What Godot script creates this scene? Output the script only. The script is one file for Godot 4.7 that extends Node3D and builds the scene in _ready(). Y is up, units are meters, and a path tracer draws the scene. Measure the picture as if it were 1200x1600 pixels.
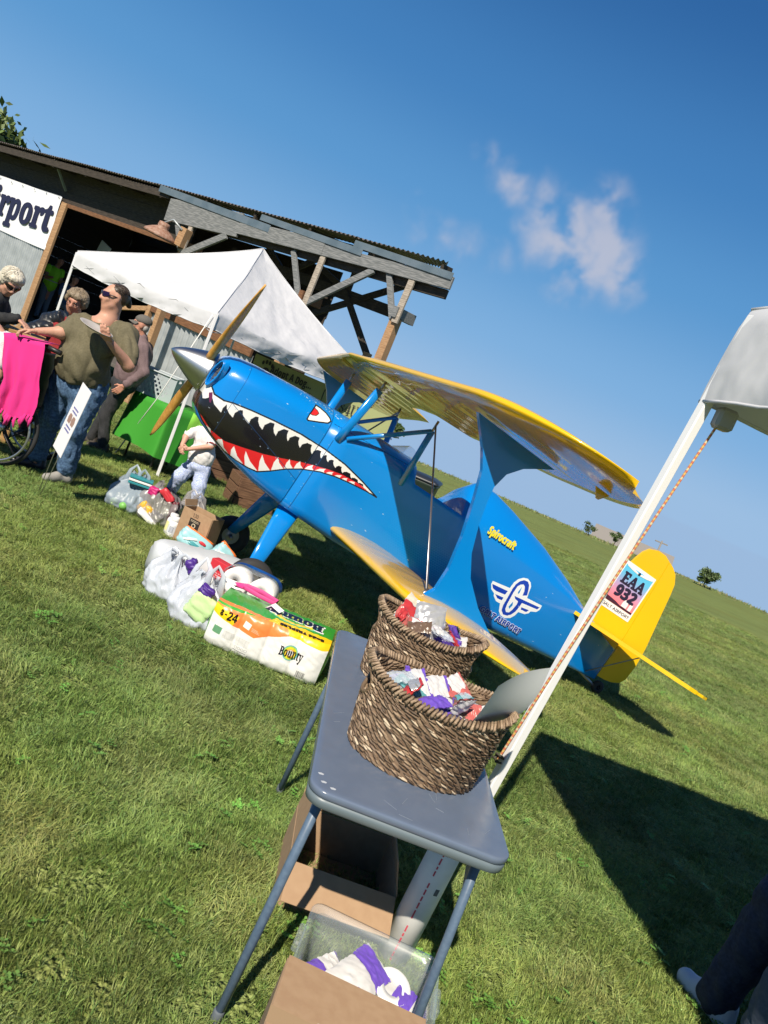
extends Node3D

var rng := RandomNumberGenerator.new()
var taken := {}
var mats := {}

# ---------------------------------------------------------------- materials
func lin(r: float, g: float, b: float) -> Color:
	return Color(r, g, b).linear_to_srgb()

func mat(key: String, c: Color, rough := 0.6, metal := 0.0, spec := 0.5) -> StandardMaterial3D:
	if mats.has(key):
		return mats[key]
	var m := StandardMaterial3D.new()
	m.resource_name = key
	m.albedo_color = c
	m.roughness = rough
	m.metallic = metal
	m.metallic_specular = spec
	mats[key] = m
	return m

func noise_tex(freq: float, a: Color, b: Color, sd: int, oct := 4, size := 256, lo := 0.25, hi := 0.75, kind := FastNoiseLite.TYPE_SIMPLEX_SMOOTH) -> NoiseTexture2D:
	var n := FastNoiseLite.new()
	n.noise_type = kind
	n.seed = sd
	n.frequency = freq
	n.fractal_octaves = oct
	var t := NoiseTexture2D.new()
	t.width = size
	t.height = size
	t.seamless = true
	t.noise = n
	var g := Gradient.new()
	g.set_color(0, a)
	g.set_color(1, b)
	g.set_offset(0, lo)
	g.set_offset(1, hi)
	t.color_ramp = g
	return t

func bump_tex(freq: float, strength: float, sd: int, size := 256, oct := 3) -> NoiseTexture2D:
	var n := FastNoiseLite.new()
	n.seed = sd
	n.frequency = freq
	n.fractal_octaves = oct
	var t := NoiseTexture2D.new()
	t.width = size
	t.height = size
	t.seamless = true
	t.noise = n
	t.as_normal_map = true
	t.bump_strength = strength
	return t

# colour that varies by noise between a and b, laid triplanar in object space
func nmat(key: String, a: Color, b: Color, rough: float, scale: Vector3, sd: int, freq := 0.02, bump := 0.0, metal := 0.0, lo := 0.25, hi := 0.75) -> StandardMaterial3D:
	if mats.has(key):
		return mats[key]
	var m := mat(key, Color.WHITE, rough, metal)
	m.albedo_texture = noise_tex(freq, a, b, sd, 5, 256, lo, hi)
	m.uv1_triplanar = true
	m.uv1_scale = scale
	if bump > 0.0:
		m.normal_enabled = true
		m.normal_texture = bump_tex(freq * 1.5, bump, sd + 7)
	return m

# ---------------------------------------------------------------- mesh builder
class MB:
	var st := SurfaceTool.new()
	var xf := Transform3D()
	var uvf = null
	var col := Color.WHITE
	var count := 0
	func _init() -> void:
		st.begin(Mesh.PRIMITIVE_TRIANGLES)
		st.set_smooth_group(-1)
	func smooth(on: bool, g := 1) -> MB:
		st.set_smooth_group(g if on else -1)
		return self
	func at(t: Transform3D) -> MB:
		xf = t
		return self
	func v(p: Vector3) -> void:
		var q := xf * p
		st.set_color(col)
		st.set_uv(uvf.call(p) if uvf != null else Vector2(p.x + p.z, p.y))
		st.add_vertex(q)
	func tri(a: Vector3, b: Vector3, c: Vector3) -> void:
		v(a); v(b); v(c)
		count += 1
	func tri_o(a: Vector3, b: Vector3, c: Vector3, n: Vector3) -> void:
		if (b - a).cross(c - a).dot(n) > 0.0:
			tri(a, c, b)
		else:
			tri(a, b, c)
	func quad_o(a: Vector3, b: Vector3, c: Vector3, d: Vector3, n: Vector3) -> void:
		tri_o(a, b, c, n)
		tri_o(a, c, d, n)
	func box(c: Vector3, s: Vector3, bevel := 0.0, bas := Basis()) -> void:
		var h := s / 2.0
		bevel = minf(bevel, minf(h.x, minf(h.y, h.z)) * 0.95)
		var i := h - Vector3.ONE * bevel
		for a in 3:
			for sg: float in [-1.0, 1.0]:
				var n := Vector3.ZERO; n[a] = sg
				var p := []
				for k in [[-1, -1], [1, -1], [1, 1], [-1, 1]]:
					var q := Vector3.ZERO
					q[a] = sg * h[a]
					q[(a + 1) % 3] = k[0] * i[(a + 1) % 3]
					q[(a + 2) % 3] = k[1] * i[(a + 2) % 3]
					p.append(c + bas * q)
				quad_o(p[0], p[1], p[2], p[3], bas * n)
		if bevel <= 0.0:
			return
		for a in 3:
			var b := (a + 1) % 3
			var d := (a + 2) % 3
			for sb: float in [-1.0, 1.0]:
				for sd: float in [-1.0, 1.0]:
					var n := Vector3.ZERO; n[b] = sb; n[d] = sd
					var p := []
					for k in [[-1, 0], [1, 0], [1, 1], [-1, 1]]:
						var q := Vector3.ZERO
						q[a] = k[0] * i[a]
						q[b] = sb * (h[b] if k[1] == 0 else i[b])
						q[d] = sd * (i[d] if k[1] == 0 else h[d])
						p.append(c + bas * q)
					quad_o(p[0], p[1], p[2], p[3], bas * n)
		for sx: float in [-1.0, 1.0]:
			for sy: float in [-1.0, 1.0]:
				for sz: float in [-1.0, 1.0]:
					tri_o(c + bas * Vector3(sx * h.x, sy * i.y, sz * i.z), c + bas * Vector3(sx * i.x, sy * h.y, sz * i.z), c + bas * Vector3(sx * i.x, sy * i.y, sz * h.z), bas * Vector3(sx, sy, sz))
	# a straight bar with a rectangular section from a to b
	func bar(a: Vector3, b: Vector3, w: float, t: float, up := Vector3.UP, bevel := 0.003) -> void:
		var z := (b - a).normalized()
		var x := up.cross(z)
		if x.length() < 0.01:
			x = Vector3.RIGHT.cross(z)
		x = x.normalized()
		var y := z.cross(x)
		box((a + b) / 2.0, Vector3(w, t, (b - a).length()), bevel, Basis(x, y, z))
	func loft(rings: Array, closed := true, cap0 := false, cap1 := false) -> void:
		var n: int = rings[0].size()
		var mid := []
		for r in rings:
			var m := Vector3.ZERO
			for p in r: m += p
			mid.append(m / n)
		var vote := 0.0
		var last := n if closed else n - 1
		var rm: int = rings.size() / 2
		for i in last:
			var a0: Vector3 = rings[rm - 1][i]; var b0: Vector3 = rings[rm - 1][(i + 1) % n]; var d0: Vector3 = rings[rm][i]
			vote += (b0 - a0).cross(d0 - a0).dot(a0 - mid[rm - 1])
		var flip := vote > 0.0
		for k in rings.size() - 1:
			for i in last:
				var j := (i + 1) % n
				var a: Vector3 = rings[k][i]; var b: Vector3 = rings[k][j]; var c: Vector3 = rings[k + 1][j]; var d: Vector3 = rings[k + 1][i]
				if flip:
					tri(a, c, b); tri(a, d, c)
				else:
					tri(a, b, c); tri(a, c, d)
		for e in [[cap0, 0, 1], [cap1, rings.size() - 1, rings.size() - 2]]:
			if e[0]:
				var o: Vector3 = mid[e[1]] - mid[e[2]]
				for i in n:
					tri_o(mid[e[1]], rings[e[1]][i], rings[e[1]][(i + 1) % n], o)
	# tube through pts; r a number or an array; squash flattens the section along `side`
	func tube(pts: Array, r, n := 8, caps := true, squash := 1.0, side := Vector3.UP) -> void:
		var rings := []
		var x := Vector3.ZERO
		for k in pts.size():
			var t: Vector3 = (pts[mini(k + 1, pts.size() - 1)] - pts[maxi(k - 1, 0)]).normalized()
			if k == 0:
				x = side - t * side.dot(t)
				if x.length() < 0.05:
					x = t.cross(Vector3(0.31, 0.2, 0.9))
			else:
				x = x - t * x.dot(t)
			x = x.normalized()
			var y := t.cross(x)
			var rr: float = r[k] if r is Array else r
			var ring := PackedVector3Array()
			for i in n:
				var a := TAU * i / n
				ring.append(pts[k] + x * cos(a) * rr * squash + y * sin(a) * rr)
			rings.append(ring)
		loft(rings, true, caps, caps)
	# lathe of [radius, height] pairs about the y axis of t
	func lathe(prof: Array, n := 16, t := Transform3D(), caps := true) -> void:
		var rings := []
		for p in prof:
			var ring := PackedVector3Array()
			for i in n:
				var a := TAU * i / n
				ring.append(t * Vector3(cos(a) * p[0], p[1], sin(a) * p[0]))
			rings.append(ring)
		loft(rings, true, caps, caps)
	# a flat outline given a thickness: outline in the xy plane of t, from z = -d/2 to d/2
	func prism(poly: PackedVector2Array, t: Transform3D, d: float) -> void:
		var idx := Geometry2D.triangulate_polygon(poly)
		var z := t.basis.z
		for s: float in [-0.5, 0.5]:
			var o := Vector3(0, 0, d * s)
			for i in range(0, idx.size(), 3):
				var q := [idx[i], idx[i + 1], idx[i + 2]].map(func(k): return t * (Vector3(poly[k].x, poly[k].y, 0) + o))
				tri_o(q[0], q[1], q[2], z * s)
		var n := poly.size()
		var cw := 1.0 if Geometry2D.is_polygon_clockwise(poly) else -1.0
		for i in n:
			var a := poly[i]
			var b := poly[(i + 1) % n]
			var e := (b - a)
			var nn := t.basis * Vector3(-e.y, e.x, 0) * cw
			quad_o(t * Vector3(a.x, a.y, -d / 2), t * Vector3(b.x, b.y, -d / 2), t * Vector3(b.x, b.y, d / 2), t * Vector3(a.x, a.y, d / 2), nn)
	# a sheet of points [rows][cols], with a thickness
	func sheet(g: Array, thick := 0.0) -> void:
		var rows := g.size()
		var cols: int = g[0].size()
		var uvs: bool = uvf == null
		for r in rows - 1:
			for c in cols - 1:
				for t in [[0, 0, 0, 1, 1, 1], [0, 0, 1, 1, 1, 0]]:
					for k in 3:
						var rr: int = r + t[k * 2]
						var cc: int = c + t[k * 2 + 1]
						st.set_color(col)
						st.set_uv(Vector2(float(cc) / (cols - 1), float(rr) / (rows - 1)) if uvs else uvf.call(g[rr][cc]))
						st.add_vertex(xf * g[rr][cc])
	func ellipsoid(c: Vector3, r: Vector3, bas := Basis(), n := 12, m := 8) -> void:
		var rings := []
		for k in m + 1:
			var p := -PI / 2 + PI * clampf(float(k) / m, 0.004, 0.996)
			var ring := PackedVector3Array()
			for i in n:
				var a := TAU * i / n
				ring.append(c + bas * Vector3(cos(a) * cos(p) * r.x, sin(p) * r.y, sin(a) * cos(p) * r.z))
			rings.append(ring)
		loft(rings, true, true, true)
	func mesh() -> ArrayMesh:
		st.generate_normals()
		return st.commit()

# ---------------------------------------------------------------- nodes
func numbered(n: String) -> String:
	if not taken.has(n):
		taken[n] = 0
		return n
	taken[n] += 1
	return "%s_%03d" % [n, taken[n]]

func tag(o: Node3D, label: String, category := "", group := "", kind := "") -> Node3D:
	if label: o.set_meta("label", label)
	if category: o.set_meta("category", category)
	if group: o.set_meta("group", group)
	if kind: o.set_meta("kind", kind)
	return o

func thing(n: String, label: String, category: String, at := Vector3.ZERO, turn := 0.0, group := "") -> Node3D:
	var o := Node3D.new()
	o.name = numbered(n)
	add_child(o)
	o.position = at
	o.rotation.y = turn
	tag(o, label, category, group)
	return o

func put(b, n: String, m: Material, parent: Node3D = null) -> MeshInstance3D:
	var o := MeshInstance3D.new()
	o.mesh = b.mesh() if b is MB else b
	o.material_override = m
	if parent:
		o.name = n
		parent.add_child(o, true)
	else:
		o.name = numbered(n)
		add_child(o, true)
	return o

func structure(b, n: String, m: Material) -> MeshInstance3D:
	var o := put(b, n, m)
	o.set_meta("kind", "structure")
	return o

var fonts := {}
func text_mesh(s: String, height: float, face := "Droid Sans", weight := 400, depth := 0.002, italic := false) -> TextMesh:
	var k := face + str(weight) + str(italic)
	if not fonts.has(k):
		var f := SystemFont.new()
		f.font_names = PackedStringArray([face])
		f.font_weight = weight
		f.font_italic = italic
		fonts[k] = f
	var t := TextMesh.new()
	t.text = s
	t.font = fonts[k]
	t.font_size = 64
	t.pixel_size = height / 64.0 / 0.72
	t.depth = depth
	t.curve_step = 2.0
	return t

# lettering whose cap height is `height`, squeezed or stretched to `width` if given; t: x along the text, z out of the surface, origin at its middle
func letter(s: String, height: float, t: Transform3D, m: Material, parent: Node3D, width := 0.0, face := "Droid Sans", weight := 400, n := "lettering", italic := false) -> MeshInstance3D:
	var tm := text_mesh(s, height, face, weight, 0.002, italic)
	var me: Mesh = tm
	if weight >= 700:   # heavy strokes: the same outlines laid side by side
		var st := SurfaceTool.new()
		var d := height * (0.045 if weight >= 800 else 0.025)
		var i := 0
		for q in [[0, 0], [1, 0], [-1, 0], [0, 1], [0, -1], [0.7, 0.7], [-0.7, 0.7], [0.7, -0.7], [-0.7, -0.7]]:
			st.append_from(tm, 0, Transform3D(Basis(), Vector3(q[0] * d, q[1] * d, 0.00008 * i)))
			i += 1
		me = st.commit()
	var o := put(me, n, m, parent)
	var k := 1.0
	if width > 0.0:
		k = width / maxf(0.001, tm.get_aabb().size.x)
	o.transform = t * Transform3D(Basis.from_scale(Vector3(k, 1, 1)), Vector3.ZERO)
	return o

func v2(a: Array) -> PackedVector2Array:
	var r := PackedVector2Array()
	for i in range(0, a.size(), 2):
		r.append(Vector2(a[i], a[i + 1]))
	return r

# ---------------------------------------------------------------- painting print on images
func fill(img: Image, poly: PackedVector2Array, c: Color) -> void:
	var lo := 1e9
	var hi := -1e9
	for p in poly:
		lo = minf(lo, p.y)
		hi = maxf(hi, p.y)
	for y in range(maxi(0, floori(lo)), mini(img.get_height() - 1, ceili(hi)) + 1):
		var yy := y + 0.5
		var xs := []
		for i in poly.size():
			var a := poly[i]
			var b := poly[(i + 1) % poly.size()]
			if (a.y <= yy) != (b.y <= yy):
				xs.append(a.x + (yy - a.y) / (b.y - a.y) * (b.x - a.x))
		xs.sort()
		for i in range(0, xs.size() - 1, 2):
			var x0 := clampi(roundi(xs[i]), 0, img.get_width())
			var x1 := clampi(roundi(xs[i + 1]), 0, img.get_width())
			if x1 > x0:
				img.fill_rect(Rect2i(x0, y, x1 - x0, 1), c)

func stroke(img: Image, pts: PackedVector2Array, w: float, c: Color) -> void:
	for i in pts.size() - 1:
		var a := pts[i]
		var b := pts[i + 1]
		var t := (b - a).normalized() * w / 2.0
		var n := Vector2(-t.y, t.x)
		fill(img, PackedVector2Array([a - t + n, b + t + n, b + t - n, a - t - n]), c)

# ---------------------------------------------------------------- smooth bodies: bones joined by a smooth minimum, meshed as surface nets
# bone: [a, b, ra, rb] tapered capsule, or [centre, radii, basis] ellipsoid
func flesh(bones: Array, cell: float, k := 0.03, wrinkle := 0.0, wscale := 9.0, sd := 3, cuts := []) -> ArrayMesh:
	var lo := Vector3.ONE * 1e9
	var hi := -lo
	for b in bones:
		if b.size() == 4:
			for e in [[b[0], b[2]], [b[1], b[3]]]:
				lo = lo.min(e[0] - Vector3.ONE * e[1])
				hi = hi.max(e[0] + Vector3.ONE * e[1])
		else:
			var m: float = maxf(b[1].x, maxf(b[1].y, b[1].z))
			lo = lo.min(b[0] - Vector3.ONE * m)
			hi = hi.max(b[0] + Vector3.ONE * m)
	lo -= Vector3.ONE * cell * 3
	hi += Vector3.ONE * cell * 3
	var nx := int((hi.x - lo.x) / cell) + 2
	var ny := int((hi.y - lo.y) / cell) + 2
	var nz := int((hi.z - lo.z) / cell) + 2
	var f := PackedFloat32Array()
	f.resize(nx * ny * nz)
	f.fill(9.0)
	for b in bones:
		var cap: bool = b.size() == 4
		var bl: Vector3
		var bh: Vector3
		var pad: float = k * 1.2 + cell * 2.5
		var inv := Basis()
		var rad := Vector3.ONE
		var mr := 0.1
		var a := Vector3.ZERO; var ab := Vector3.ZERO; var ll := 1.0; var ra := 0.0; var dr := 0.0
		if cap:
			a = b[0]; ab = b[1] - b[0]; ll = maxf(ab.length_squared(), 1e-8); ra = b[2]; dr = b[3] - b[2]
			var e: float = maxf(b[2], b[3]) + pad
			bl = b[0].min(b[1]) - Vector3.ONE * e
			bh = b[0].max(b[1]) + Vector3.ONE * e
		else:
			a = b[0]
			rad = b[1]
			inv = (b[2] as Basis).inverse()
			mr = minf(rad.x, minf(rad.y, rad.z))
			var e: float = maxf(rad.x, maxf(rad.y, rad.z)) + pad
			bl = a - Vector3.ONE * e
			bh = a + Vector3.ONE * e
		var i0 := maxi(0, int((bl.x - lo.x) / cell)); var i1 := mini(nx - 1, int((bh.x - lo.x) / cell) + 1)
		var j0 := maxi(0, int((bl.y - lo.y) / cell)); var j1 := mini(ny - 1, int((bh.y - lo.y) / cell) + 1)
		var k0 := maxi(0, int((bl.z - lo.z) / cell)); var k1 := mini(nz - 1, int((bh.z - lo.z) / cell) + 1)
		for z in range(k0, k1 + 1):
			for y in range(j0, j1 + 1):
				var base := (z * ny + y) * nx
				var p := Vector3(0, lo.y + y * cell, lo.z + z * cell)
				for x in range(i0, i1 + 1):
					p.x = lo.x + x * cell
					var d: float
					var q := p - a
					if cap:
						var t := clampf(q.dot(ab) / ll, 0.0, 1.0)
						d = (q - ab * t).length() - ra - dr * t
					else:
						d = ((inv * q) / rad).length()
						d = (d - 1.0) * mr if d < 1.0 else (d - 1.0) * mr * 1.15
					var o := f[base + x]
					var h := maxf(k - absf(o - d), 0.0) / k
					f[base + x] = minf(o, d) - h * h * k * 0.25
	for c in cuts:   # planes [point, normal]: what lies on the normal's side is cut away; balls [centre, radius]
		for z in nz:
			for y in ny:
				var base := (z * ny + y) * nx
				for x in nx:
					var e: Vector3 = Vector3(lo.x + x * cell, lo.y + y * cell, lo.z + z * cell) - c[0]
					var d: float = e.dot(c[1]) if c[1] is Vector3 else c[1] - e.length()
					if d > f[base + x]:
						f[base + x] = d
	var id := PackedInt32Array()
	id.resize(nx * ny * nz)
	id.fill(-1)
	var vs := PackedVector3Array()
	var sx := 1
	var sy := nx
	var sz := nx * ny
	var corner := [0, sx, sy, sx + sy, sz, sx + sz, sy + sz, sx + sy + sz]
	var edges := [[0, 1], [2, 3], [4, 5], [6, 7], [0, 2], [1, 3], [4, 6], [5, 7], [0, 4], [1, 5], [2, 6], [3, 7]]
	var off := [Vector3(0, 0, 0), Vector3(1, 0, 0), Vector3(0, 1, 0), Vector3(1, 1, 0), Vector3(0, 0, 1), Vector3(1, 0, 1), Vector3(0, 1, 1), Vector3(1, 1, 1)]
	var live := PackedInt32Array()
	for z in nz - 1:
		for y in ny - 1:
			var base := (z * ny + y) * nx
			for x in nx - 1:
				var c := base + x
				var f0 := f[c]
				if f0 > cell * 2.0 or f0 < -cell * 2.0:
					continue
				var s := 0
				for q in 8:
					if f[c + corner[q]] < 0.0:
						s += 1
				if s == 0 or s == 8:
					continue
				var m := Vector3.ZERO
				var n := 0
				for e in edges:
					var fa := f[c + corner[e[0]]]
					var fb := f[c + corner[e[1]]]
					if (fa < 0.0) != (fb < 0.0):
						var t := fa / (fa - fb)
						m += off[e[0]].lerp(off[e[1]], t)
						n += 1
				id[c] = vs.size()
				live.append(c)
				vs.append(lo + (Vector3(x, y, z) + m / n) * cell)
	var ix := PackedInt32Array()
	for c in live:
		var x := c % nx
		var y := (c / nx) % ny
		var z := c / sz
		var here := f[c] < 0.0
		for ax in 3:
			var step: int = [sx, sy, sz][ax]
			if here == (f[c + step] < 0.0):
				continue
			var u: int = [sy, sz, sx][ax]
			var w: int = [sz, sx, sy][ax]
			if (ax == 0 and (y == 0 or z == 0)) or (ax == 1 and (z == 0 or x == 0)) or (ax == 2 and (x == 0 or y == 0)):
				continue
			var a := id[c]; var b := id[c - u]; var d := id[c - u - w]; var e := id[c - w]
			if a < 0 or b < 0 or d < 0 or e < 0:
				continue
			if here:
				ix.append_array([a, d, b, a, e, d])
			else:
				ix.append_array([a, b, d, a, d, e])
	if wrinkle > 0.0:
		var nz_ := FastNoiseLite.new()
		nz_.seed = sd
		nz_.frequency = 1.0
		nz_.fractal_octaves = 2
		var no := normals_of(vs, ix)
		for i in vs.size():
			var q := vs[i] * wscale
			vs[i] += no[i] * wrinkle * (absf(nz_.get_noise_3d(q.x + q.y * 0.5, q.y * 0.45, q.z)) * 2.2 - 0.5)
	var arr := []
	arr.resize(Mesh.ARRAY_MAX)
	arr[Mesh.ARRAY_VERTEX] = vs
	arr[Mesh.ARRAY_NORMAL] = normals_of(vs, ix)
	arr[Mesh.ARRAY_INDEX] = ix
	var me := ArrayMesh.new()
	me.add_surface_from_arrays(Mesh.PRIMITIVE_TRIANGLES, arr)
	return me

func normals_of(vs: PackedVector3Array, ix: PackedInt32Array) -> PackedVector3Array:
	var no := PackedVector3Array()
	no.resize(vs.size())
	for i in range(0, ix.size(), 3):
		var a := vs[ix[i]]
		var n := (vs[ix[i + 2]] - a).cross(vs[ix[i + 1]] - a)
		no[ix[i]] += n
		no[ix[i + 1]] += n
		no[ix[i + 2]] += n
	for i in no.size():
		no[i] = no[i].normalized()
	return no

func frame(o: Vector3, x: Vector3, y: Vector3) -> Transform3D:   # x exact, y made square to it
	x = x.normalized()
	var z := x.cross(y).normalized()
	return Transform3D(Basis(x, z.cross(x), z), o)

# ---------------------------------------------------------------- camera, sky, sun, land
const FOCAL := 1214.6
const ROLL := 22.66
const PITCH := 7.66
const EYE := 1.621
const SUN_UP := 44.0
const SUN_AZ := 16.0      # degrees to the right of straight ahead that the light travels

func set_view() -> void:
	var cam := Camera3D.new()
	cam.name = "camera"
	cam.fov = rad_to_deg(2.0 * atan(800.0 / FOCAL))
	cam.near = 0.05
	cam.far = 4000.0
	add_child(cam)
	cam.position = Vector3(0, EYE, 0)
	cam.basis = Basis(Vector3.RIGHT, -deg_to_rad(PITCH)) * Basis(Vector3.BACK, deg_to_rad(ROLL))
	cam.current = true
	var e := Environment.new()
	e.background_mode = Environment.BG_SKY
	e.tonemap_mode = Environment.TONE_MAPPER_LINEAR
	e.tonemap_exposure = 1.45
	e.sdfgi_enabled = true
	e.ssao_enabled = true
	e.ssil_enabled = true
	var sm := PanoramaSkyMaterial.new()
	sm.panorama = air_panorama(e.tonemap_exposure)
	var sky := Sky.new()
	sky.sky_material = sm
	e.sky = sky
	var we := WorldEnvironment.new()
	we.name = "surroundings"
	we.environment = e
	add_child(we)
	var sun := DirectionalLight3D.new()
	sun.name = "sun"
	sun.light_energy = 1.5
	sun.light_color = Color(1.0, 0.955, 0.88)
	sun.light_angular_distance = 0.5
	sun.shadow_enabled = true
	add_child(sun)
	var el := deg_to_rad(SUN_UP)
	var az := deg_to_rad(SUN_AZ)
	var d := Vector3(cos(el) * sin(az), -sin(el), -cos(el) * cos(az))
	sun.position = Vector3(0, 20, 0)
	sun.look_at(sun.position + d, Vector3.UP)

# the sky as the eye would see it: clear air paling towards the horizon, a few thin torn clouds; rows of [elevation, sRGB]
const AIR := [[-90, 0.60, 0.72, 0.86], [-4, 0.62, 0.74, 0.88], [2, 0.61, 0.745, 0.885], [7, 0.50, 0.69, 0.87], [14, 0.365, 0.60, 0.815], [21, 0.275, 0.51, 0.745], [30, 0.19, 0.40, 0.64], [50, 0.13, 0.30, 0.53], [90, 0.09, 0.22, 0.42]]
# cloud puffs: azimuth, elevation, radius in degrees, strength
const CLOUDS := [[1.9, 16.0, 2.06, 0.80], [4.2, 15.2, 2.82, 1.00], [6.5, 14.4, 2.98, 1.00], [8.7, 13.8, 1.95, 0.90], [6.4, 12.8, 1.84, 0.90], [5.9, 17.5, 1.84, 0.80], [7.1, 16.1, 1.41, 0.60], [0.2, 16.5, 1.40, 0.78], [-1.3, 17.2, 1.30, 0.76], [-2.6, 17.9, 0.90, 0.70], [-3.8, 17.8, 0.6, 0.5], [3.4, 17.6, 1.08, 0.50], [-6.3, 13.2, 0.9, 0.58], [-5.4, 12.3, 1.45, 0.62], [-3.7, 11.9, 1.4, 0.55], [-1.6, 11.9, 1.7, 0.56], [0.3, 12.1, 1.4, 0.60], [-6.4, 13.9, 0.6, 0.48]]

func air_panorama(exposure: float) -> ImageTexture:
	var w := 2048
	var h := 1024
	var img := Image.create(w, h, false, Image.FORMAT_RGBF)
	for y in h:
		var el := 90.0 - (y + 0.5) / h * 180.0
		var c := Color.BLACK
		for i in AIR.size() - 1:
			if el >= AIR[i][0] and el <= AIR[i + 1][0]:
				var t: float = (el - AIR[i][0]) / (AIR[i + 1][0] - AIR[i][0])
				var a := Color(AIR[i][1], AIR[i][2], AIR[i][3]).srgb_to_linear()
				var b := Color(AIR[i + 1][1], AIR[i + 1][2], AIR[i + 1][3]).srgb_to_linear()
				c = a.lerp(b, smoothstep(0.0, 1.0, t) * 0.4 + t * 0.6)
		img.fill_rect(Rect2i(0, y, w, 1), Color(c.r / exposure, c.g / exposure, c.b / exposure))
	var n := FastNoiseLite.new()
	n.seed = 11
	n.frequency = 0.030
	n.fractal_octaves = 5
	n.domain_warp_enabled = true
	n.domain_warp_amplitude = 22.0
	n.domain_warp_frequency = 0.03
	var white := Color(0.80, 0.79, 0.83).srgb_to_linear()
	var ppd := w / 360.0
	for y in range(int(h * 0.5 - 24.0 * ppd), int(h * 0.5 - 7.0 * ppd)):
		for x in range(int(-12.0 * ppd), int(16.0 * ppd)):
			var az := x / ppd
			var el := (h * 0.5 - y) / ppd
			var dens := 0.0
			for c in CLOUDS:
				var q: float = Vector2(az - c[0], el - c[1]).length() / c[2]
				if q < 1.6:
					dens = maxf(dens, (1.0 - q * 0.62) * c[3])
			if dens <= 0.0:
				continue
			var d := dens * (1.12 + n.get_noise_2d(x * 1.6, y * 1.6) * 1.6) - 0.14
			d = smoothstep(0.0, 1.2, d) * 0.70
			if d > 0.0:
				var xx := posmod(x, w)
				img.set_pixel(xx, y, img.get_pixel(xx, y).lerp(Color(white.r / exposure, white.g / exposure, white.b / exposure), d))
	return ImageTexture.create_from_image(img)

func ground_y(x: float, z: float) -> float:
	var d := sqrt(x * x + z * z)
	var e := maxf(0.0, d - 5.6)
	e = e * e / (e + 0.8)
	var y := -(0.062 * minf(e, 5.0) + 0.037 * maxf(0.0, e - 5.0))
	if d > 75.0:
		y -= (d - 75.0) * (d - 75.0) / (d - 75.0 + 30.0) * 0.13
	return y * smoothstep(2.0, -3.0, z)

func ground_mat() -> StandardMaterial3D:
	var m := mat("lawn_soil", Color.WHITE, 0.95, 0.0, 0.2)
	m.albedo_texture = noise_tex(0.09, lin(0.14, 0.18, 0.05), lin(0.30, 0.365, 0.13), 5, 5, 512, 0.3, 0.75)
	m.uv1_triplanar = true
	m.uv1_world_triplanar = true
	m.uv1_scale = Vector3(0.55, 0.55, 0.55)
	m.vertex_color_use_as_albedo = true
	m.normal_enabled = true
	m.normal_texture = bump_tex(0.12, 10.0, 6, 512, 4)
	return m

func field_tint(x: float, z: float) -> Color:
	var p := Vector2(x, z)
	var s := Vector2(p.dot(Vector2(0.985, -0.17)), p.dot(Vector2(0.17, 0.985)))
	var n := patch.get_noise_2d(x * 3.0, z * 3.0)
	var band := sin(s.y * 2.1 + patch.get_noise_2d(s.x * 1.5, s.y * 6.0) * 2.2) * 0.5 + 0.5
	var k := 0.86 + 0.2 * band + 0.28 * patch.get_noise_2d(s.x * 2.0, s.y * 14.0)
	var dry := clampf(n * 0.9 + 0.1, 0.0, 0.3)
	return Color(k * (1.0 + dry * 0.55), k * (1.0 + dry * 0.1), k * (1.0 - dry * 0.1))

var patch := FastNoiseLite.new()

func build_land() -> void:
	patch.seed = 21
	patch.frequency = 0.1
	patch.fractal_octaves = 3
	# one sheet: rings of growing size out past the crest
	var b := MB.new()
	b.smooth(true)
	var radii := []
	var r := 0.0
	while r < 700.0:
		radii.append(r)
		r += maxf(0.35, r * 0.032)
	var n := 260
	var g := []
	for q in radii:
		var row := PackedVector3Array()
		for i in n + 1:
			var a := -PI + TAU * i / n
			var x: float = sin(a) * q
			var z: float = -cos(a) * q
			row.append(Vector3(x, ground_y(x, z), z))
		g.append(row)
	for k in radii.size() - 1:
		for i in n:
			var qs := [g[k][i], g[k][i + 1], g[k + 1][i + 1], g[k + 1][i]]
			for t in [[0, 1, 2], [0, 2, 3]]:
				if k == 0 and t[1] == 1:
					continue
				for e in [t[0], t[2], t[1]]:
					b.st.set_color(field_tint(qs[e].x, qs[e].z))
					b.st.set_uv(Vector2(qs[e].x, qs[e].z))
					b.st.add_vertex(qs[e])
	structure(b, "ground", ground_mat())
	build_grass()

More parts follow.
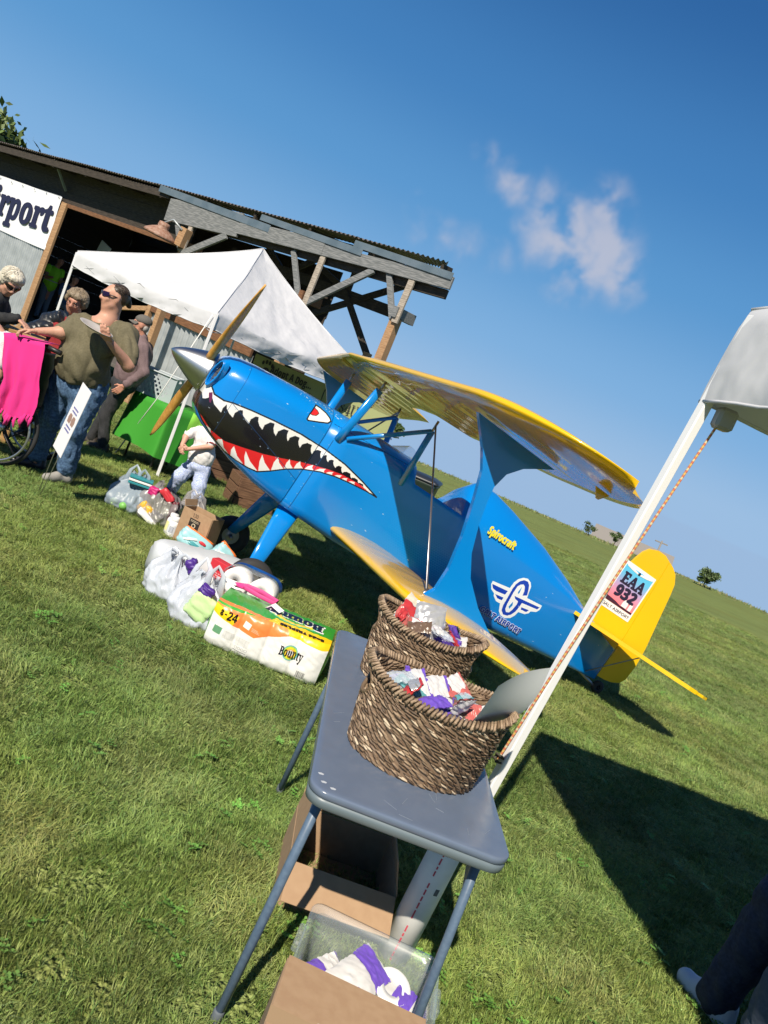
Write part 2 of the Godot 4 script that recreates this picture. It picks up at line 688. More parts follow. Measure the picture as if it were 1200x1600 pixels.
func build_grass() -> void:
	var m := mat("grass_blade", Color.WHITE, 0.55, 0.0, 0.35)
	m.vertex_color_use_as_albedo = true
	m.cull_mode = BaseMaterial3D.CULL_DISABLED
	var tufts := []
	for t in 4:
		var b := MB.new()
		b.smooth(true)
		for k in 12:
			var a := rng.randf() * TAU
			var o := Vector3(rng.randf_range(-0.022, 0.022), -0.004, rng.randf_range(-0.022, 0.022))
			var hgt := rng.randf_range(0.020, 0.050)
			var lean := Vector3(cos(a), 0, sin(a)) * rng.randf_range(0.012, 0.055)
			var side := Vector3(-sin(a), 0, cos(a)) * rng.randf_range(0.0008, 0.0016)
			var c := rng.randf_range(0.65, 1.3)
			var pick := rng.randf()
			b.col = Color(1.75 * c, 1.2 * c, 1.5 * c) if pick < 0.17 else (Color(0.62 * c, 0.88 * c, 0.75 * c) if pick < 0.45 else (Color(0.95 * c, 1.05 * c, 1.5 * c) if pick < 0.62 else Color(c, c, c)))
			var m1 := o + Vector3(0, hgt * 0.62, 0) + lean * 0.35
			var m2 := o + Vector3(0, hgt * (0.95 if rng.randf() < 0.6 else 0.7), 0) + lean
			b.tri(o - side, o + side, m1 + side * 0.9)
			b.tri(o - side, m1 + side * 0.9, m1 - side * 0.9)
			b.tri(m1 - side * 0.9, m1 + side * 0.9, m2)
		tufts.append(b.mesh())
	# clover and broad-leaved weeds
	var cl := MB.new()
	for k in 5:
		var c := Vector3(rng.randf_range(-0.03, 0.03), rng.randf_range(0.022, 0.04), rng.randf_range(-0.03, 0.03))
		for j in 3:
			var a := TAU * j / 3.0 + k
			var d := Vector3(cos(a), 0.25, sin(a)) * 0.012
			var s := Vector3(-sin(a), 0.0, cos(a)) * 0.0065
			cl.col = Color(0.62, 1.1, 0.75)
			cl.quad_o(c, c + d * 0.6 + s, c + d, c + d * 0.6 - s, Vector3.UP)
	tufts.append(cl.mesh())
	var lists := [[], [], [], [], []]
	var tries := 225000
	for i in tries:
		# spread so that the picture of the lawn is about evenly dense
		var az := rng.randf_range(-0.80, 0.80)
		var u := rng.randf()
		var d := pow(lerpf(sqrt(0.9), sqrt(30.0), u), 2.0)
		if d < 2.6 and rng.randf() > 0.25 + 0.75 * d / 2.6:
			continue
		var x := sin(az) * d
		var z := -cos(az) * d
		var n := patch.get_noise_2d(x * 6.0, z * 6.0)
		var n2 := patch.get_noise_2d(x * 22.0 + 70.0, z * 22.0)
		var thin := n * 0.5 + n2 * 0.9
		if thin < -0.42 and rng.randf() < 0.7:
			continue
		var kind := rng.randi() % 4
		if n2 > 0.24 and rng.randf() < 0.045 and d < 9.0:
			kind = 4
		var s := rng.randf_range(0.6, 0.98) * (1.0 + 0.030 * d)
		var hs := s * (0.95 + 0.4 * n2) / (1.0 + 0.010 * d)
		var lay := patch.get_noise_2d(x * 9.0 + 200.0, z * 9.0) * TAU * 1.5
		var bs := Basis(Vector3.UP, rng.randf() * TAU).scaled(Vector3(s, maxf(hs, 0.35), s))
		bs = Basis(Vector3(cos(lay), 0, sin(lay)), rng.randf_range(0.05, 0.62)) * bs
		var t := Transform3D(bs, Vector3(x, ground_y(x, z), z))
		var dry := clampf(patch.get_noise_2d(x * 11.0 + 31.0, z * 11.0 + 9.0) * 1.4 + 0.18 + rng.randf_range(-0.35, 0.35), 0.0, 1.0)
		var c := Color(0.176, 0.262, 0.066).lerp(Color(0.315, 0.290, 0.130), dry * 0.42)
		var f := field_tint(x, z)
		var k := rng.randf_range(0.72, 1.25)
		c = Color(c.r * f.r * k, c.g * f.g * k, c.b * f.b * k)
		lists[kind].append([t, c])
	for k in lists.size():
		var mm := MultiMesh.new()
		mm.transform_format = MultiMesh.TRANSFORM_3D
		mm.use_colors = true
		mm.mesh = tufts[k]
		mm.instance_count = lists[k].size()
		for i in lists[k].size():
			mm.set_instance_transform(i, lists[k][i][0])
			mm.set_instance_color(i, lists[k][i][1])
		var o := MultiMeshInstance3D.new()
		o.name = numbered("clover" if k == 4 else "grass")
		o.multimesh = mm
		o.material_override = m
		add_child(o)
		tag(o, "low clover leaves scattered through the near lawn" if k == 4 else "short mown grass covering the whole field", "clover" if k == 4 else "grass", "", "stuff")

# ---------------------------------------------------------------- the biplane: x aft, y up, z port; origin of the measurements at the middle of the upper wing's leading edge
const HUB := Vector3(0.134, -1.802, 0.0)     # where the wheels stand, in those measurements
const MOUTH_U := [-0.76, -0.70, -0.72, -0.69, -0.67, -0.735, -0.599, -0.735, -0.541, -0.715, -0.409, -0.689, -0.257, -0.666, -0.054, -0.643, 0.14, -0.640, 0.327, -0.652, 0.503, -0.686, 0.658, -0.726]
const MOUTH_L := [0.562, -0.730, 0.435, -0.743, 0.314, -0.761, 0.203, -0.79, 0.078, -0.843, -0.012, -0.899, -0.094, -0.966, -0.167, -1.017, -0.24, -1.028, -0.314, -1.028, -0.424, -1.018, -0.541, -0.975, -0.646, -0.922, -0.717, -0.87, -0.76, -0.85]
const VAL_U := [-0.572, -0.745, -0.465, -0.722, -0.356, -0.702, -0.244, -0.681, -0.14, -0.669, -0.05, -0.668, 0.05, -0.664, 0.13, -0.665, 0.181, -0.668, 0.242, -0.672, 0.317, -0.680, 0.399, -0.686, 0.469, -0.694, 0.521, -0.702]
const TIP_U := [-0.574, -0.812, -0.495, -0.798, -0.387, -0.776, -0.291, -0.760, -0.193, -0.746, -0.104, -0.733, -0.009, -0.726, 0.085, -0.718, 0.16, -0.710, 0.213, -0.703, 0.282, -0.710, 0.347, -0.713, 0.422, -0.710, 0.486, -0.712]
const RED_TOP := [-0.75, -0.855, -0.697, -0.883, -0.568, -0.945, -0.458, -0.958, -0.331, -0.928, -0.201, -0.894, -0.074, -0.85, 0.052, -0.802, 0.131, -0.777, 0.253, -0.742, 0.353, -0.722, 0.5, -0.713]
const TIP_L := [-0.572, -0.940, -0.476, -0.956, -0.388, -0.952, -0.306, -0.938, -0.2, -0.900, -0.101, -0.855, -0.026, -0.826, 0.043, -0.8, 0.135, -0.775, 0.228, -0.75, 0.287, -0.74, 0.353, -0.728, 0.398, -0.724, 0.461, -0.718]
const VAL_L := [-0.62, -0.938, -0.498, -0.995, -0.369, -1.026, -0.254, -1.030, -0.16, -1.014, -0.091, -0.966, -0.023, -0.907, 0.032, -0.872, 0.095, -0.836, 0.161, -0.806, 0.237, -0.781, 0.297, -0.766, 0.357, -0.756, 0.411, -0.746, 0.48, -0.738]
const EYE_P := [-0.055, -0.421, -0.015, -0.421, 0.03, -0.428, 0.066, -0.443, 0.08, -0.458, 0.065, -0.48, 0.004, -0.509, -0.064, -0.539, -0.077, -0.536, -0.076, -0.497, -0.066, -0.452]
const IRIS_P := [-0.078, -0.494, -0.064, -0.443, -0.037, -0.446, -0.018, -0.458, -0.031, -0.482, -0.059, -0.494]
const G_OUT := [1.869, -0.784, 2.045, -0.76, 2.049, -0.703, 2.067, -0.664, 2.102, -0.633, 2.145, -0.62, 2.188, -0.634, 2.215, -0.66, 2.23, -0.711, 2.245, -0.753, 2.422, -0.741, 2.425, -0.782, 2.406, -0.81, 2.353, -0.83, 2.348, -0.85, 2.317, -0.874, 2.274, -0.882, 2.249, -0.887, 2.24, -0.926, 2.217, -0.96, 2.169, -0.986, 2.119, -0.983, 2.083, -0.961, 2.049, -0.904, 2.003, -0.905, 1.957, -0.88, 1.946, -0.861, 1.901, -0.845, 1.873, -0.811]
const G_BLUE := [2.23, -0.736, 2.209, -0.689, 2.189, -0.658, 2.161, -0.64, 2.121, -0.646, 2.092, -0.671, 2.074, -0.71, 2.072, -0.757, 2.08, -0.837, 2.085, -0.901, 2.1, -0.943, 2.135, -0.966, 2.177, -0.958, 2.205, -0.932, 2.224, -0.892, 2.228, -0.848, 2.228, -0.809, 2.399, -0.788, 2.411, -0.764, 2.128, -0.793, 2.151, -0.81, 2.188, -0.815, 2.194, -0.841, 2.187, -0.895, 2.174, -0.928, 2.147, -0.938, 2.125, -0.921, 2.111, -0.878, 2.099, -0.767, 2.099, -0.717, 2.117, -0.69, 2.14, -0.677, 2.162, -0.686, 2.184, -0.72, 2.193, -0.757]
const G_W1 := [1.881, -0.806, 2.046, -0.789, 2.042, -0.824, 1.951, -0.837, 1.909, -0.832]
const G_W2 := [1.96, -0.861, 2.047, -0.851, 2.047, -0.876, 1.999, -0.881]
const G_W3 := [2.248, -0.841, 2.332, -0.829, 2.317, -0.854, 2.256, -0.858]
const G_H1 := [2.14, -0.702, 2.153, -0.75, 2.146, -0.766, 2.135, -0.752]
const G_H2 := [2.147, -0.837, 2.164, -0.866, 2.155, -0.904, 2.138, -0.888]

const TEX_W := 2048
const TEX_H := 536
func paint_px(a: Array) -> PackedVector2Array:
	var r := PackedVector2Array()
	for i in range(0, a.size(), 2):
		r.append(Vector2((a[i] + 0.85) / 4.4 * TEX_W, (-0.15 - a[i + 1]) / 1.15 * TEX_H))
	return r

func fuselage_uv(p: Vector3) -> Vector2:
	return Vector2((p.x + 0.85) / 4.4, (-0.15 - p.y) / 1.15)

func fuselage_print(port: bool) -> ImageTexture:
	var img := Image.create(TEX_W, TEX_H, false, Image.FORMAT_RGBA8)
	var blue := lin(0.001, 0.200, 0.610)
	img.fill(blue)
	# airbrushed fish scales behind the lower wing root
	for r in 26:
		for c in 54:
			var x := 0.86 + c * 0.021 + (0.0105 if r % 2 else 0.0)
			var z := -0.70 - r * 0.017
			var e := Vector2((x - 1.35) / 0.60, (z + 0.90 + (x - 1.35) * 0.12) / 0.25).length()
			if e > 1.0:
				continue
			var k := (1.0 - e) * 0.55
			var cc := blue.lerp(lin(0.12, 0.42, 0.80), k)
			var pts := []
			for i in 5:
				var a := PI * i / 4.0
				pts.append_array([x + cos(a) * 0.0095, z - sin(a) * 0.010])
			stroke(img, paint_px(pts), 1.6, cc)
	var white := lin(0.72, 0.72, 0.70)
	var black := lin(0.006, 0.004, 0.005)
	var red := lin(0.60, 0.018, 0.022)
	var line := lin(0.01, 0.01, 0.012)
	fill(img, paint_px(MOUTH_U + MOUTH_L), white)
	# the dark of the mouth, hooked between the upper teeth
	var dark := [-0.80, -0.78, -0.735, -0.77, -0.715, -0.80, -0.70, -0.79, -0.675, -0.755, -0.64, -0.79]
	for i in range(0, TIP_U.size(), 2):
		var tx: float = TIP_U[i]; var ty: float = TIP_U[i + 1]; var vx: float = VAL_U[i]; var vy: float = VAL_U[i + 1]
		var s: float = absf(ty - vy)
		dark.append_array([tx, ty, lerpf(tx, vx, 0.08) - s * 0.10, lerpf(ty, vy, 0.45), lerpf(tx, vx, 0.4), lerpf(ty, vy, 0.9), vx, vy])
		if i + 2 < TIP_U.size():
			var nx: float = TIP_U[i + 2]; var ny: float = TIP_U[i + 3]
			dark.append_array([lerpf(vx, nx, 0.18), lerpf(vy, ny, 0.45), lerpf(vx, nx, 0.55), lerpf(vy, ny, 0.8)])
	dark.append_array([0.53, -0.715, 0.655, -0.726])
	for i in range(RED_TOP.size() - 2, -1, -2):
		dark.append_array([RED_TOP[i], RED_TOP[i + 1]])
	dark.append_array([-0.80, -0.85])
	fill(img, paint_px(dark), black)
	var gum := RED_TOP.duplicate()
	gum.append_array([0.60, -0.727])
	gum.append_array(MOUTH_L)
	fill(img, paint_px(gum), red)
	for i in range(0, TIP_L.size(), 2):
		var a := Vector2(VAL_L[i], VAL_L[i + 1])
		var t := Vector2(TIP_L[i], TIP_L[i + 1])
		var c := Vector2(VAL_L[i + 2], VAL_L[i + 3])
		var m1 := a.lerp(t, 0.55) + Vector2(-0.012, 0.004) * minf(1.0, (c - a).length() * 9.0)
		var m2 := c.lerp(t, 0.5) + Vector2(-0.014, -0.006) * minf(1.0, (c - a).length() * 9.0)
		fill(img, paint_px([a.x, a.y - 0.02, a.x, a.y, m1.x, m1.y, t.x, t.y, m2.x, m2.y, c.x, c.y, c.x, c.y - 0.02]), white)
	# cover what ran over the lower lip, then the black outline
	var lip := MOUTH_L.slice(0, MOUTH_L.size())
	var under := lip.duplicate()
	under.append_array([-0.80, -0.85, -0.80, -1.3, 0.70, -1.3, 0.70, -0.73])
	fill(img, paint_px(under), blue)
	stroke(img, paint_px(MOUTH_U), 4.5, line)
	stroke(img, paint_px([0.658, -0.726] + MOUTH_L), 4.0, line)
	fill(img, paint_px([-0.702, -0.745, -0.686, -0.73, -0.669, -0.76, -0.66, -0.795, -0.671, -0.795, -0.691, -0.767]), lin(0.12, 0.01, 0.05))
	fill(img, paint_px(EYE_P), white)
	fill(img, paint_px(IRIS_P), red)
	stroke(img, paint_px(EYE_P + [EYE_P[0], EYE_P[1]]), 4.0, line)
	stroke(img, paint_px([-0.076, -0.496] + IRIS_P.slice(2) + [-0.076, -0.494]), 2.0, line)
	# the airport's winged letter
	if port:
		fill(img, paint_px(G_OUT), lin(0.8, 0.82, 0.84))
		for q in [G_BLUE, G_W1, G_W2, G_W3]:
			fill(img, paint_px(q), lin(0.006, 0.045, 0.42))
		for q in [G_H1, G_H2]:
			fill(img, paint_px(q), blue)
	# panel joints of the cowling with their screws
	var joint := lin(0.004, 0.035, 0.12)
	for q in [[-0.548, -0.43, -0.548, -1.0], [-0.548, -0.72, 0.09, -0.925], [0.088, -0.37, 0.088, -1.13], [0.11, -0.46, 0.84, -0.40], [0.16, -0.56, 0.16, -1.12]]:
		stroke(img, paint_px(q), 1.5, joint)
		var a := Vector2(q[0], q[1])
		var e := Vector2(q[2], q[3])
		var cnt := int(a.distance_to(e) / 0.075)
		var off2 := (e - a).normalized().orthogonal() * 0.010
		for i in cnt:
			var p := a.lerp(e, (i + 0.5) / cnt) + off2
			fill(img, paint_px([p.x - 0.003, p.y - 0.003, p.x + 0.003, p.y - 0.003, p.x + 0.003, p.y + 0.003, p.x - 0.003, p.y + 0.003]), lin(0.16, 0.28, 0.42))
	# chips and specks in the paint
	for i in 70:
		var x := rng.randf_range(-0.7, 3.3)
		var z := rng.randf_range(-1.1, -0.36)
		if rng.randf() < 0.5:
			z = -0.40 + rng.randf_range(-0.02, 0.02)
			x = rng.randf_range(-0.6, 0.2)
		stroke(img, paint_px([x, z, x + rng.randf_range(0.002, 0.012), z + rng.randf_range(-0.002, 0.002)]), rng.randf_range(1.0, 2.2), lin(0.5, 0.58, 0.66))
	return ImageTexture.create_from_image(img)

# one cross-section of the body: half width, bottom, shoulder, top; from the keel round port to the top and back round starboard
func hull_ring(x: float, hw: float, zb: float, zs: float, zt: float, sharp := 2.0, open := 0.0) -> PackedVector3Array:
	var half := []
	var r := minf(0.07, hw * 0.45)
	half.append(Vector2(0, zb))
	half.append(Vector2(hw * 0.5, zb))
	for i in 4:
		var a := PI / 2 * i / 3.0
		half.append(Vector2(hw * 0.985 - r + sin(a) * r, zb + r - cos(a) * r))
	half.append(Vector2(hw, lerpf(zb, zs, 0.5)))
	half.append(Vector2(hw, zs))
	if open > 0.0:
		for q in [[0.99, 0.02], [0.95, 0.035], [0.90, 0.03], [0.87, 0.0], [0.86, -0.12], [0.85, -0.25], [0.80, -open], [0.4, -open]]:
			half.append(Vector2(hw * q[0], zs + q[1]))
	else:
		for i in range(1, 9):
			var a := PI / 2 * i / 9.0
			half.append(Vector2(hw * pow(cos(a), 2.0 / sharp), zs + (zt - zs) * pow(sin(a), 2.0 / sharp)))
	half.append(Vector2(0, zs - open if open > 0.0 else zt))
	var ring := PackedVector3Array()
	for q in half:
		ring.append(Vector3(x, q.y, q.x))
	for i in range(half.size() - 2, 0, -1):
		ring.append(Vector3(x, half[i].y, -half[i].x))
	return ring

func airfoil(t: float) -> PackedVector2Array:   # x 0..1, closed, from the trailing edge over the top to the nose and back beneath
	var r := PackedVector2Array()
	var xs := [1.0, 0.93, 0.82, 0.68, 0.53, 0.38, 0.25, 0.15, 0.08, 0.035, 0.01, 0.0]
	for x in xs:
		var yt: float = 5.0 * t * (0.2969 * sqrt(x) - 0.126 * x - 0.3516 * x * x + 0.2843 * x * x * x - 0.1015 * x * x * x * x)
		r.append(Vector2(x, yt * 0.98 + 0.03 * sin(PI * minf(1.0, x)) * 0.9))
	for i in range(xs.size() - 2, -1, -1):
		var x: float = xs[i]
		var yt: float = 5.0 * t * (0.2969 * sqrt(x) - 0.126 * x - 0.3516 * x * x + 0.2843 * x * x * x - 0.1015 * x * x * x * x)
		r.append(Vector2(x, -yt * 0.98 + 0.03 * sin(PI * minf(1.0, x)) * 0.9))
	return r

# le(y) and te(y) give the outline; y runs across the span
func wing_mesh(y0: float, y1: float, step: float, le: Callable, te: Callable, lift: Callable, thick: float, rib: float, rise := 0.0) -> MB:
	var b := MB.new()
	b.smooth(true)
	var rings := []
	var prof := airfoil(thick)
	var ys := []
	var yy0 := y0
	while yy0 < y1 - 0.0005:
		ys.append(yy0)
		# closer ribs of mesh where the tip rounds off
		yy0 += clampf(minf(absf(yy0 - y0) if absf(y0) > 1.0 else 9.0, absf(y1 - yy0) if absf(y1) > 1.0 else 9.0) * 0.35, 0.0025, step)
	ys.append(y1)
	for y: float in ys:
		var x0: float = le.call(y)
		var c: float = maxf(0.004, te.call(y) - x0)
		var sag := pow(sin(PI * y / rib), 2.0) * 0.0035
		var ring := PackedVector3Array()
		for q in prof:
			var s := sag * smoothstep(0.10, 0.2, q.x) * smoothstep(1.0, 0.85, q.x)
			var zz := q.y * c * minf(1.0, 0.35 + c * 0.75)
			ring.append(Vector3(x0 + q.x * c, zz - s * signf(q.y) + lift.call(y) + rise * (0.03 * (1.0 - q.x) - 0.03 * q.x * smoothstep(0.6, 1.6, absf(y))), y))
		rings.append(ring)
	b.loft(rings, true, true, true)
	return b

func blend_tip(y: float, tip: float, round_: float) -> float:
	var t := clampf((absf(y) - (tip - round_)) / round_, 0.0, 1.0)
	return 1.0 - sqrt(maxf(0.0, 1.0 - t * t))

func build_biplane() -> void:
	var pl := thing("biplane", "blue and yellow shark-mouthed aerobatic biplane parked on the grass", "airplane")
	var bas := Basis(Vector3(0.9170, -0.2075, -0.3408), Vector3(0.1850, 0.9779, -0.0970), Vector3(0.3540, 0.0260, 0.9350)).orthonormalized()
	pl.basis = bas
	pl.position = Vector3(-0.678, 1.796, -5.662) + bas * HUB
	var off := -HUB
	var blue := mat("blue_paint", lin(0.001, 0.200, 0.610), 0.22)
	blue.clearcoat_enabled = true
	blue.clearcoat = 0.6
	blue.clearcoat_roughness = 0.08
	var skin := mat("blue_printed_paint", Color.WHITE, 0.25)
	skin.albedo_texture = fuselage_print(true)
	skin.clearcoat_enabled = true
	skin.clearcoat = 0.6
	skin.clearcoat_roughness = 0.08
	skin.texture_repeat = false
	var yellow := mat("yellow_paint", lin(0.80, 0.48, 0.004), 0.24)
	yellow.clearcoat_enabled = true
	yellow.clearcoat = 0.55
	yellow.clearcoat_roughness = 0.06
	# doped wing fabric lets some sun through
	var fabric := mat("yellow_doped_fabric", lin(0.80, 0.48, 0.004), 0.24)
	fabric.clearcoat_enabled = true
	fabric.clearcoat = 0.8
	fabric.clearcoat_roughness = 0.06
	fabric.backlight_enabled = true
	fabric.backlight = Color(0.26, 0.235, 0.04)
	var alu := mat("polished_aluminium", lin(0.50, 0.51, 0.52), 0.32, 1.0)
	var wood := nmat("propeller_wood", lin(0.50, 0.235, 0.045), lin(0.68, 0.38, 0.095), 0.28, Vector3(3, 3, 3), 31, 0.03)
	var rubber := mat("tyre_rubber", lin(0.02, 0.02, 0.021), 0.75)
	var steel := mat("wire_steel", lin(0.30, 0.29, 0.31), 0.35, 0.9)
	var dark := mat("dark_inside", lin(0.012, 0.012, 0.014), 0.7)
	var body := MB.new()
	body.smooth(true)
	body.uvf = fuselage_uv
	# engine cowling
	var rings := []
	for s in [[-0.742, 0.12, -0.775, -0.64, -0.555], [-0.738, 0.20, -0.83, -0.63, -0.515], [-0.722, 0.255, -0.875, -0.62, -0.490], [-0.69, 0.295, -0.915, -0.61, -0.465], [-0.63, 0.325, -0.950, -0.60, -0.440], [-0.52, 0.348, -0.995, -0.60, -0.419], [-0.36, 0.36, -1.050, -0.59, -0.402], [-0.15, 0.362, -1.100, -0.58, -0.381], [0.09, 0.358, -1.135, -0.56, -0.364]]:
		rings.append(hull_ring(s[0], s[1], s[2], s[3], s[4], 2.35))
	body.loft(rings, true, true, false)
	put(body, "engine_cowling", skin, pl).position = off
	body = MB.new()
	body.smooth(true)
	body.uvf = fuselage_uv
	rings = []
	for s in [[0.094, 0.355, -1.135, -0.56, -0.366, 2.3, 0], [0.30, 0.345, -1.150, -0.55, -0.355, 2.3, 0], [0.55, 0.338, -1.165, -0.535, -0.348, 2.3, 0], [0.80, 0.332, -1.170, -0.53, -0.343, 2.2, 0], [0.835, 0.332, -1.170, -0.53, -0.345, 2.2, 0], [0.86, 0.331, -1.171, -0.53, -0.53, 2.0, 0.40], [0.95, 0.33, -1.171, -0.53, -0.53, 2.0, 0.42], [1.28, 0.322, -1.168, -0.53, -0.53, 2.0, 0.42], [1.325, 0.321, -1.167, -0.53, -0.50, 2.0, 0.38], [1.335, 0.32, -1.167, -0.53, -0.42, 1.7, 0], [1.37, 0.318, -1.166, -0.53, -0.285, 1.55, 0], [1.42, 0.315, -1.165, -0.53, -0.215, 1.45, 0], [1.50, 0.308, -1.163, -0.53, -0.193, 1.4, 0], [1.62, 0.298, -1.16, -0.53, -0.195, 1.4, 0], [1.82, 0.278, -1.15, -0.535, -0.230, 1.4, 0], [2.26, 0.228, -1.128, -0.55, -0.331, 1.4, 0], [2.62, 0.172, -1.105, -0.575, -0.447, 1.45, 0], [2.93, 0.115, -1.08, -0.62, -0.575, 1.6, 0], [3.20, 0.065, -1.06, -0.68, -0.655, 1.8, 0], [3.42, 0.028, -1.045, -0.74, -0.72, 1.8, 0]]:
		rings.append(hull_ring(s[0], s[1], s[2], s[3], s[4], s[5], s[6]))
	body.loft(rings, true, true, true)
	var fus := put(body, "fuselage", skin, pl)
	fus.position = off
	# air inlets: a dark hole with a rolled lip on each cheek, and the shaft ring
	for s: float in [-1.0, 1.0]:
		var b := MB.new()
		b.smooth(true)
		var ctr := Vector3(-0.706, -0.615, s * 0.262)
		var out := Vector3(-0.80, 0.10, s * 0.58).normalized()
		var long_ := Vector3(0.06, 0.92, s * 0.30).normalized()
		var f := frame(ctr + out * 0.006, long_, out)
		var lip := []
		for i in 21:
			var a := TAU * i / 20.0
			lip.append(f * Vector3(cos(a) * 0.098, 0.032, sin(a) * 0.038))
		b.tube(lip, 0.006, 8, false)
		put(b, "air_inlet_lip", blue, pl).position = off
		# a short oval duct stands out of the cheek; its inside is open down to the engine
		b = MB.new()
		b.smooth(true)
		var duct := []
		for q in [[1.22, -0.035], [1.08, -0.004], [1.0, 0.004], [0.95, -0.004], [0.90, -0.034]]:
			var ring := PackedVector3Array()
			for i in 24:
				var a := TAU * i / 24.0
				ring.append(f * Vector3(cos(a) * 0.098 * q[0], q[1] + 0.030, sin(a) * 0.038 * (q[0] if q[0] >= 1.0 else q[0] * 0.92)))
			duct.append(ring)
		b.loft(duct, true, false, false)
		put(b, "air_inlet_duct", blue, pl).position = off
		b = MB.new()
		var hole := PackedVector2Array()
		for i in 20:
			var a := TAU * i / 20.0
			hole.append(Vector2(cos(a) * 0.089, sin(a) * 0.033))
		b.prism(hole, f * Transform3D(Basis(Vector3.RIGHT, PI / 2), Vector3(0, 0.000, 0)), 0.012)
		put(b, "engine_cylinder", mat("engine_grey", lin(0.11, 0.11, 0.115), 0.5, 0.3), pl).position = off
		b = MB.new()
		b.smooth(true)
		for i in 3:
			b.tube([f * Vector3(-0.05 + i * 0.05, 0.006, -0.02), f * Vector3(-0.03 + i * 0.05, 0.006, 0.012)], 0.004, 6)
		put(b, "cooling_fins", alu, pl).position = off
		pl.get_child(pl.get_child_count() - 1).set_meta("kind", "stuff")
	# seams of the cowling: thin bent strips standing a little proud
	# spinner and propeller
	var th := Vector3(0, -0.640, 0)
	var b := MB.new()
	b.smooth(true)
	var nose := []
	for i in 15:
		var t := i / 14.0
		nose.append([maxf(0.003, 0.152 * pow(t, 0.68)), -1.035 + 0.285 * t])
	nose.append([0.150, -0.748])
	var along := Transform3D(Basis(Vector3.UP, Vector3.RIGHT, Vector3.BACK), Vector3(0, th.y, 0))
	b.lathe(nose, 40, along)
	put(b, "spinner", alu, pl).position = off
	for k in 8:
		var a := TAU * k / 8.0
		b = MB.new()
		b.smooth(true)
		b.ellipsoid(Vector3(-0.775, th.y + cos(a) * 0.149, sin(a) * 0.149), Vector3(0.004, 0.004, 0.004), Basis(), 6, 4)
		put(b, "spinner_screw", steel, pl).position = off
	for s: float in [1.0, -1.0]:
		var blade := MB.new()
		blade.smooth(true)
		var dirn := Vector3(0, sin(deg_to_rad(47.0)), cos(deg_to_rad(47.0))) * s
		var across := Vector3(0, -dirn.z, dirn.y)
		var rr := []
		for i in 14:
			var t := i / 13.0
			var ra := 0.10 + 0.78 * t
			var w := 0.036 * (0.75 + 0.9 * t - 1.15 * t * t * t * t) * (1.0 if t < 0.9 else sqrt(maxf(0.02, 1.0 - pow((t - 0.9) / 0.1, 2.0))))
			var thk := 0.032 * (1.0 - t * 0.8)
			var tw := -deg_to_rad(62.0 - 44.0 * t)
			var cu := across * cos(tw) + Vector3(1, 0, 0) * sin(tw)
			var cn := Vector3(1, 0, 0) * cos(tw) - across * sin(tw)
			var ring := PackedVector3Array()
			for j in 12:
				var a := TAU * j / 12.0
				ring.append(Vector3(-0.80, th.y, 0) + dirn * ra + cu * cos(a) * w + cn * sin(a) * thk)
			rr.append(ring)
		blade.loft(rr, true, true, true)
		put(blade, "propeller_blade", wood, pl).position = off
	# wings
	var chord := 0.93
	var up_le := func(y: float) -> float: return 0.106 * absf(y) + blend_tip(y, 2.585, 0.75) * chord * 0.60
	var up_te := func(y: float) -> float:
		var cut := 0.24 * smoothstep(0.46, 0.26, absf(y))
		return 0.106 * absf(y) + chord - cut - blend_tip(y, 2.585, 0.75) * chord * 0.395
	var up_lift := func(_y: float) -> float: return 0.0
	put(wing_mesh(-2.585, 2.585, 0.033, up_le, up_te, up_lift, 0.115, 0.27, 1.0), "upper_wing", fabric, pl).position = off
	var lo_le := func(y: float) -> float: return 0.495 + blend_tip(y, 2.385, 0.62) * chord * 0.58
	var lo_te := func(y: float) -> float: return 0.495 + chord - blend_tip(y, 2.385, 0.62) * chord * 0.40
	var lo_lift := func(y: float) -> float: return -1.094 + absf(y) * 0.0297
	put(wing_mesh(0.30, 2.385, 0.033, lo_le, lo_te, lo_lift, 0.115, 0.27), "lower_wing", fabric, pl).position = off
	put(wing_mesh(-2.385, -0.30, 0.033, lo_le, lo_te, lo_lift, 0.115, 0.27), "lower_wing", fabric, pl).position = off
	# interplane struts, cabane struts, wires
	var istrut := v2([0.305, -0.040, 0.437, -0.176, 0.505, -0.271, 0.560, -0.42, 0.622, -0.619, 0.66, -0.799, 0.662, -0.93, 0.625, -0.990, 1.128, -0.998, 1.06, -0.965, 0.94, -0.895, 0.80, -0.78, 0.722, -0.665, 0.665, -0.52, 0.632, -0.40, 0.615, -0.307, 0.635, -0.215, 0.70, -0.14, 0.78, -0.09, 0.862, -0.045])
	for s: float in [1.0, -1.0]:
		b = MB.new()
		b.prism(istrut, Transform3D(Basis(), Vector3(0, 0, 1.84 * s)), 0.034)
		put(b, "interplane_strut", blue, pl).position = off
		b = MB.new()
		b.smooth(true)
		b.tube([Vector3(0.186, -0.545, 0.345 * s), Vector3(0.192, -0.45, 0.362 * s), Vector3(0.220, -0.10, 0.425 * s)], 0.030, 12, true, 0.5, Vector3(0, 0, 1))
		put(b, "cabane_strut", blue, pl).position = off
		b = MB.new()
		b.smooth(true)
		b.tube([Vector3(0.76, -0.56, 0.325 * s), Vector3(0.705, -0.12, 0.42 * s)], 0.024, 12, true, 0.55, Vector3(0, 0, 1))
		put(b, "cabane_strut", blue, pl).position = off
		b = MB.new()
		b.smooth(true)
		b.tube([Vector3(0.235, -0.50, 0.345 * s), Vector3(0.70, -0.125, 0.418 * s)], [0.016, 0.016], 10)
		put(b, "cabane_brace", blue, pl).position = off
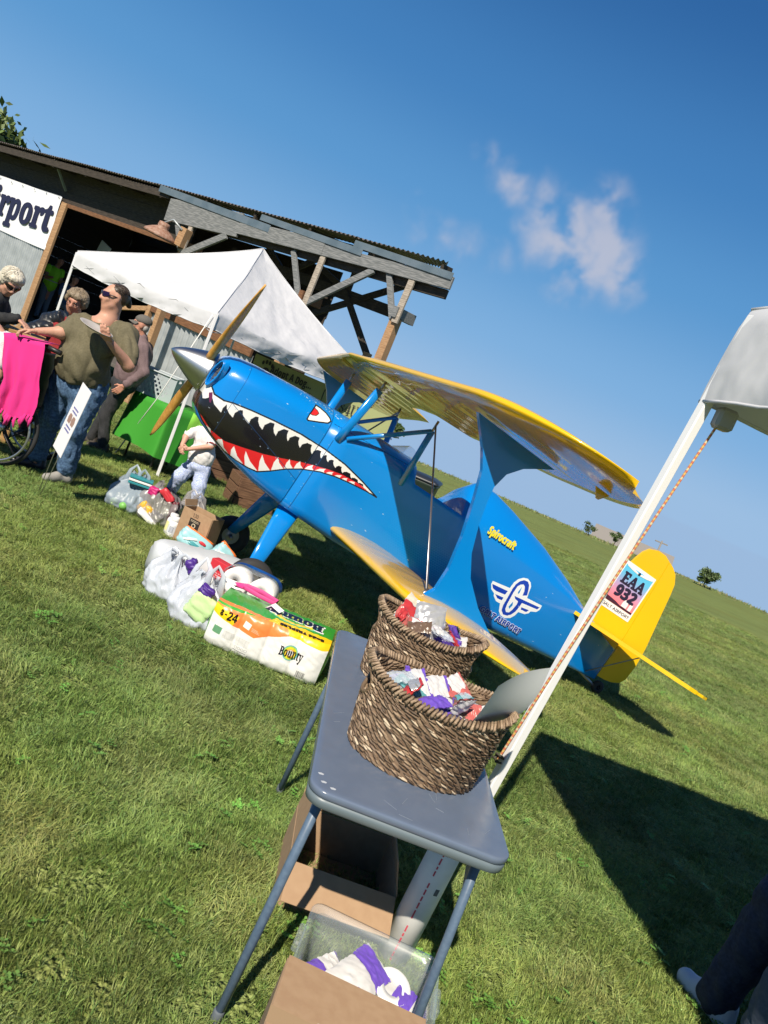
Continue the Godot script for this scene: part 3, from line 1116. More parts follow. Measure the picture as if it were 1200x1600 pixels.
		for q in [[Vector3(0.222, -0.11, 0.426 * s), Vector3(0.224, -0.03, 0.434 * s)], [Vector3(0.705, -0.13, 0.42 * s), Vector3(0.70, -0.04, 0.432 * s)], [Vector3(0.64, -1.0, 1.80 * s), Vector3(0.66, -0.955, 1.78 * s)], [Vector3(1.1, -1.02, 1.84 * s), Vector3(1.12, -0.98, 1.84 * s)], [Vector3(0.62, -1.06, 0.42 * s), Vector3(0.64, -1.03, 0.42 * s)]]:
			b = MB.new()
			b.smooth(true)
			b.tube(q, 0.009, 8)
			put(b, "strut_fitting", steel, pl).position = off
		b = MB.new()
		b.smooth(true)
		b.tube([Vector3(0.70, -0.075, 0.43 * s), Vector3(0.655, -0.975, 1.80 * s)], 0.0075, 6, true, 0.55)
		put(b, "bracing_wire", steel, pl).position = off
		b = MB.new()
		b.box(Vector3(0.65, -1.005, 1.79 * s), Vector3(0.07, 0.035, 0.022), 0.006)
		put(b, "yellow_fitting", yellow, pl).position = off
		b = MB.new()
		b.box(Vector3(1.10, -1.01, 1.84 * s), Vector3(0.06, 0.03, 0.022), 0.006)
		put(b, "yellow_fitting", yellow, pl).position = off
		# aileron and its control horn
		b = MB.new()
		b.prism(v2([0, 0, 0.10, 0.0, 0.055, -0.05, 0.04, -0.05]), Transform3D(Basis(), Vector3(0.92, -0.035, 2.18 * s)), 0.008)
		put(b, "aileron_horn", yellow, pl).position = off
	# landing gear
	for s: float in [1.0, -1.0]:
		b = MB.new()
		b.smooth(true)
		var gr := []
		for t in [0.0, 0.3, 0.6, 1.0]:
			var x0 := lerpf(0.112, 0.074, t)
			var x1 := lerpf(0.287, 0.160, t)
			var c := Vector3((x0 + x1) / 2.0, lerpf(-1.11, -1.60, t), s * lerpf(0.23, 0.545, t))
			var ring := PackedVector3Array()
			for j in 14:
				var a := TAU * j / 14.0
				ring.append(c + Vector3(cos(a) * (x1 - x0) / 2.0, sin(a) * 0.006, s * sin(a) * 0.016))
			gr.append(ring)
		b.loft(gr, true, true, true)
		put(b, "landing_gear_leg", blue, pl).position = off
		b = MB.new()
		b.smooth(true)
		var axle := Transform3D(Basis(Vector3.RIGHT, Vector3.BACK, Vector3.DOWN), Vector3(0.134, -1.642, 0.605 * s))
		var tyre := []
		for i in 17:
			var a := -PI * 0.83 + PI * 1.66 * i / 16.0
			tyre.append([0.108 + cos(a) * 0.052, sin(a) * 0.052])
		b.lathe(tyre, 36, axle, false)
		var ty := put(b, "wheel", rubber, pl)
		ty.position = off
		b = MB.new()
		b.smooth(true)
		b.lathe([[0.006, 0.035], [0.03, 0.033], [0.055, 0.020], [0.072, 0.036], [0.078, 0.030], [0.078, -0.030], [0.072, -0.036], [0.055, -0.020], [0.03, -0.033], [0.006, -0.035]], 28, axle)
		put(b, "rim", mat("wheel_rim", lin(0.30, 0.30, 0.29), 0.4, 0.6), ty)
		b = MB.new()
		b.smooth(true)
		b.tube([Vector3(0.134, -1.642, 0.50 * s), Vector3(0.134, -1.642, 0.665 * s)], 0.016, 10)
		put(b, "axle", steel, pl).position = off
	# tail
	b = MB.new()
	b.prism(v2([2.93, -0.62, 2.965, -0.45, 3.035, -0.15, 3.085, 0.04, 3.115, 0.12, 3.16, 0.175, 3.24, 0.205, 3.33, 0.206, 3.400, 0.182, 3.447, -0.60, 3.44, -0.72, 3.2, -0.70]), Transform3D(), 0.026)
	put(b, "fin", yellow, pl).position = off
	b = MB.new()
	b.prism(v2([3.408, 0.180, 3.47, 0.160, 3.536, 0.12, 3.590, 0.045, 3.615, -0.05, 3.665, -0.30, 3.722, -0.578, 3.740, -0.75, 3.728, -0.90, 3.69, -0.955, 3.617, -0.985, 3.53, -1.0, 3.44, -1.002, 3.455, -0.60]), Transform3D(), 0.022)
	put(b, "rudder", yellow, pl).position = off
	for s: float in [1.0, -1.0]:
		b = MB.new()
		var tp := Transform3D(Basis(Vector3.RIGHT, Vector3(0, 0, s), Vector3(0, -s, 0)), Vector3(0, -0.640, 0))
		b.prism(v2([2.72, 0.05, 2.90, 0.45, 3.06, 0.75, 3.17, 0.93, 3.25, 1.02, 3.33, 1.06, 3.40, 1.07, 3.40, 0.03]), tp, 0.030)
		put(b, "stabilizer", yellow, pl).position = off
		b = MB.new()
		b.prism(v2([3.41, 0.06, 3.41, 1.075, 3.46, 1.085, 3.53, 1.06, 3.60, 0.98, 3.66, 0.80, 3.70, 0.50, 3.68, 0.22, 3.60, 0.10]), tp, 0.022)
		put(b, "elevator", yellow, pl).position = off
		b = MB.new()
		b.smooth(true)
		b.tube([Vector3(3.18, -0.65, 0.62 * s), Vector3(3.28, -1.03, 0.03 * s)], 0.005, 6)
		put(b, "tail_brace", steel, pl).position = off
	b = MB.new()
	b.smooth(true)
	b.tube([Vector3(3.22, -1.04, 0), Vector3(3.40, -1.08, 0), Vector3(3.50, -1.10, 0)], 0.014, 8)
	put(b, "tail_spring", steel, pl).position = off
	b = MB.new()
	b.smooth(true)
	b.lathe([[0.02, 0.018], [0.045, 0.02], [0.06, 0.012], [0.06, -0.012], [0.045, -0.02], [0.02, -0.018]], 18, Transform3D(Basis(Vector3.RIGHT, Vector3.BACK, Vector3.DOWN), Vector3(3.52, -1.088, 0)))
	put(b, "tail_wheel", rubber, pl).position = off
	# cockpit: seat back, windscreen
	b = MB.new()
	b.box(Vector3(1.29, -0.545, 0), Vector3(0.05, 0.06, 0.30), 0.02)
	b.box(Vector3(1.27, -0.75, 0), Vector3(0.05, 0.40, 0.42), 0.02)
	put(b, "seat_back", mat("brown_leather", lin(0.16, 0.11, 0.07), 0.6), pl).position = off
	var glass := mat("clear_perspex", Color(0.85, 0.9, 0.95, 0.12), 0.05)
	glass.transparency = BaseMaterial3D.TRANSPARENCY_ALPHA
	b = MB.new()
	b.smooth(true)
	var ws := []
	for k in 2:
		var row := PackedVector3Array()
		for i in 13:
			var a := PI * i / 12.0
			var rr := 0.24 - 0.05 * k
			row.append(Vector3(0.62 + k * 0.16 + 0.06 * absf(cos(a)), -0.37 + k * 0.10 * sin(a) - (0.07 if i == 0 or i == 12 else 0.0) * (1 - k), cos(a) * rr))
		ws.append(row)
	b.sheet(ws)
	put(b, "windscreen", glass, pl).position = off
	# lettering
	var navy := mat("navy_print", lin(0.008, 0.04, 0.30), 0.4)
	var side := func(x: float, z: float, y: float, yaw: float) -> Transform3D: return Transform3D(Basis(Vector3.UP, yaw), Vector3(x, z, y) + off)
	var q: MeshInstance3D = letter("Spirocraft", 0.060, side.call(1.718, -0.468, 0.296, 0.105), mat("yellow_print", lin(0.85, 0.72, 0.03), 0.4), pl, 0.29, "Droid Sans", 800)
	for d in [[-0.003, 0.0], [0.003, 0.0], [0.0, 0.003], [0.0, -0.003]]:
		q = letter("GALT AIRPORT", 0.044, side.call(2.143 + d[0], -1.016 + d[1], 0.2475, 0.118), mat("white_print", lin(0.7, 0.74, 0.8), 0.4), pl, 0.462, "Droid Sans", 700)
	q = letter("GALT AIRPORT", 0.044, side.call(2.143, -1.016, 0.2492, 0.118), navy, pl, 0.462, "Droid Sans", 700)
	# the club's poster on the fin
	var pc := Transform3D(Basis(), Vector3(3.201, -0.238, 0.0145) + off)
	b = MB.new()
	b.box(Vector3(0, 0, 0), Vector3(0.372, 0.448, 0.003))
	var poster := put(b, "poster", mat("poster_white", lin(0.8, 0.8, 0.8), 0.35), pl)
	poster.transform = pc
	b = MB.new()
	b.uvf = func(p: Vector3) -> Vector2: return Vector2(p.x / 0.34 + 0.5, 0.5 - p.y / 0.36)
	b.box(Vector3(0, 0.0, 0), Vector3(0.336, 0.352, 0.002))
	var pm := mat("poster_sunset", Color.WHITE, 0.35)
	var pi := Image.create(8, 128, false, Image.FORMAT_RGBA8)
	for y in 128:
		var t := y / 127.0
		var c := Color(0.36, 0.74, 0.90).lerp(Color(0.72, 0.60, 0.78), smoothstep(0.1, 0.6, t)).lerp(Color(0.96, 0.50, 0.54), smoothstep(0.45, 0.95, t))
		pi.fill_rect(Rect2i(0, y, 8, 1), c)
	pm.albedo_texture = ImageTexture.create_from_image(pi)
	var scene := put(b, "poster_sky", pm, poster)
	scene.position = Vector3(0, 0.018, 0.0028)
	var ink := mat("poster_ink", lin(0.02, 0.012, 0.04), 0.5)
	letter("EAA", 0.098, Transform3D(Basis(), Vector3(0.0, 0.085, 0.006)), ink, poster, 0.27, "Droid Serif", 800)
	letter("932", 0.100, Transform3D(Basis(), Vector3(0.0, -0.035, 0.006)), ink, poster, 0.24, "Droid Sans", 800)
	letter("GALT AIRPORT", 0.026, Transform3D(Basis(), Vector3(0.0, -0.192, 0.004)), ink, poster, 0.33)
	var plum := mat("poster_plum", lin(0.05, 0.012, 0.03), 0.5)
	b = MB.new()
	b.prism(v2([-0.166, -0.156, 0.166, -0.156, 0.166, -0.140, 0.02, -0.142, -0.05, -0.128, -0.166, -0.118]), Transform3D(), 0.0018)
	var hill := put(b, "poster_hill", plum, poster)
	hill.position.z = 0.0052
	b = MB.new()
	b.prism(v2([0.02, -0.138, 0.02, -0.10, 0.032, -0.075, 0.052, -0.068, 0.07, -0.078, 0.08, -0.10, 0.08, -0.138]), Transform3D(), 0.0018)
	b.prism(v2([0.10, -0.140, 0.10, -0.082, 0.135, -0.082, 0.135, -0.140]), Transform3D(), 0.0018)
	put(b, "poster_barn", mat("poster_white", Color.WHITE), poster).position.z = 0.0066
	b = MB.new()
	b.prism(v2([0.0, 0.178, -0.03, 0.184, -0.09, 0.200, -0.15, 0.196, -0.156, 0.186, -0.10, 0.176, -0.02, 0.168, 0.02, 0.168, 0.10, 0.176, 0.156, 0.188, 0.15, 0.198, 0.09, 0.200, 0.03, 0.186]), Transform3D(), 0.0018)
	put(b, "poster_propeller", mat("poster_white", Color.WHITE), poster).position.z = 0.0052
	b = MB.new()
	b.smooth(true)
	b.lathe([[0.014, -0.001], [0.014, 0.001]], 16, Transform3D(Basis(Vector3.RIGHT, PI / 2), Vector3(0, 0.178, 0.0068)))
	put(b, "poster_hub", ink, poster)

# ---------------------------------------------------------------- folding table, baskets and what lies under it
func rounded_rect(w: float, l: float, r: float, n := 6) -> PackedVector2Array:
	var p := PackedVector2Array()
	for c in [[w - r, r, -PI / 2], [w - r, l - r, 0.0], [r, l - r, PI / 2], [r, r, PI]]:
		for i in n + 1:
			var a: float = c[2] + PI / 2 * i / n
			p.append(Vector2(c[0] + cos(a) * r, c[1] + sin(a) * r))
	return p

func build_table() -> void:
	var yaw := deg_to_rad(3.4)
	var base := Vector3(0.086, 0, -1.731)
	var t := thing("folding_table", "long narrow grey-blue folding table with tubular legs holding two baskets", "table", base, yaw)
	var top := nmat("table_top_enamel", lin(0.112, 0.145, 0.212), lin(0.120, 0.154, 0.222), 0.42, Vector3(2, 2, 2), 41, 0.02)
	top.roughness_texture = noise_tex(0.05, Color(0.3, 0.3, 0.3), Color(0.6, 0.6, 0.6), 43, 4)
	var rim := mat("table_rim_enamel", lin(0.12, 0.155, 0.18), 0.4)
	var legm := nmat("table_leg_enamel", lin(0.075, 0.115, 0.18), lin(0.10, 0.15, 0.22), 0.38, Vector3(4, 4, 4), 42, 0.05)
	var w := 0.527
	var l := 1.283
	# local: x across, z from the near end (0) to the far end (-l)
	var flat := Transform3D(Basis(Vector3.RIGHT, Vector3.FORWARD, Vector3.UP), Vector3.ZERO)
	var b := MB.new()
	b.smooth(true)
	var rings := []
	for q in [[0.020, 0.7168], [0.006, 0.7164], [0.002, 0.7152], [0.0, 0.7120], [0.0, 0.7000], [0.004, 0.6965], [0.0075, 0.6950]]:
		var ring := PackedVector3Array()
		for p in rounded_rect(w - 2 * q[0], l - 2 * q[0], 0.052 - q[0] * 0.8, 8):
			ring.append(Vector3(p.x + q[0], q[1], -(p.y + q[0])))
		rings.append(ring)
	b.loft(rings, true, true, false)
	put(b, "table_top", top, t)
	b = MB.new()
	b.smooth(true)
	rings = []
	for q in [[0.0075, 0.6965], [0.002, 0.6940], [0.001, 0.6850], [0.003, 0.6720], [0.010, 0.6680], [0.030, 0.6690]]:
		var ring := PackedVector3Array()
		for p in rounded_rect(w - 2 * q[0], l - 2 * q[0], 0.052 - q[0] * 0.8, 8):
			ring.append(Vector3(p.x + q[0], q[1], -(p.y + q[0])))
		rings.append(ring)
	b.loft(rings, true, false, true)
	put(b, "table_apron", rim, t)
	# scratches
	b = MB.new()
	for i in 26:
		rng.seed = 1200 + i
		var p := Vector3(rng.randf_range(0.03, w - 0.03), 0.7172, -rng.randf_range(0.02, 0.5) if i < 18 else -rng.randf_range(0.5, 1.24))
		b.box(p, Vector3(rng.randf_range(0.006, 0.045), 0.0005, rng.randf_range(0.0005, 0.0012)), 0.0, Basis(Vector3.UP, rng.randf() * TAU))
	put(b, "scratches", mat("scratched_enamel", lin(0.20, 0.235, 0.29), 0.6), t).set_meta("kind", "stuff")
	# chips where the enamel has gone
	b = MB.new()
	for q in [[0.03, 0.035], [0.055, 0.02], [0.46, 0.012], [0.02, 0.07], [0.40, 0.009]]:
		b.prism(v2([0, 0, 0.010, 0.002, 0.012, 0.008, 0.004, 0.010, -0.004, 0.006]), Transform3D(Basis(Vector3.RIGHT, Vector3.FORWARD, Vector3.UP), Vector3(q[0], 0.7168 if q[1] > 0.015 else 0.7158, -q[1] - 0.004)), 0.0008)
	var chip := put(b, "enamel_chips", mat("bare_primer", lin(0.45, 0.48, 0.52), 0.6), t)
	chip.set_meta("kind", "stuff")
	for q in [[0.050, -0.09, -0.030, 0.035], [w - 0.050, -0.09, 0.030, 0.035], [0.045, -l + 0.16, -0.015, -0.10], [w - 0.045, -l + 0.16, 0.015, -0.10]]:
		b = MB.new()
		b.smooth(true)
		var a := Vector3(q[0], 0.672, q[1])
		var foot := Vector3(q[0] + q[2], 0.004, q[1] + q[3])
		b.tube([a, a.lerp(foot, 0.5), foot], 0.0125, 12)
		var leg := put(b, "leg", legm, t)
		b = MB.new()
		b.smooth(true)
		b.lathe([[0.0135, 0.0], [0.0150, 0.004], [0.0150, 0.030], [0.0135, 0.034]], 12, Transform3D(Basis(), foot - Vector3(0, 0.002, 0)))
		put(b, "foot_cap", mat("grey_rubber", lin(0.10, 0.12, 0.14), 0.8), leg)
		b = MB.new()
		var k := 1.0 if q[1] > -0.5 else -1.0
		b.bar(a.lerp(foot, 0.22) + Vector3(0, 0, 0.006), Vector3(q[0], 0.668, q[1] - k * 0.13), 0.012, 0.003, Vector3.UP, 0.001)
		put(b, "leg_brace", mat("bright_steel", lin(0.5, 0.5, 0.5), 0.35, 0.9), leg)
	for z in [-0.09, -l + 0.16]:
		b = MB.new()
		b.smooth(true)
		b.tube([Vector3(0.05, 0.659, z), Vector3(w - 0.05, 0.659, z)], 0.008, 8)
		put(b, "cross_bar", legm, t)
	basket(Vector3(0.336, 0.7165, -2.095), deg_to_rad(2.0), 0.206, 0.162, 0.215, "near brown woven basket full of small packets and a curled paper", 5)
	basket(Vector3(0.308, 0.7165, -2.665), deg_to_rad(-6.0), 0.188, 0.152, 0.225, "far brown woven basket holding red and silver packets", 17)
	packets()
	under_table()

# a basket of twisted water-hyacinth strands: rows of overlapping lens-shaped turns, a wrapped rim and a hand hole at each end
func basket(at: Vector3, turn: float, a: float, c: float, h: float, label: String, sd: int) -> void:
	rng.seed = sd
	var k := thing("woven_basket", label, "basket", at, turn, "baskets on the folding table")
	var straw := mat("woven_straw", Color.WHITE, 0.55)
	straw.vertex_color_use_as_albedo = true
	straw.normal_enabled = true
	straw.normal_texture = bump_tex(0.05, 6.0, 9)
	straw.uv1_triplanar = true
	straw.uv1_scale = Vector3(14, 14, 14)
	var inner := mat("basket_core", lin(0.19, 0.13, 0.085), 0.9)
	var ell := func(ang: float, y: float, grow: float) -> Vector3:
		var g := 0.90 + 0.12 * y / h
		return Vector3(cos(ang) * (a * g + grow), y, sin(ang) * (c * g + grow))
	var rim_h := func(ang: float) -> float: return h * (1.0 + 0.16 * pow(absf(cos(ang)), 3.0))
	var in_hole := func(ang: float, y: float) -> bool:
		var d: float = minf(absf(angle_difference(ang, 0.0)), absf(angle_difference(ang, PI)))
		var yy: float = (y - h * 0.86) / (h * 0.19)
		return (d / 0.42) * (d / 0.42) + yy * yy < 1.0
	# wall behind the weave
	var b := MB.new()
	b.smooth(true)
	var n := 72
	var m := 16
	for i in n:
		for j in m:
			var a0 := TAU * i / n
			var a1 := TAU * (i + 1) / n
			var am := (a0 + a1) / 2.0
			var hh: float = rim_h.call(am)
			var y0 := hh * j / m
			var y1 := hh * (j + 1) / m
			if in_hole.call(am, (y0 + y1) / 2.0):
				continue
			for g: float in [0.0, -0.006]:
				var p0: Vector3 = ell.call(a0, y0, g)
				b.quad_o(p0, ell.call(a1, y0, g), ell.call(a1, y1, g), ell.call(a0, y1, g), Vector3(cos(am), 0, sin(am)) * (1.0 if g == 0.0 else -1.0))
	var floor_ := PackedVector2Array()
	for i in 40:
		floor_.append(Vector2(cos(TAU * i / 40) * a * 0.9, sin(TAU * i / 40) * c * 0.9))
	b.smooth(false)
	b.prism(floor_, Transform3D(Basis(Vector3.RIGHT, Vector3.BACK, Vector3.DOWN), Vector3(0, 0.007, 0)), 0.008)
	put(b, "basket_wall", inner, k)
	b = MB.new()
	b.smooth(true)
	var rows := int(h / 0.0092)
	for side_: float in [1.0, -1.0]:
		for r in rows + 3:
			var y := 0.007 + r * 0.0092
			var cnt := 52
			for i in cnt:
				var ang := TAU * (i + (0.5 if r % 2 else 0.0) + rng.randf_range(-0.22, 0.22)) / cnt
				if y > rim_h.call(ang) - 0.012 or in_hole.call(ang, y):
					continue
				var tone := rng.randf()
				var col := Color(0.115, 0.072, 0.042).lerp(Color(0.30, 0.215, 0.14), tone * tone)
				if rng.randf() < 0.09:
					col = Color(0.50, 0.40, 0.29)
				if rng.randf() < 0.12:
					col = Color(0.075, 0.048, 0.03)
				b.col = col
				strand(b, ell, ang, y + rng.randf_range(-0.003, 0.003), TAU / cnt * rng.randf_range(0.85, 1.25), 0.0082 * rng.randf_range(0.65, 1.35), 0.0045 * side_ if side_ > 0.0 else -0.0095, side_, 0.5 + rng.randf_range(-0.3, 0.3))
	var wv := put(b, "woven_strands", straw, k)
	wv.set_meta("kind", "stuff")
	# rim: a braid of short wrapped turns
	b = MB.new()
	b.smooth(true)
	for i in 110:
		var ang := TAU * i / 110.0
		var y: float = rim_h.call(ang)
		var p: Vector3 = ell.call(ang, y, -0.001)
		var q: Vector3 = ell.call(ang + 0.035, y + 0.004 * sin(i * 2.1), 0.002)
		var out := Vector3(cos(ang) / a, 0, sin(ang) / c).normalized()
		var col := Color(0.16, 0.105, 0.065).lerp(Color(0.38, 0.28, 0.19), rng.randf())
		b.col = col
		b.tube([p - out * 0.009 - Vector3(0, 0.006, 0), p + Vector3(0, 0.0075, 0), q + out * 0.009 - Vector3(0, 0.004, 0), q + out * 0.006 - Vector3(0, 0.012, 0)], [0.0035, 0.0052, 0.0052, 0.003], 6)
	var rimo := put(b, "wrapped_rim", straw, k)
	rimo.set_meta("kind", "stuff")
	# wrapped edge round each hand hole
	for e: float in [0.0, PI]:
		b = MB.new()
		b.smooth(true)
		var loop := []
		for i in 25:
			var s := TAU * i / 24.0
			loop.append(ell.call(e + cos(s) * 0.43, h * 0.86 + sin(s) * h * 0.2, 0.001))
		b.col = Color(0.17, 0.115, 0.07)
		b.tube(loop, 0.0065, 6, false)
		put(b, "hand_hole_edge", straw, k)

func strand(b: MB, ell, ang: float, y: float, da: float, hh: float, grow: float, side_: float, slope: float) -> void:
	var rows := []
	for i in 5:
		var t := i / 4.0
		var s := sin(PI * clampf(t, 0.06, 0.94))
		var aa := ang + (t - 0.5) * da
		var yy := y + (t - 0.5) * hh * slope * 2.2
		var up := hh * 0.5 * (0.35 + 0.65 * s)
		rows.append([ell.call(aa, yy - up, grow - 0.004 * side_), ell.call(aa, yy - up * 0.2, grow + 0.0030 * s * side_), ell.call(aa, yy + up * 0.5, grow + 0.0025 * s * side_), ell.call(aa, yy + up, grow - 0.004 * side_)])
	var out := Vector3(cos(ang), 0.0, sin(ang)) * side_
	for i in 4:
		for j in 3:
			b.quad_o(rows[i][j], rows[i + 1][j], rows[i + 1][j + 1], rows[i][j + 1], out)

# a flat filled pouch, puffed a little, crimped at both ends
func pouch(n: String, label: String, at: Vector3, bas: Basis, w: float, l: float, puff: float, m: Material, band: Material, sd: int, group := "") -> Node3D:
	var o := thing(n, label, "packet", at, 0.0, group)
	o.basis = bas
	rng.seed = sd
	var nz := FastNoiseLite.new()
	nz.seed = sd
	nz.frequency = 14.0
	var grid := func(s: float, lift: float, u0: float, u1: float) -> Array:
		var g := []
		for r in 25:
			var row := PackedVector3Array()
			for c in 15:
				var u := lerpf(u0, u1, r / 24.0)
				var v := c / 14.0
				var x := (v - 0.5) * w
				var y := (u - 0.5) * l
				var p := puff * pow(maxf(0.0, sin(PI * u)), 0.6) * pow(maxf(0.0, sin(PI * v)), 0.6)
				var wr := nz.get_noise_2d(x * 3.0, y * 3.0) * 0.007 + nz.get_noise_2d(x * 9.0, y * 2.0) * 0.002
				row.append(Vector3(x + nz.get_noise_2d(y * 4.0, 3.0) * 0.004, y, s * (p + lift) + wr))
			g.append(row)
		return g
	for s: float in [1.0, -1.0]:
		var b := MB.new()
		b.smooth(true)
		b.sheet(grid.call(s, 0.0006, 0.0, 1.0))
		put(b, "pouch_film", m, o)
	if band:
		var b := MB.new()
		b.smooth(true)
		b.sheet(grid.call(1.0, 0.006, 0.58, 0.93))
		put(b, "printed_band", band, o)
	return o

func film(key: String, c: Color, alpha := 0.35, rough := 0.12) -> StandardMaterial3D:
	var m := mat(key, Color(c.r, c.g, c.b, alpha), rough)
	m.transparency = BaseMaterial3D.TRANSPARENCY_ALPHA
	m.cull_mode = BaseMaterial3D.CULL_DISABLED
	return m

func packets() -> void:
	var red := mat("red_print_film", lin(0.42, 0.035, 0.04), 0.28)
	var salmon := mat("salmon_print_film", lin(0.44, 0.11, 0.10), 0.3)
	var purple := mat("purple_print_film", lin(0.13, 0.07, 0.42), 0.28)
	var white := mat("white_print_film", lin(0.52, 0.52, 0.53), 0.3)
	var clear := film("clear_pouch_film", Color(0.82, 0.86, 0.9), 0.4, 0.1)
	var silver := mat("silver_film", lin(0.55, 0.56, 0.57), 0.25, 0.55)
	var brown := mat("brown_treat_film", lin(0.13, 0.085, 0.06), 0.3)
	var teal := mat("teal_print_film", lin(0.10, 0.30, 0.33), 0.3)
	var tilt := func(yaw: float, lean: float, roll: float) -> Basis: return Basis(Vector3.UP, yaw) * Basis(Vector3.RIGHT, lean) * Basis(Vector3.BACK, roll)
	# near basket: a bed of packets up to the rim
	var rows := [
		["red and white treat packet standing at the back of near basket", Vector3(0.375, 0.905, -2.165), tilt.call(0.25, -0.75, -0.9), 0.10, 0.15, 0.014, salmon, white],
		["salmon pink packet lying beside the red packet in near basket", Vector3(0.395, 0.895, -2.125), tilt.call(0.2, -0.95, -1.0), 0.10, 0.15, 0.014, salmon, null],
		["long purple wipes packet across the middle of near basket", Vector3(0.290, 0.895, -2.115), tilt.call(0.1, -0.9, -1.15), 0.11, 0.20, 0.016, purple, white],
		["purple and white packet at the left end of near basket", Vector3(0.245, 0.895, -2.11), tilt.call(-0.3, -0.9, -0.8), 0.11, 0.15, 0.016, purple, white],
		["clear pouch with teal print at the left front of near basket", Vector3(0.255, 0.885, -2.065), tilt.call(0.2, -1.0, -0.5), 0.12, 0.13, 0.018, clear, teal],
		["brown treat pouch in the middle front of near basket", Vector3(0.345, 0.885, -2.045), tilt.call(0.3, -1.0, -1.3), 0.11, 0.17, 0.016, brown, null],
		["crumpled clear pouch at the right front of near basket", Vector3(0.395, 0.885, -2.04), tilt.call(0.6, -1.1, -0.6), 0.12, 0.14, 0.016, clear, white],
		["white printed packet leaning at the right of near basket", Vector3(0.415, 0.895, -2.06), tilt.call(-0.2, -0.7, -1.2), 0.09, 0.13, 0.010, white, salmon],
		["dark purple packet under the curled paper in near basket", Vector3(0.425, 0.885, -2.05), tilt.call(0.5, -0.9, -0.4), 0.10, 0.13, 0.014, purple, brown],
		["clear pouch lying against the front wall of near basket", Vector3(0.315, 0.885, -2.035), tilt.call(-0.4, -1.2, -1.5), 0.10, 0.15, 0.015, clear, purple],
		["red packet at the left end of far basket", Vector3(0.225, 0.93, -2.68), tilt.call(0.4, -0.75, -0.5), 0.10, 0.15, 0.014, red, null],
		["cream and red packet in the middle of far basket", Vector3(0.285, 0.905, -2.61), tilt.call(0.1, -0.85, -0.2), 0.12, 0.15, 0.016, red, white],
		["silver wrapped packet in the middle of far basket", Vector3(0.300, 0.945, -2.68), tilt.call(0.0, -0.6, 0.15), 0.11, 0.17, 0.016, silver, null],
		["silver packet with purple print at the right of far basket", Vector3(0.375, 0.900, -2.60), tilt.call(-0.2, -0.8, 0.2), 0.10, 0.14, 0.014, silver, purple],
		["shiny clear pouch on top of the red packet in far basket", Vector3(0.230, 0.950, -2.73), tilt.call(0.6, -0.7, -0.7), 0.10, 0.14, 0.016, clear, null],
		["white packet at the right end of far basket", Vector3(0.405, 0.91, -2.66), tilt.call(-0.5, -1.0, 0.5), 0.10, 0.13, 0.012, white, null]]
	for i in rows.size():
		var q: Array = rows[i]
		pouch("treat_packet", q[0], q[1], q[2], q[3], q[4], q[5], q[6], q[7], 60 + i, "packets in the baskets")
	# filling below, so that the baskets are full
	for q in [[Vector3(0.345, 0.80, -2.095), 0.10, 0.055], [Vector3(0.315, 0.82, -2.665), 0.09, 0.055]]:
		var cols := [brown, purple, white, salmon, silver, teal]
		for i in 6:
			rng.seed = 300 + i
			var a := rng.randf() * TAU
			var r := sqrt(rng.randf())
			var near: bool = q[0].z > -2.4
			pouch("treat_packet", ["brown", "purple", "white", "salmon pink", "silver", "teal"][i] + (" packet half buried low in the near basket" if near else " packet half buried low in the far basket"), q[0] + Vector3(cos(a) * q[1] * r, rng.randf_range(0.0, 0.045), sin(a) * q[2] * r), tilt.call(rng.randf() * 3.0, -1.25 + rng.randf() * 0.5, rng.randf() * 3.0), 0.10, 0.14, 0.016, cols[i % 6], null, 400 + i, "packets in the baskets")
	# loose small sachets on top
	var tones := [silver, white, purple, red, clear, brown, salmon, teal]
	var words := ["silver", "white", "purple", "red", "clear", "brown", "salmon pink", "teal"]
	for k in 2:
		var ctr := Vector3(0.325, 0.905, -2.09) if k == 0 else Vector3(0.305, 0.935, -2.66)
		for i in 8:
			rng.seed = 700 + i + 20 * k
			var a := TAU * i / 8.0 + 0.4 * k
			pouch("treat_sachet", "small " + words[(i + 3 * k) % 8] + (" sachet lying on top in the near basket" if k == 0 else " sachet lying on top in the far basket"), ctr + Vector3(cos(a) * 0.105, rng.randf_range(-0.006, 0.03), sin(a) * 0.070), tilt.call(rng.randf() * 6.0, -1.0 + rng.randf_range(-0.4, 0.5), rng.randf_range(-1.2, 1.2)), 0.055, 0.085, 0.010, tones[(i + 3 * k) % 8], tones[(i + 3 * k + 5) % 8] if i % 2 else null, 800 + i + 20 * k, "packets in the baskets")
	# the curled sheet of paper, in the near basket's right end
	var b := MB.new()
	b.smooth(true)
	var g := []
	for r in 15:
		var row := PackedVector3Array()
		for c in 11:
			var u := r / 14.0
			var v := c / 10.0
			var p := Vector3(0.405, 0.860, -1.995).lerp(Vector3(0.535, 0.895, -2.13), v)
			var e := Vector3(0.432, 1.072, -1.890).lerp(Vector3(0.575, 1.130, -2.04), v)
			var q := p.lerp(e, u)
			q += Vector3(0.69, -0.38, 0.61) * (0.020 * sin(PI * u) * (0.4 + v) - 0.012 * sin(v * 3.0))
			row.append(q - Vector3(0.405, 0.905, -1.995))
		g.append(row)
	b.sheet(g)
	var paper := mat("white_paper", lin(0.58, 0.60, 0.63), 0.8)
	paper.cull_mode = BaseMaterial3D.CULL_DISABLED
	var o := put(b, "paper_sheet", paper)
	o.position = Vector3(0.405, 0.905, -1.995)
	tag(o, "curled white sheet of paper standing in near basket", "paper")

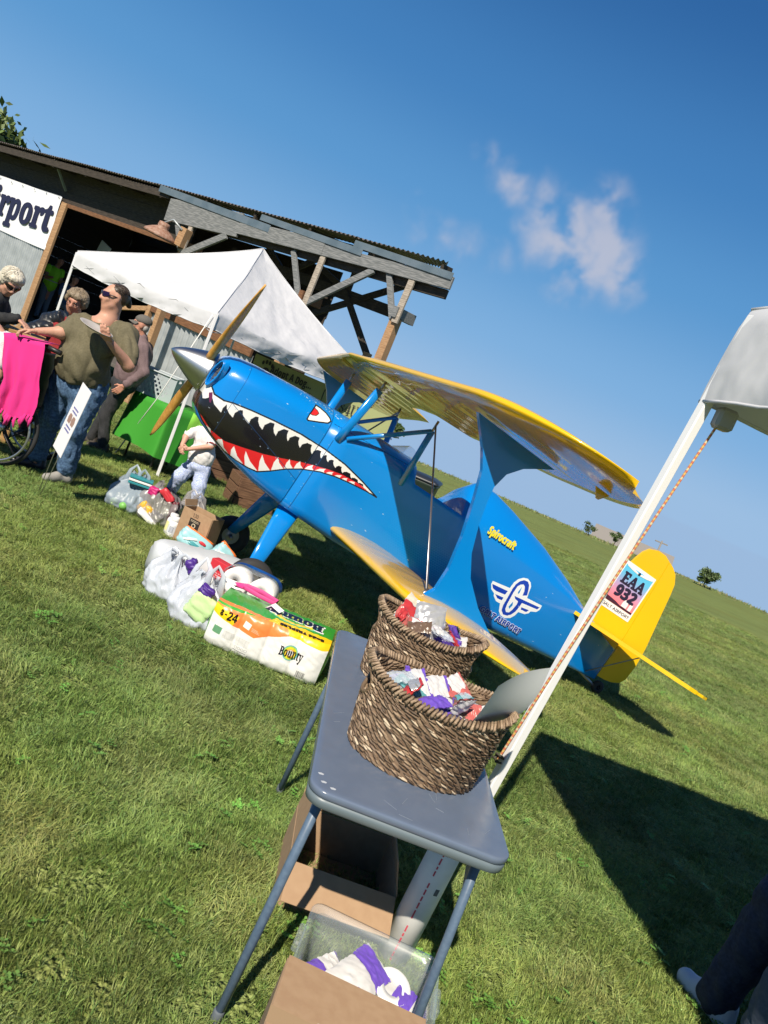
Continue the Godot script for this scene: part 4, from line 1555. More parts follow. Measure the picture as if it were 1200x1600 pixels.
func open_box(o: Node3D, w: float, d: float, h: float, m: Material, flaps: Array) -> void:
	var th := 0.006
	for q in [["box_panel", Vector3(0, h / 2, d / 2), Vector3(w, h, th)], ["box_panel", Vector3(0, h / 2, -d / 2), Vector3(w, h, th)], ["box_panel", Vector3(-w / 2, h / 2, 0), Vector3(th, h, d - th * 2.2)], ["box_panel", Vector3(w / 2, h / 2, 0), Vector3(th, h, d - th * 2.2)], ["box_floor", Vector3(0, th, 0), Vector3(w - th * 2.2, th, d - th * 2.2)]]:
		var b := MB.new()
		b.box(q[1], q[2], 0.0015)
		put(b, q[0], m, o)
	for f in flaps:   # [side 0..3, angle from upright outwards, length]
		var b := MB.new()
		var ax: Vector3 = [Vector3(0, 0, 1), Vector3(1, 0, 0), Vector3(0, 0, -1), Vector3(-1, 0, 0)][f[0]]
		var wide: float = (w if f[0] % 2 == 0 else d) - 0.006
		var dist: float = (d if f[0] % 2 == 0 else w) / 2.0
		var up: Vector3 = Vector3.UP * cos(f[1]) + ax * sin(f[1])
		var side := Vector3.UP.cross(ax)
		b.box(ax * dist + Vector3(0, h + 0.002, 0) + up * (f[2] / 2.0 + 0.002), Vector3(wide, f[2], 0.0045), 0.001, Basis(side, up, side.cross(up)))
		put(b, "box_flap", m, o)

func under_table() -> void:
	var card := nmat("brown_cardboard", lin(0.33, 0.212, 0.124), lin(0.36, 0.238, 0.142), 0.85, Vector3(3, 3, 3), 51, 0.03, 0.15)
	var o := thing("cardboard_box", "open empty cardboard box standing on the grass under the folding table", "box", Vector3(0.318, 0.004, -2.48), deg_to_rad(5.0))
	open_box(o, 0.365, 0.34, 0.165, card, [[3, -0.10, 0.14], [0, 2.1, 0.13], [2, 0.25, 0.14], [1, -0.35, 0.12]])
	# near carton, closed
	o = thing("cardboard_box", "closed cardboard carton with a small white label in front of the table", "box", Vector3(0.375, 0.004, -1.545), deg_to_rad(-4.0))
	var b := MB.new()
	b.box(Vector3(0, 0.135, 0), Vector3(0.37, 0.265, 0.40), 0.004)
	put(b, "carton_body", card, o)
	for s: float in [-1.0, 1.0]:
		b = MB.new()
		b.box(Vector3(0, 0.2715, s * 0.1005), Vector3(0.366, 0.005, 0.1965), 0.0015)
		put(b, "carton_flap", card, o)
	b = MB.new()
	b.box(Vector3(-0.03, 0.2748, -0.02), Vector3(0.075, 0.001, 0.045), 0.0, Basis(Vector3.UP, 0.25))
	put(b, "label_sticker", mat("label_white", lin(0.75, 0.75, 0.75), 0.5), o)
	letter("1834", 0.010, Transform3D(Basis(Vector3.UP, 0.25) * Basis(Vector3.RIGHT, -PI / 2), Vector3(-0.03, 0.2762, -0.030)), mat("label_ink", lin(0.05, 0.05, 0.06), 0.6), o, 0.035)
	fine_print(o, Transform3D(Basis(Vector3.UP, 0.25) * Basis(Vector3.RIGHT, -PI / 2), Vector3(-0.03, 0.2760, -0.013)), 0.055, 0.014, 2, mat("label_ink", Color.BLACK), 12)
	# tape along the seam of its lid, and scuffs on the table
	b = MB.new()
	b.box(Vector3(0.0, 0.2746, 0.0), Vector3(0.37, 0.0006, 0.05), 0.0)
	put(b, "packing_tape", mat("brown_tape", lin(0.36, 0.25, 0.15), 0.25), o)
	# clear bin
	var bin := thing("plastic_bin", "clear plastic storage bin with purple packets under the table", "bin", Vector3(0.440, 0.004, -1.955), deg_to_rad(-5.0))
	var pl := film("clear_bin_plastic", Color(0.85, 0.9, 0.92), 0.10, 0.2)
	b = MB.new()
	b.smooth(true)
	var rings := []
	for q in [[0.150, 0.098, 0.003], [0.162, 0.108, 0.012], [0.185, 0.128, 0.150], [0.187, 0.130, 0.178], [0.200, 0.143, 0.180], [0.202, 0.145, 0.186], [0.200, 0.143, 0.192], [0.184, 0.127, 0.192], [0.181, 0.124, 0.150], [0.158, 0.104, 0.014]]:
		var ring := PackedVector3Array()
		for p in rounded_rect(q[0] * 2, q[1] * 2, 0.035, 5):
			ring.append(Vector3(p.x - q[0], q[2], p.y - q[1]))
		rings.append(ring)
	b.loft(rings, true, true, true)
	put(b, "bin_shell", pl, bin)
	for s: float in [-1.0, 1.0]:
		b = MB.new()
		b.box(Vector3(s * 0.205, 0.165, 0), Vector3(0.02, 0.035, 0.09), 0.006)
		put(b, "bin_handle", pl, bin)
	var purple := mat("purple_print_film", Color.WHITE)
	var white := mat("white_print_film", Color.WHITE)
	for i in 5:
		rng.seed = 900 + i
		var pos := Vector3(0.345 + 0.046 * i, 0.055 + 0.030 * (i % 3), -1.955 + (0.05 if i % 2 else -0.04))
		pouch("wipes_packet", (["leftmost", "second from left", "middle", "second from right", "rightmost"][i] + " of the purple and white packets in the clear bin"), pos, Basis(Vector3.UP, rng.randf_range(-0.6, 0.6)) * Basis(Vector3.RIGHT, -1.2) * Basis(Vector3.BACK, -1.2 + rng.randf_range(-0.4, 0.4)), 0.12, 0.17, 0.022, white if i % 3 != 0 else purple, purple if i % 3 != 0 else white, 500 + i, "packets in the clear bin")
	# roll of printed stickers in the bin
	var roll := thing("sticker_roll", "white roll of round printed stickers in the clear bin", "sticker roll", Vector3(0.535, 0.085, -2.015), 0.3)
	roll.rotation.x = 0.30
	roll.scale = Vector3.ONE * 0.82
	b = MB.new()
	b.smooth(true)
	b.lathe([[0.035, 0.0], [0.066, 0.0], [0.068, 0.004], [0.068, 0.040], [0.066, 0.044], [0.035, 0.044], [0.035, 0.0]], 32, Transform3D(), false)
	put(b, "roll", mat("label_white", Color.WHITE), roll)
	for i in 11:
		var a := PI * 0.05 + i * 0.36
		var f := Transform3D(Basis(Vector3.UP, -a), Vector3(cos(a) * 0.0685, 0.022, sin(a) * 0.0685))
		b = MB.new()
		b.smooth(true)
		b.lathe([[0.009, -0.0006], [0.013, -0.0006], [0.013, 0.0006], [0.009, 0.0006], [0.009, -0.0006]], 14, f * Transform3D(Basis(Vector3.BACK, -PI / 2), Vector3.ZERO), false)
		b.lathe([[0.006, -0.0006], [0.006, 0.0006]], 10, f * Transform3D(Basis(Vector3.BACK, -PI / 2), Vector3.ZERO))
		put(b, "sticker_print", mat("sticker_ink", lin(0.10, 0.10, 0.11), 0.6), roll)

# ---------------------------------------------------------------- the two pop-up canopies
func canopy_cloth() -> StandardMaterial3D:
	var m := mat("white_canopy_cloth", lin(0.56, 0.57, 0.60), 0.7)
	m.cull_mode = BaseMaterial3D.CULL_DISABLED
	m.backlight_enabled = true
	m.backlight = Color(0.30, 0.30, 0.31)
	m.normal_enabled = true
	m.normal_texture = bump_tex(0.008, 4.5, 77, 256, 4)
	m.uv1_triplanar = true
	m.uv1_scale = Vector3(0.8, 0.8, 0.8)
	return m

# corners: four eave corners in order, apex; each side is a sagging cloth face with a hanging valance
func canopy(o: Node3D, cs: Array, apex: Vector3, valance: float, sag: float, sd: int, hang := Vector3.DOWN) -> void:
	var cloth := canopy_cloth()
	var nz := FastNoiseLite.new()
	nz.seed = sd
	nz.frequency = 1.6
	nz.fractal_octaves = 3
	var ctr: Vector3 = (cs[0] + cs[1] + cs[2] + cs[3]) / 4.0
	for k in 4:
		var a: Vector3 = cs[k]
		var c: Vector3 = cs[(k + 1) % 4]
		var out := ((a + c) / 2.0 - ctr)
		out.y = 0
		out = out.normalized()
		var g := []
		for r in 19:
			var row := PackedVector3Array()
			var u := r / 18.0
			for i in 29:
				var v := i / 28.0
				var e := a.lerp(c, v)
				e.y -= sag * 0.45 * sin(PI * v)
				var p := apex.lerp(e, u)
				p.y -= sag * sin(PI * pow(u, 0.8)) * (0.55 + 0.45 * sin(PI * v)) * 1.1
				p.y += (nz.get_noise_3d(p.x, p.y, p.z) * 0.06 + nz.get_noise_3d(p.x * 4, p.y * 4, p.z * 4) * 0.022) * sin(PI * v) * (0.25 + u)
				row.append(p)
			g.append(row)
		for r in range(1, 6):
			var row := PackedVector3Array()
			for i in 29:
				var v := i / 28.0
				var e := a.lerp(c, v)
				e.y -= sag * 0.45 * sin(PI * v)
				var d := valance * r / 5.0
				var wv := (nz.get_noise_2d(v * 7.0 + k * 10.0, r * 0.15) * 0.06 + (absf(nz.get_noise_2d(v * 16.0 + r * 1.1, r * 0.8 + k * 7.0)) - 0.2) * 0.05) * r / 5.0 * sin(PI * clampf(v, 0.06, 0.94))
				row.append(e + out * (0.008 + wv) + hang * d + Vector3(0, sin(v * 40.0) * 0.003, 0))
			g.append(row)
		var b := MB.new()
		b.smooth(true)
		b.sheet(g)
		put(b, "roof_panel", cloth, o)
		# seam and hem
		b = MB.new()
		b.smooth(true)
		var hem := []
		for i in 29:
			hem.append(g[g.size() - 1][i])
		b.tube(hem, 0.006, 5, true, 0.35, out)
		put(b, "hem", cloth, o)
		b = MB.new()
		b.smooth(true)
		var hip := []
		for r in 19:
			hip.append(g[r][0] + Vector3(0, 0.003, 0))
		b.tube(hip, 0.007, 5)
		put(b, "hip_seam", cloth, o)

func tent_frame(o: Node3D, cs: Array, feet: Array, apex: Vector3, m: Material, w := 0.030, n := 4) -> void:
	for k in cs.size():
		var b := MB.new()
		b.bar(feet[k], cs[k] + Vector3(0, -0.02, 0), w, w, Vector3.FORWARD.rotated(Vector3.UP, 0.4), 0.004)
		var leg := put(b, "leg", m, o)
		b = MB.new()
		b.box(feet[k] + Vector3(0, 0.004, 0), Vector3(0.10, 0.008, 0.10), 0.002)
		put(b, "foot_plate", mat("bright_steel", Color.WHITE), leg)
		# scissor truss to the next corner
		var d: Vector3 = cs[(k + 1) % 4]
		var a: Vector3 = cs[k]
		for i in n:
			var p := a.lerp(d, float(i) / n)
			var q := a.lerp(d, float(i + 1) / n)
			var hi := Vector3(0, -0.06, 0)
			var lo := Vector3(0, -0.24, 0)
			for s in [[hi, lo], [lo, hi]]:
				b = MB.new()
				b.bar(p + s[0], q + s[1], 0.014, 0.008, Vector3.UP, 0.002)
				put(b, "truss_bar", mat("grey_truss", lin(0.30, 0.31, 0.32), 0.5), o)
	for k in 4:
		var b := MB.new()
		b.bar(cs[k] + Vector3(0, -0.06, 0), apex + Vector3(0, -0.06, 0), 0.024, 0.012, Vector3.UP, 0.002)
		put(b, "roof_bar", m, o)

func build_tents() -> void:
	var white := mat("white_tube_paint", lin(0.70, 0.71, 0.73), 0.4)
	# the canopy beside the barn
	var gd := ground_y(-2.56, -8.75)
	var c1 := Vector3(-2.56, 1.80, -8.75)
	var c2 := Vector3(-5.09, 1.86, -10.45)
	var c3 := Vector3(-0.86, 1.78, -11.28)
	var c4 := Vector3(-3.39, 1.80, -12.98)
	var apex := Vector3(-2.90, 2.86, -10.85)
	var org := Vector3(-2.98, ground_y(-2.98, -10.9), -10.9)
	var o := thing("canopy_tent", "white pop-up canopy behind the propeller with a pale green banner beneath", "canopy", org)
	var cs := [c1 - org, c2 - org, c4 - org, c3 - org]
	canopy(o, cs, apex - org, 0.20, 0.10, 5)
	var feet := []
	for c in [c1, c2, c4, c3]:
		var lean := 0.05
		feet.append(Vector3(c.x, ground_y(c.x, c.z), c.z) - org)
	tent_frame(o, cs, feet, apex - org, white, 0.034)
	var b := MB.new()
	b.smooth(true)
	var rope := mat("white_rope", lin(0.7, 0.7, 0.68), 0.8)
	b.tube([c1 + Vector3(-0.04, -0.05, 0.02), Vector3(-2.93, 0.62, -8.95), Vector3(-3.10, 0.14, -9.03)], 0.006, 6)
	b.tube([Vector3(-3.10, 0.14, -9.03), Vector3(-3.12, 0.11, -9.05), Vector3(-3.23, ground_y(-3.23, -9.1) + 0.01, -9.12)], 0.008, 6)
	var r := put(b, "guy_rope", rope)
	tag(r, "thin white guy rope running from canopy corner to the grass", "rope")
	# banner under it
	var bo := thing("fabric_banner", "pale green dog adoption banner hanging under the white canopy", "banner", Vector3(-1.42, 1.0, -11.10), deg_to_rad(4.0))
	b = MB.new()
	b.smooth(true)
	var g := []
	for i in 5:
		var row := PackedVector3Array()
		for j in 21:
			var v := j / 20.0
			row.append(Vector3((v - 0.5) * 2.2, 0.52 - i * 0.19 - 0.02 * sin(PI * v), 0.02 * sin(v * 9.0) * i / 4.0))
		g.append(row)
	b.sheet(g)
	var bm := mat("banner_green", lin(0.30, 0.33, 0.15), 0.8)
	bm.cull_mode = BaseMaterial3D.CULL_DISABLED
	put(b, "banner_cloth", bm, bo)
	var ink := mat("banner_ink", lin(0.02, 0.02, 0.02), 0.7)
	letter("Adopt A Dog...", 0.10, Transform3D(Basis(), Vector3(-0.52, 0.39, 0.025)), ink, bo, 0.62, "Droid Sans", 700)
	letter("Save A Life!", 0.10, Transform3D(Basis(), Vector3(-0.48, 0.23, 0.025)), ink, bo, 0.58, "Droid Sans", 700)
	letter("K9s4U", 0.15, Transform3D(Basis(), Vector3(0.30, 0.29, 0.025)), ink, bo, 0.46, "Droid Serif", 400, "lettering", true)
	b = MB.new()
	for i in 4:
		b.smooth(true)
		b.ellipsoid(Vector3(-0.96 + i * 0.045, 0.42 + (0.045 if i in [1, 2] else 0.02), 0.025), Vector3(0.018, 0.032, 0.003))
	b.ellipsoid(Vector3(-0.89, 0.355, 0.025), Vector3(0.045, 0.035, 0.003))
	put(b, "paw_print", ink, bo)
	b = MB.new()
	b.smooth(true)
	b.tube([Vector3(-0.02, -0.2, 0.022), Vector3(-0.02, 0.40, 0.022), Vector3(0.0, 0.45, 0.022), Vector3(0.05, 0.47, 0.022), Vector3(1.0, 0.47, 0.022)], 0.007, 6)
	put(b, "printed_frame", ink, bo)

	# the near canopy on the right: its corner leg leans beside the folding table
	var top := Vector3(0.846, 2.335, -2.636)
	var k1 := Vector3(3.90, 2.35, -2.92)
	var k2 := Vector3(1.38, 2.42, 0.40)
	var k3 := Vector3(4.40, 2.42, 0.08)
	org = Vector3(2.55, 0, -1.25)
	var ap := Vector3(2.62, 3.25, -1.25)
	o = thing("canopy_tent", "white pop-up canopy at the right edge beside the folding table", "canopy", org)
	cs = [top - org, k2 - org, k3 - org, k1 - org]
	canopy(o, cs, ap - org, 0.33, 0.05, 8, Vector3(-0.103, -1.0, 0.103))
	feet = [Vector3(0.605, 0, -2.395) - org, Vector3(1.25, 0, 0.45) - org, Vector3(4.4, 0, 0.15) - org, Vector3(3.95, 0, -2.9) - org]
	var inset := Vector3(0.012, 0, 0.022)
	tent_frame(o, [cs[0] + inset, cs[1], cs[2], cs[3]], [feet[0] + inset * 0.6, feet[1], feet[2], feet[3]], ap - org, white, 0.034, 0)
	b = MB.new()
	b.box(top - org + Vector3(0.045, -0.36, 0.08), Vector3(0.06, 0.07, 0.06), 0.01)
	put(b, "corner_bracket", mat("grey_plastic", lin(0.3, 0.3, 0.31), 0.5), o)
	# striped rope from the bracket down to the leg's foot
	var p0 := Vector3(0.878, 1.95, -2.555)
	var p1 := Vector3(0.655, 0.68, -2.44)
	var rm := mat("striped_rope", Color.WHITE, 0.7)
	rm.vertex_color_use_as_albedo = true
	b = MB.new()
	b.smooth(true)
	var along := (p1 - p0)
	var n := 150
	var prev := p0
	for i in n:
		var t := float(i + 1) / n
		var q := p0 + along * t + Vector3(0.0, -0.0, 0.0) + Vector3(-0.012, 0, 0.02) * sin(PI * t)
		b.col = [Color(0.46, 0.13, 0.07), Color(0.50, 0.33, 0.10), Color(0.46, 0.15, 0.07), Color(0.50, 0.42, 0.26)][i % 4]
		b.tube([prev, q], 0.0044, 7, false)
		prev = q
	var ro := put(b, "guy_rope", rm)
	tag(ro, "orange and yellow striped rope hanging along the near canopy leg", "rope")
	b = MB.new()
	b.smooth(true)
	for i in 5:
		var a := i * 1.3
		b.tube([p1 + Vector3(cos(a) * 0.016, -0.004 + i * 0.005, sin(a) * 0.016), p1 + Vector3(cos(a + 2.0) * 0.016, i * 0.005, sin(a + 2.0) * 0.016), p1 + Vector3(cos(a + 4.0) * 0.016, 0.004 + i * 0.005, sin(a + 4.0) * 0.016)], 0.004, 6)
	put(b, "knot", mat("dark_cord", lin(0.05, 0.045, 0.03), 0.8), ro)
	# the pipe weight at its foot
	var pv := thing("pipe_weight", "white plastic pipe with red print standing behind the clear bin", "pipe", Vector3(0.568, 0.003, -2.285))
	var ax := (Vector3(0.612, 0.62, -2.345) - Vector3(0.568, 0, -2.285)).normalized()
	var pm := nmat("white_pvc", lin(0.68, 0.68, 0.66), lin(0.76, 0.76, 0.74), 0.35, Vector3(2, 2, 2), 71, 0.03)
	b = MB.new()
	b.smooth(true)
	var f := frame(Vector3.ZERO, Vector3.RIGHT - ax * ax.x, ax)
	b.lathe([[0.045, 0.0], [0.052, 0.0], [0.052, 0.60], [0.045, 0.60]], 36, f)
	put(b, "pipe", pm, pv)
	var redp := mat("red_pipe_print", lin(0.45, 0.05, 0.08), 0.5)
	for i in 4:
		# small print running up the pipe, on the side that faces the table's end
		var dirn := (f.basis * Vector3(-0.25, 0, 1.0)).normalized()
		var tf := Transform3D(Basis(ax, dirn.cross(ax), dirn), ax * (0.08 + i * 0.15) + dirn * 0.0527)
		fine_print(pv, tf, 0.13, 0.011, 1, redp, 13 + i)
	for i in 2:
		var dirn := (f.basis * Vector3(0.45, 0, 1.0)).normalized()
		b = MB.new()
		b.box(Vector3.ZERO, Vector3(0.022, 0.014, 0.001))
		var lb := put(b, "pipe_label", mat("sticker_ink", Color.WHITE), pv)
		lb.transform = Transform3D(Basis(ax, dirn.cross(ax), dirn), ax * (0.27 + 0.21 * i) + dirn * 0.0522)

# ---------------------------------------------------------------- the open barn: local x along the front (0 at its right end, negative to the left), z out of the front
func weathered(key: String, a: Color, b: Color, sd: int) -> StandardMaterial3D:
	if mats.has(key):
		return mats[key]
	var m := nmat(key, a, b, 0.85, Vector3(1.2, 1.2, 1.2), sd, 0.03, 1.5)
	# long grain: squeeze the noise along the board
	m.uv1_scale = Vector3(0.5, 6.0, 6.0)
	return m

func plank(n: String, a: Vector3, c: Vector3, w: float, t: float, m: Material, o: Node3D, up := Vector3.UP) -> MeshInstance3D:
	var b := MB.new()
	b.bar(a, c, w, t, up, 0.004)
	return put(b, n, m, o)

# ribbed metal sheet in the local xy plane at depth z; ribs run up
func ribbed(n: String, x0: float, x1: float, y0: float, y1: float, z: float, m: Material, o: Node3D, pitch := 0.075, amp := 0.010) -> MeshInstance3D:
	var b := MB.new()
	b.smooth(true)
	var cnt := int((x1 - x0) / pitch * 6)
	var g := [PackedVector3Array(), PackedVector3Array()]
	for i in cnt + 1:
		var x := lerpf(x0, x1, float(i) / cnt)
		var zz := z + sin(x / pitch * TAU) * amp
		g[0].append(Vector3(x, y1, zz))
		g[1].append(Vector3(x, y0, zz))
	b.sheet(g)
	return put(b, n, m, o)

func build_barn() -> void:
	var o := thing("barn", "weathered wooden barn with corrugated metal walls and an open post-framed bay", "building", Vector3(-0.61, -0.42, -12.0))
	o.basis = Basis(Vector3(0.828, 0, 0.561).normalized(), Vector3.UP, Vector3(-0.561, 0, 0.828).normalized())
	var y := 0.42   # heights below are measured from the camera's ground
	var up := Vector3(0, y, 0)
	var grey := weathered("weathered_board", lin(0.12, 0.13, 0.135), lin(0.24, 0.245, 0.25), 81)
	var pale := weathered("pale_board", lin(0.26, 0.22, 0.18), lin(0.42, 0.37, 0.31), 82)
	var tan_ := weathered("tan_timber", lin(0.30, 0.17, 0.085), lin(0.42, 0.26, 0.14), 83)
	var brown := weathered("brown_timber", lin(0.12, 0.055, 0.025), lin(0.20, 0.095, 0.045), 84)
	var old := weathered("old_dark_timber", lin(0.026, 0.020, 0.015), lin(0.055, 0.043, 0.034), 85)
	var metal := nmat("galvanised_sheet", lin(0.32, 0.35, 0.37), lin(0.42, 0.45, 0.47), 0.45, Vector3(0.6, 0.6, 0.6), 86, 0.02, 0.0, 0.35)
	var flash := nmat("grey_flashing", lin(0.12, 0.165, 0.20), lin(0.16, 0.205, 0.24), 0.45, Vector3(0.5, 0.5, 0.5), 87, 0.02, 0.0, 0.3)
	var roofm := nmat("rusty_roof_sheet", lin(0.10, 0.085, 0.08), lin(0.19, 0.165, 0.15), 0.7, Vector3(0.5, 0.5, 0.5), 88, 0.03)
	# roof sheet with ribs running front to back, in panels
	for k in 9:
		var x1 := 0.12 - k * 1.9
		var b := MB.new()
		b.smooth(true)
		var g := []
		for r in 2:
			var row := PackedVector3Array()
			for i in 121:
				var x := x1 - 1.9 * i / 120.0
				var deep := 1.0 if k < 4 else 6.2
				row.append(Vector3(x - r * deep * 0.75 * (1.0 - i / 120.0) * (1.0 if k == 0 else 0.0), 3.83 + r * deep * 0.121 + sin(x / 0.10 * TAU) * 0.016 + 0.006 * (k % 2), 0.06 - r * deep) + up)
			g.append(row)
		b.sheet(g)
		put(b, "roof_sheet", roofm, o)
	# purlins and rafters under the roof
	for k in 12:
		var x := 0.0 - k * 1.45
		var deep := (0.25 if x > -1.0 else 0.9) if x > -7.2 else 6.1
		plank("rafter", Vector3(x, 3.70, 0.0) + up, Vector3(x, 3.70 + deep * 0.121, -deep) + up, 0.06, 0.19, old, o)
	for k in 5:
		var z := -0.9 - k * 1.2
		plank("purlin", Vector3(-0.75 if z > -1.0 else -7.3, 3.775 - z * 0.121, z) + up, Vector3(-16.9, 3.775 - z * 0.121, z) + up, 0.09, 0.045, old, o)
	# roof boarding over the closed left part
	for k in 8:
		var z := -0.12 - k * 0.70
		plank("roof_board", Vector3(-7.0, 3.805 - z * 0.121, z - 0.35) + up, Vector3(-16.9, 3.805 - z * 0.121, z - 0.35) + up, 0.66, 0.02, old, o, Vector3(0, 1, 0.121))
	# front boards and the three overlapping flashings
	plank("fascia_board", Vector3(0.30, 3.555, 0.02) + up, Vector3(-2.4, 3.50, 0.02) + up, 0.045, 0.19, grey, o)
	plank("fascia_board", Vector3(-2.4, 3.535, 0.03) + up, Vector3(-4.6, 3.48, 0.03) + up, 0.045, 0.26, grey, o)
	plank("fascia_board", Vector3(-4.6, 3.51, 0.02) + up, Vector3(-6.82, 3.42, 0.02) + up, 0.045, 0.44, grey, o)
	for q in [[-7.27, 3.77, -3.80, 3.585], [-4.12, 3.745, -1.55, 3.62], [-1.78, 3.735, 0.29, 3.645]]:
		plank("flashing", Vector3(q[0], q[1], 0.055) + up, Vector3(q[2], q[3], 0.060 + 0.01 * q[0] * 0.1) + up, 0.012, 0.135 if q[0] < -5.0 else 0.11, flash, o)
	# eave board and header over the closed part
	plank("eave_board", Vector3(-6.95, 3.70, -0.02) + up, Vector3(-16.9, 3.70, -0.02) + up, 0.04, 0.15, old, o)
	for k in 3:
		plank("header_board", Vector3(-6.6, 3.10 + k * 0.27, -0.56 - 0.012 * k) + up, Vector3(-16.9, 3.10 + k * 0.27, -0.56 - 0.012 * k) + up, 0.04, 0.29, old, o)
	plank("door_rail", Vector3(-6.1, 2.90, -0.50) + up, Vector3(-11.36, 2.94, -0.50) + up, 0.06, 0.09, brown, o)
	plank("eave_prop", Vector3(-11.75, 3.76, -0.12) + up, Vector3(-11.62, 3.25, -0.50) + up, 0.09, 0.05, mat("green_timber", lin(0.17, 0.20, 0.16), 0.8), o)
	# front posts: a tan post, a light board on its face above, a knee brace, a stub beam running back
	for q in [[-0.50, 2.85, -0.42, 3.50, -0.93, 3.46], [-2.52, 2.62, -2.36, 3.42, -3.11, 3.36], [-6.05, 2.80, -5.95, 3.25, -6.5, 3.3]]:
		plank("post", Vector3(q[0], -y, -0.08) + up, Vector3(q[0], q[1], -0.08) + up, 0.14, 0.14, tan_, o, Vector3.BACK)
		plank("post_board", Vector3(q[2] - 0.02, q[1] - 0.10, 0.01) + up, Vector3(q[2], q[3], 0.01) + up, 0.12, 0.04, pale, o, Vector3.BACK)
		plank("knee_brace", Vector3(q[0] - 0.03, q[1] - 0.05, -0.02) + up, Vector3(q[4], q[5], -0.02) + up, 0.10, 0.05, grey, o, Vector3.BACK)
		plank("stub_beam", Vector3(q[0] + 0.02, q[1] + 0.06, 0.06) + up, Vector3(q[0] + 0.02, q[1] + 0.08, -0.45) + up, 0.10, 0.17, grey if q[0] > -1.0 else brown, o)
	plank("knee_brace", Vector3(-2.42, 2.56, 0.0) + up, Vector3(-1.22, 3.43, 0.0) + up, 0.11, 0.05, grey, o, Vector3.BACK)
	plank("knee_brace", Vector3(-5.95, 2.68, 0.02) + up, Vector3(-4.86, 3.27, 0.02) + up, 0.13, 0.05, grey, o, Vector3.BACK)
	plank("lamp_bracket", Vector3(-6.02, 2.80, 0.06) + up, Vector3(-5.98, 3.16, 0.06) + up, 0.20, 0.16, tan_, o, Vector3.BACK)
	plank("top_plate", Vector3(0.2, 3.40, -0.10) + up, Vector3(-6.9, 3.32, -0.10) + up, 0.06, 0.14, old, o)
	# inner frame, about two and a half metres in
	var zi := -1.3
	for q in [[-3.85, 2.34, -1.50, 3.62, 0.12], [-6.2, 3.20, -1.55, 3.07, 0.20], [-3.70, 3.46, -2.75, 3.14, 0.11], [-2.84, 3.16, -1.81, 2.22, 0.12], [-2.79, 3.72, -2.79, 3.16, 0.11], [-5.6, 2.4, -3.7, 3.66, 0.12], [-5.5, 3.7, -4.5, 3.10, 0.11]]:
		plank("inner_brace", Vector3(q[0], q[1], zi) + up, Vector3(q[2], q[3], zi - 0.02 * q[4] * 10.0) + up, q[4], 0.05, old, o, Vector3.BACK)
	plank("inner_plate", Vector3(-1.6, 3.74, zi - 0.06) + up, Vector3(-16.5, 3.74, zi - 0.06) + up, 0.06, 0.2, old, o)
	plank("inner_post", Vector3(-1.78, -y - 0.4, zi) + up, Vector3(-1.78, 2.26, zi) + up, 0.12, 0.12, tan_, o, Vector3.BACK)
	plank("inner_post", Vector3(-6.1, -y - 0.4, zi) + up, Vector3(-6.1, 3.2, zi) + up, 0.14, 0.14, old, o, Vector3.BACK)
	# lamp shade on the bracket
	var b := MB.new()
	b.smooth(true)
	b.lathe([[0.03, 0.30], [0.10, 0.29], [0.115, 0.22], [0.105, 0.19], [0.20, 0.14], [0.31, 0.06], [0.33, 0.0], [0.31, 0.015], [0.18, 0.11], [0.08, 0.16]], 28, Transform3D(Basis(Vector3.BACK, -0.12), Vector3(-6.36, 2.82, 0.32) + up), false)
	put(b, "lamp_shade", nmat("rusty_enamel", lin(0.22, 0.10, 0.06), lin(0.36, 0.24, 0.19), 0.6, Vector3(2, 2, 2), 90, 0.03), o)
	b = MB.new()
	b.smooth(true)
	b.tube([Vector3(-6.36, 3.10, 0.32) + up, Vector3(-6.2, 3.22, 0.25) + up, Vector3(-6.0, 3.10, 0.14) + up], 0.022, 8)
	put(b, "lamp_arm", metal, o)
	# sliding door with a banner, its tan edge board
	ribbed("sliding_door", -16.9, -11.66, -0.42, 3.1, -0.46, metal, o, 0.105, 0.014).position.y = y
	plank("door_edge_board", Vector3(-11.58, -0.4, -0.46) + up, Vector3(-11.40, 2.98, -0.46) + up, 0.24, 0.06, tan_, o, Vector3.BACK)
	# half wall of ribbed metal with rails
	ribbed("half_wall", -7.05, -3.7, -0.42, 1.42, -0.55, metal, o, 0.16, 0.03).position.y = y
	plank("wall_rail", Vector3(-7.1, 1.52, -0.50) + up, Vector3(-3.7, 1.46, -0.50) + up, 0.06, 0.17, brown, o)
	plank("wall_post", Vector3(-7.05, -0.4, -0.50) + up, Vector3(-7.00, 1.72, -0.50) + up, 0.12, 0.10, tan_, o, Vector3.BACK)
	plank("gate_rail", Vector3(-8.1, 1.22, -0.48) + up, Vector3(-7.05, 1.46, -0.48) + up, 0.10, 0.06, tan_, o, Vector3.BACK)
	# closed back and side of the left part, floor inside
	for k in 15:
		var h0 := -0.42 + k * 0.31
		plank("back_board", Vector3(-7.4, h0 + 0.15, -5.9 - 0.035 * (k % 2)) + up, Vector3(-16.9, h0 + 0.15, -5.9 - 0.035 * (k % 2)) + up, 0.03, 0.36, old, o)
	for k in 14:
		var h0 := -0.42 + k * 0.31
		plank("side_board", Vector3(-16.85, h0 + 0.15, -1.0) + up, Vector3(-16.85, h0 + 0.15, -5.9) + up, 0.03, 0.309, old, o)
	b = MB.new()
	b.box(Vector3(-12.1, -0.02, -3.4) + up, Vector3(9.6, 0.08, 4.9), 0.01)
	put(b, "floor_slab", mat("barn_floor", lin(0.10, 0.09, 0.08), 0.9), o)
	# a few things deep inside
	b = MB.new()
	b.box(Vector3(-11.3, 2.30, -1.7) + up, Vector3(0.50, 0.42, 0.03), 0.004, Basis(Vector3.BACK, -0.25))
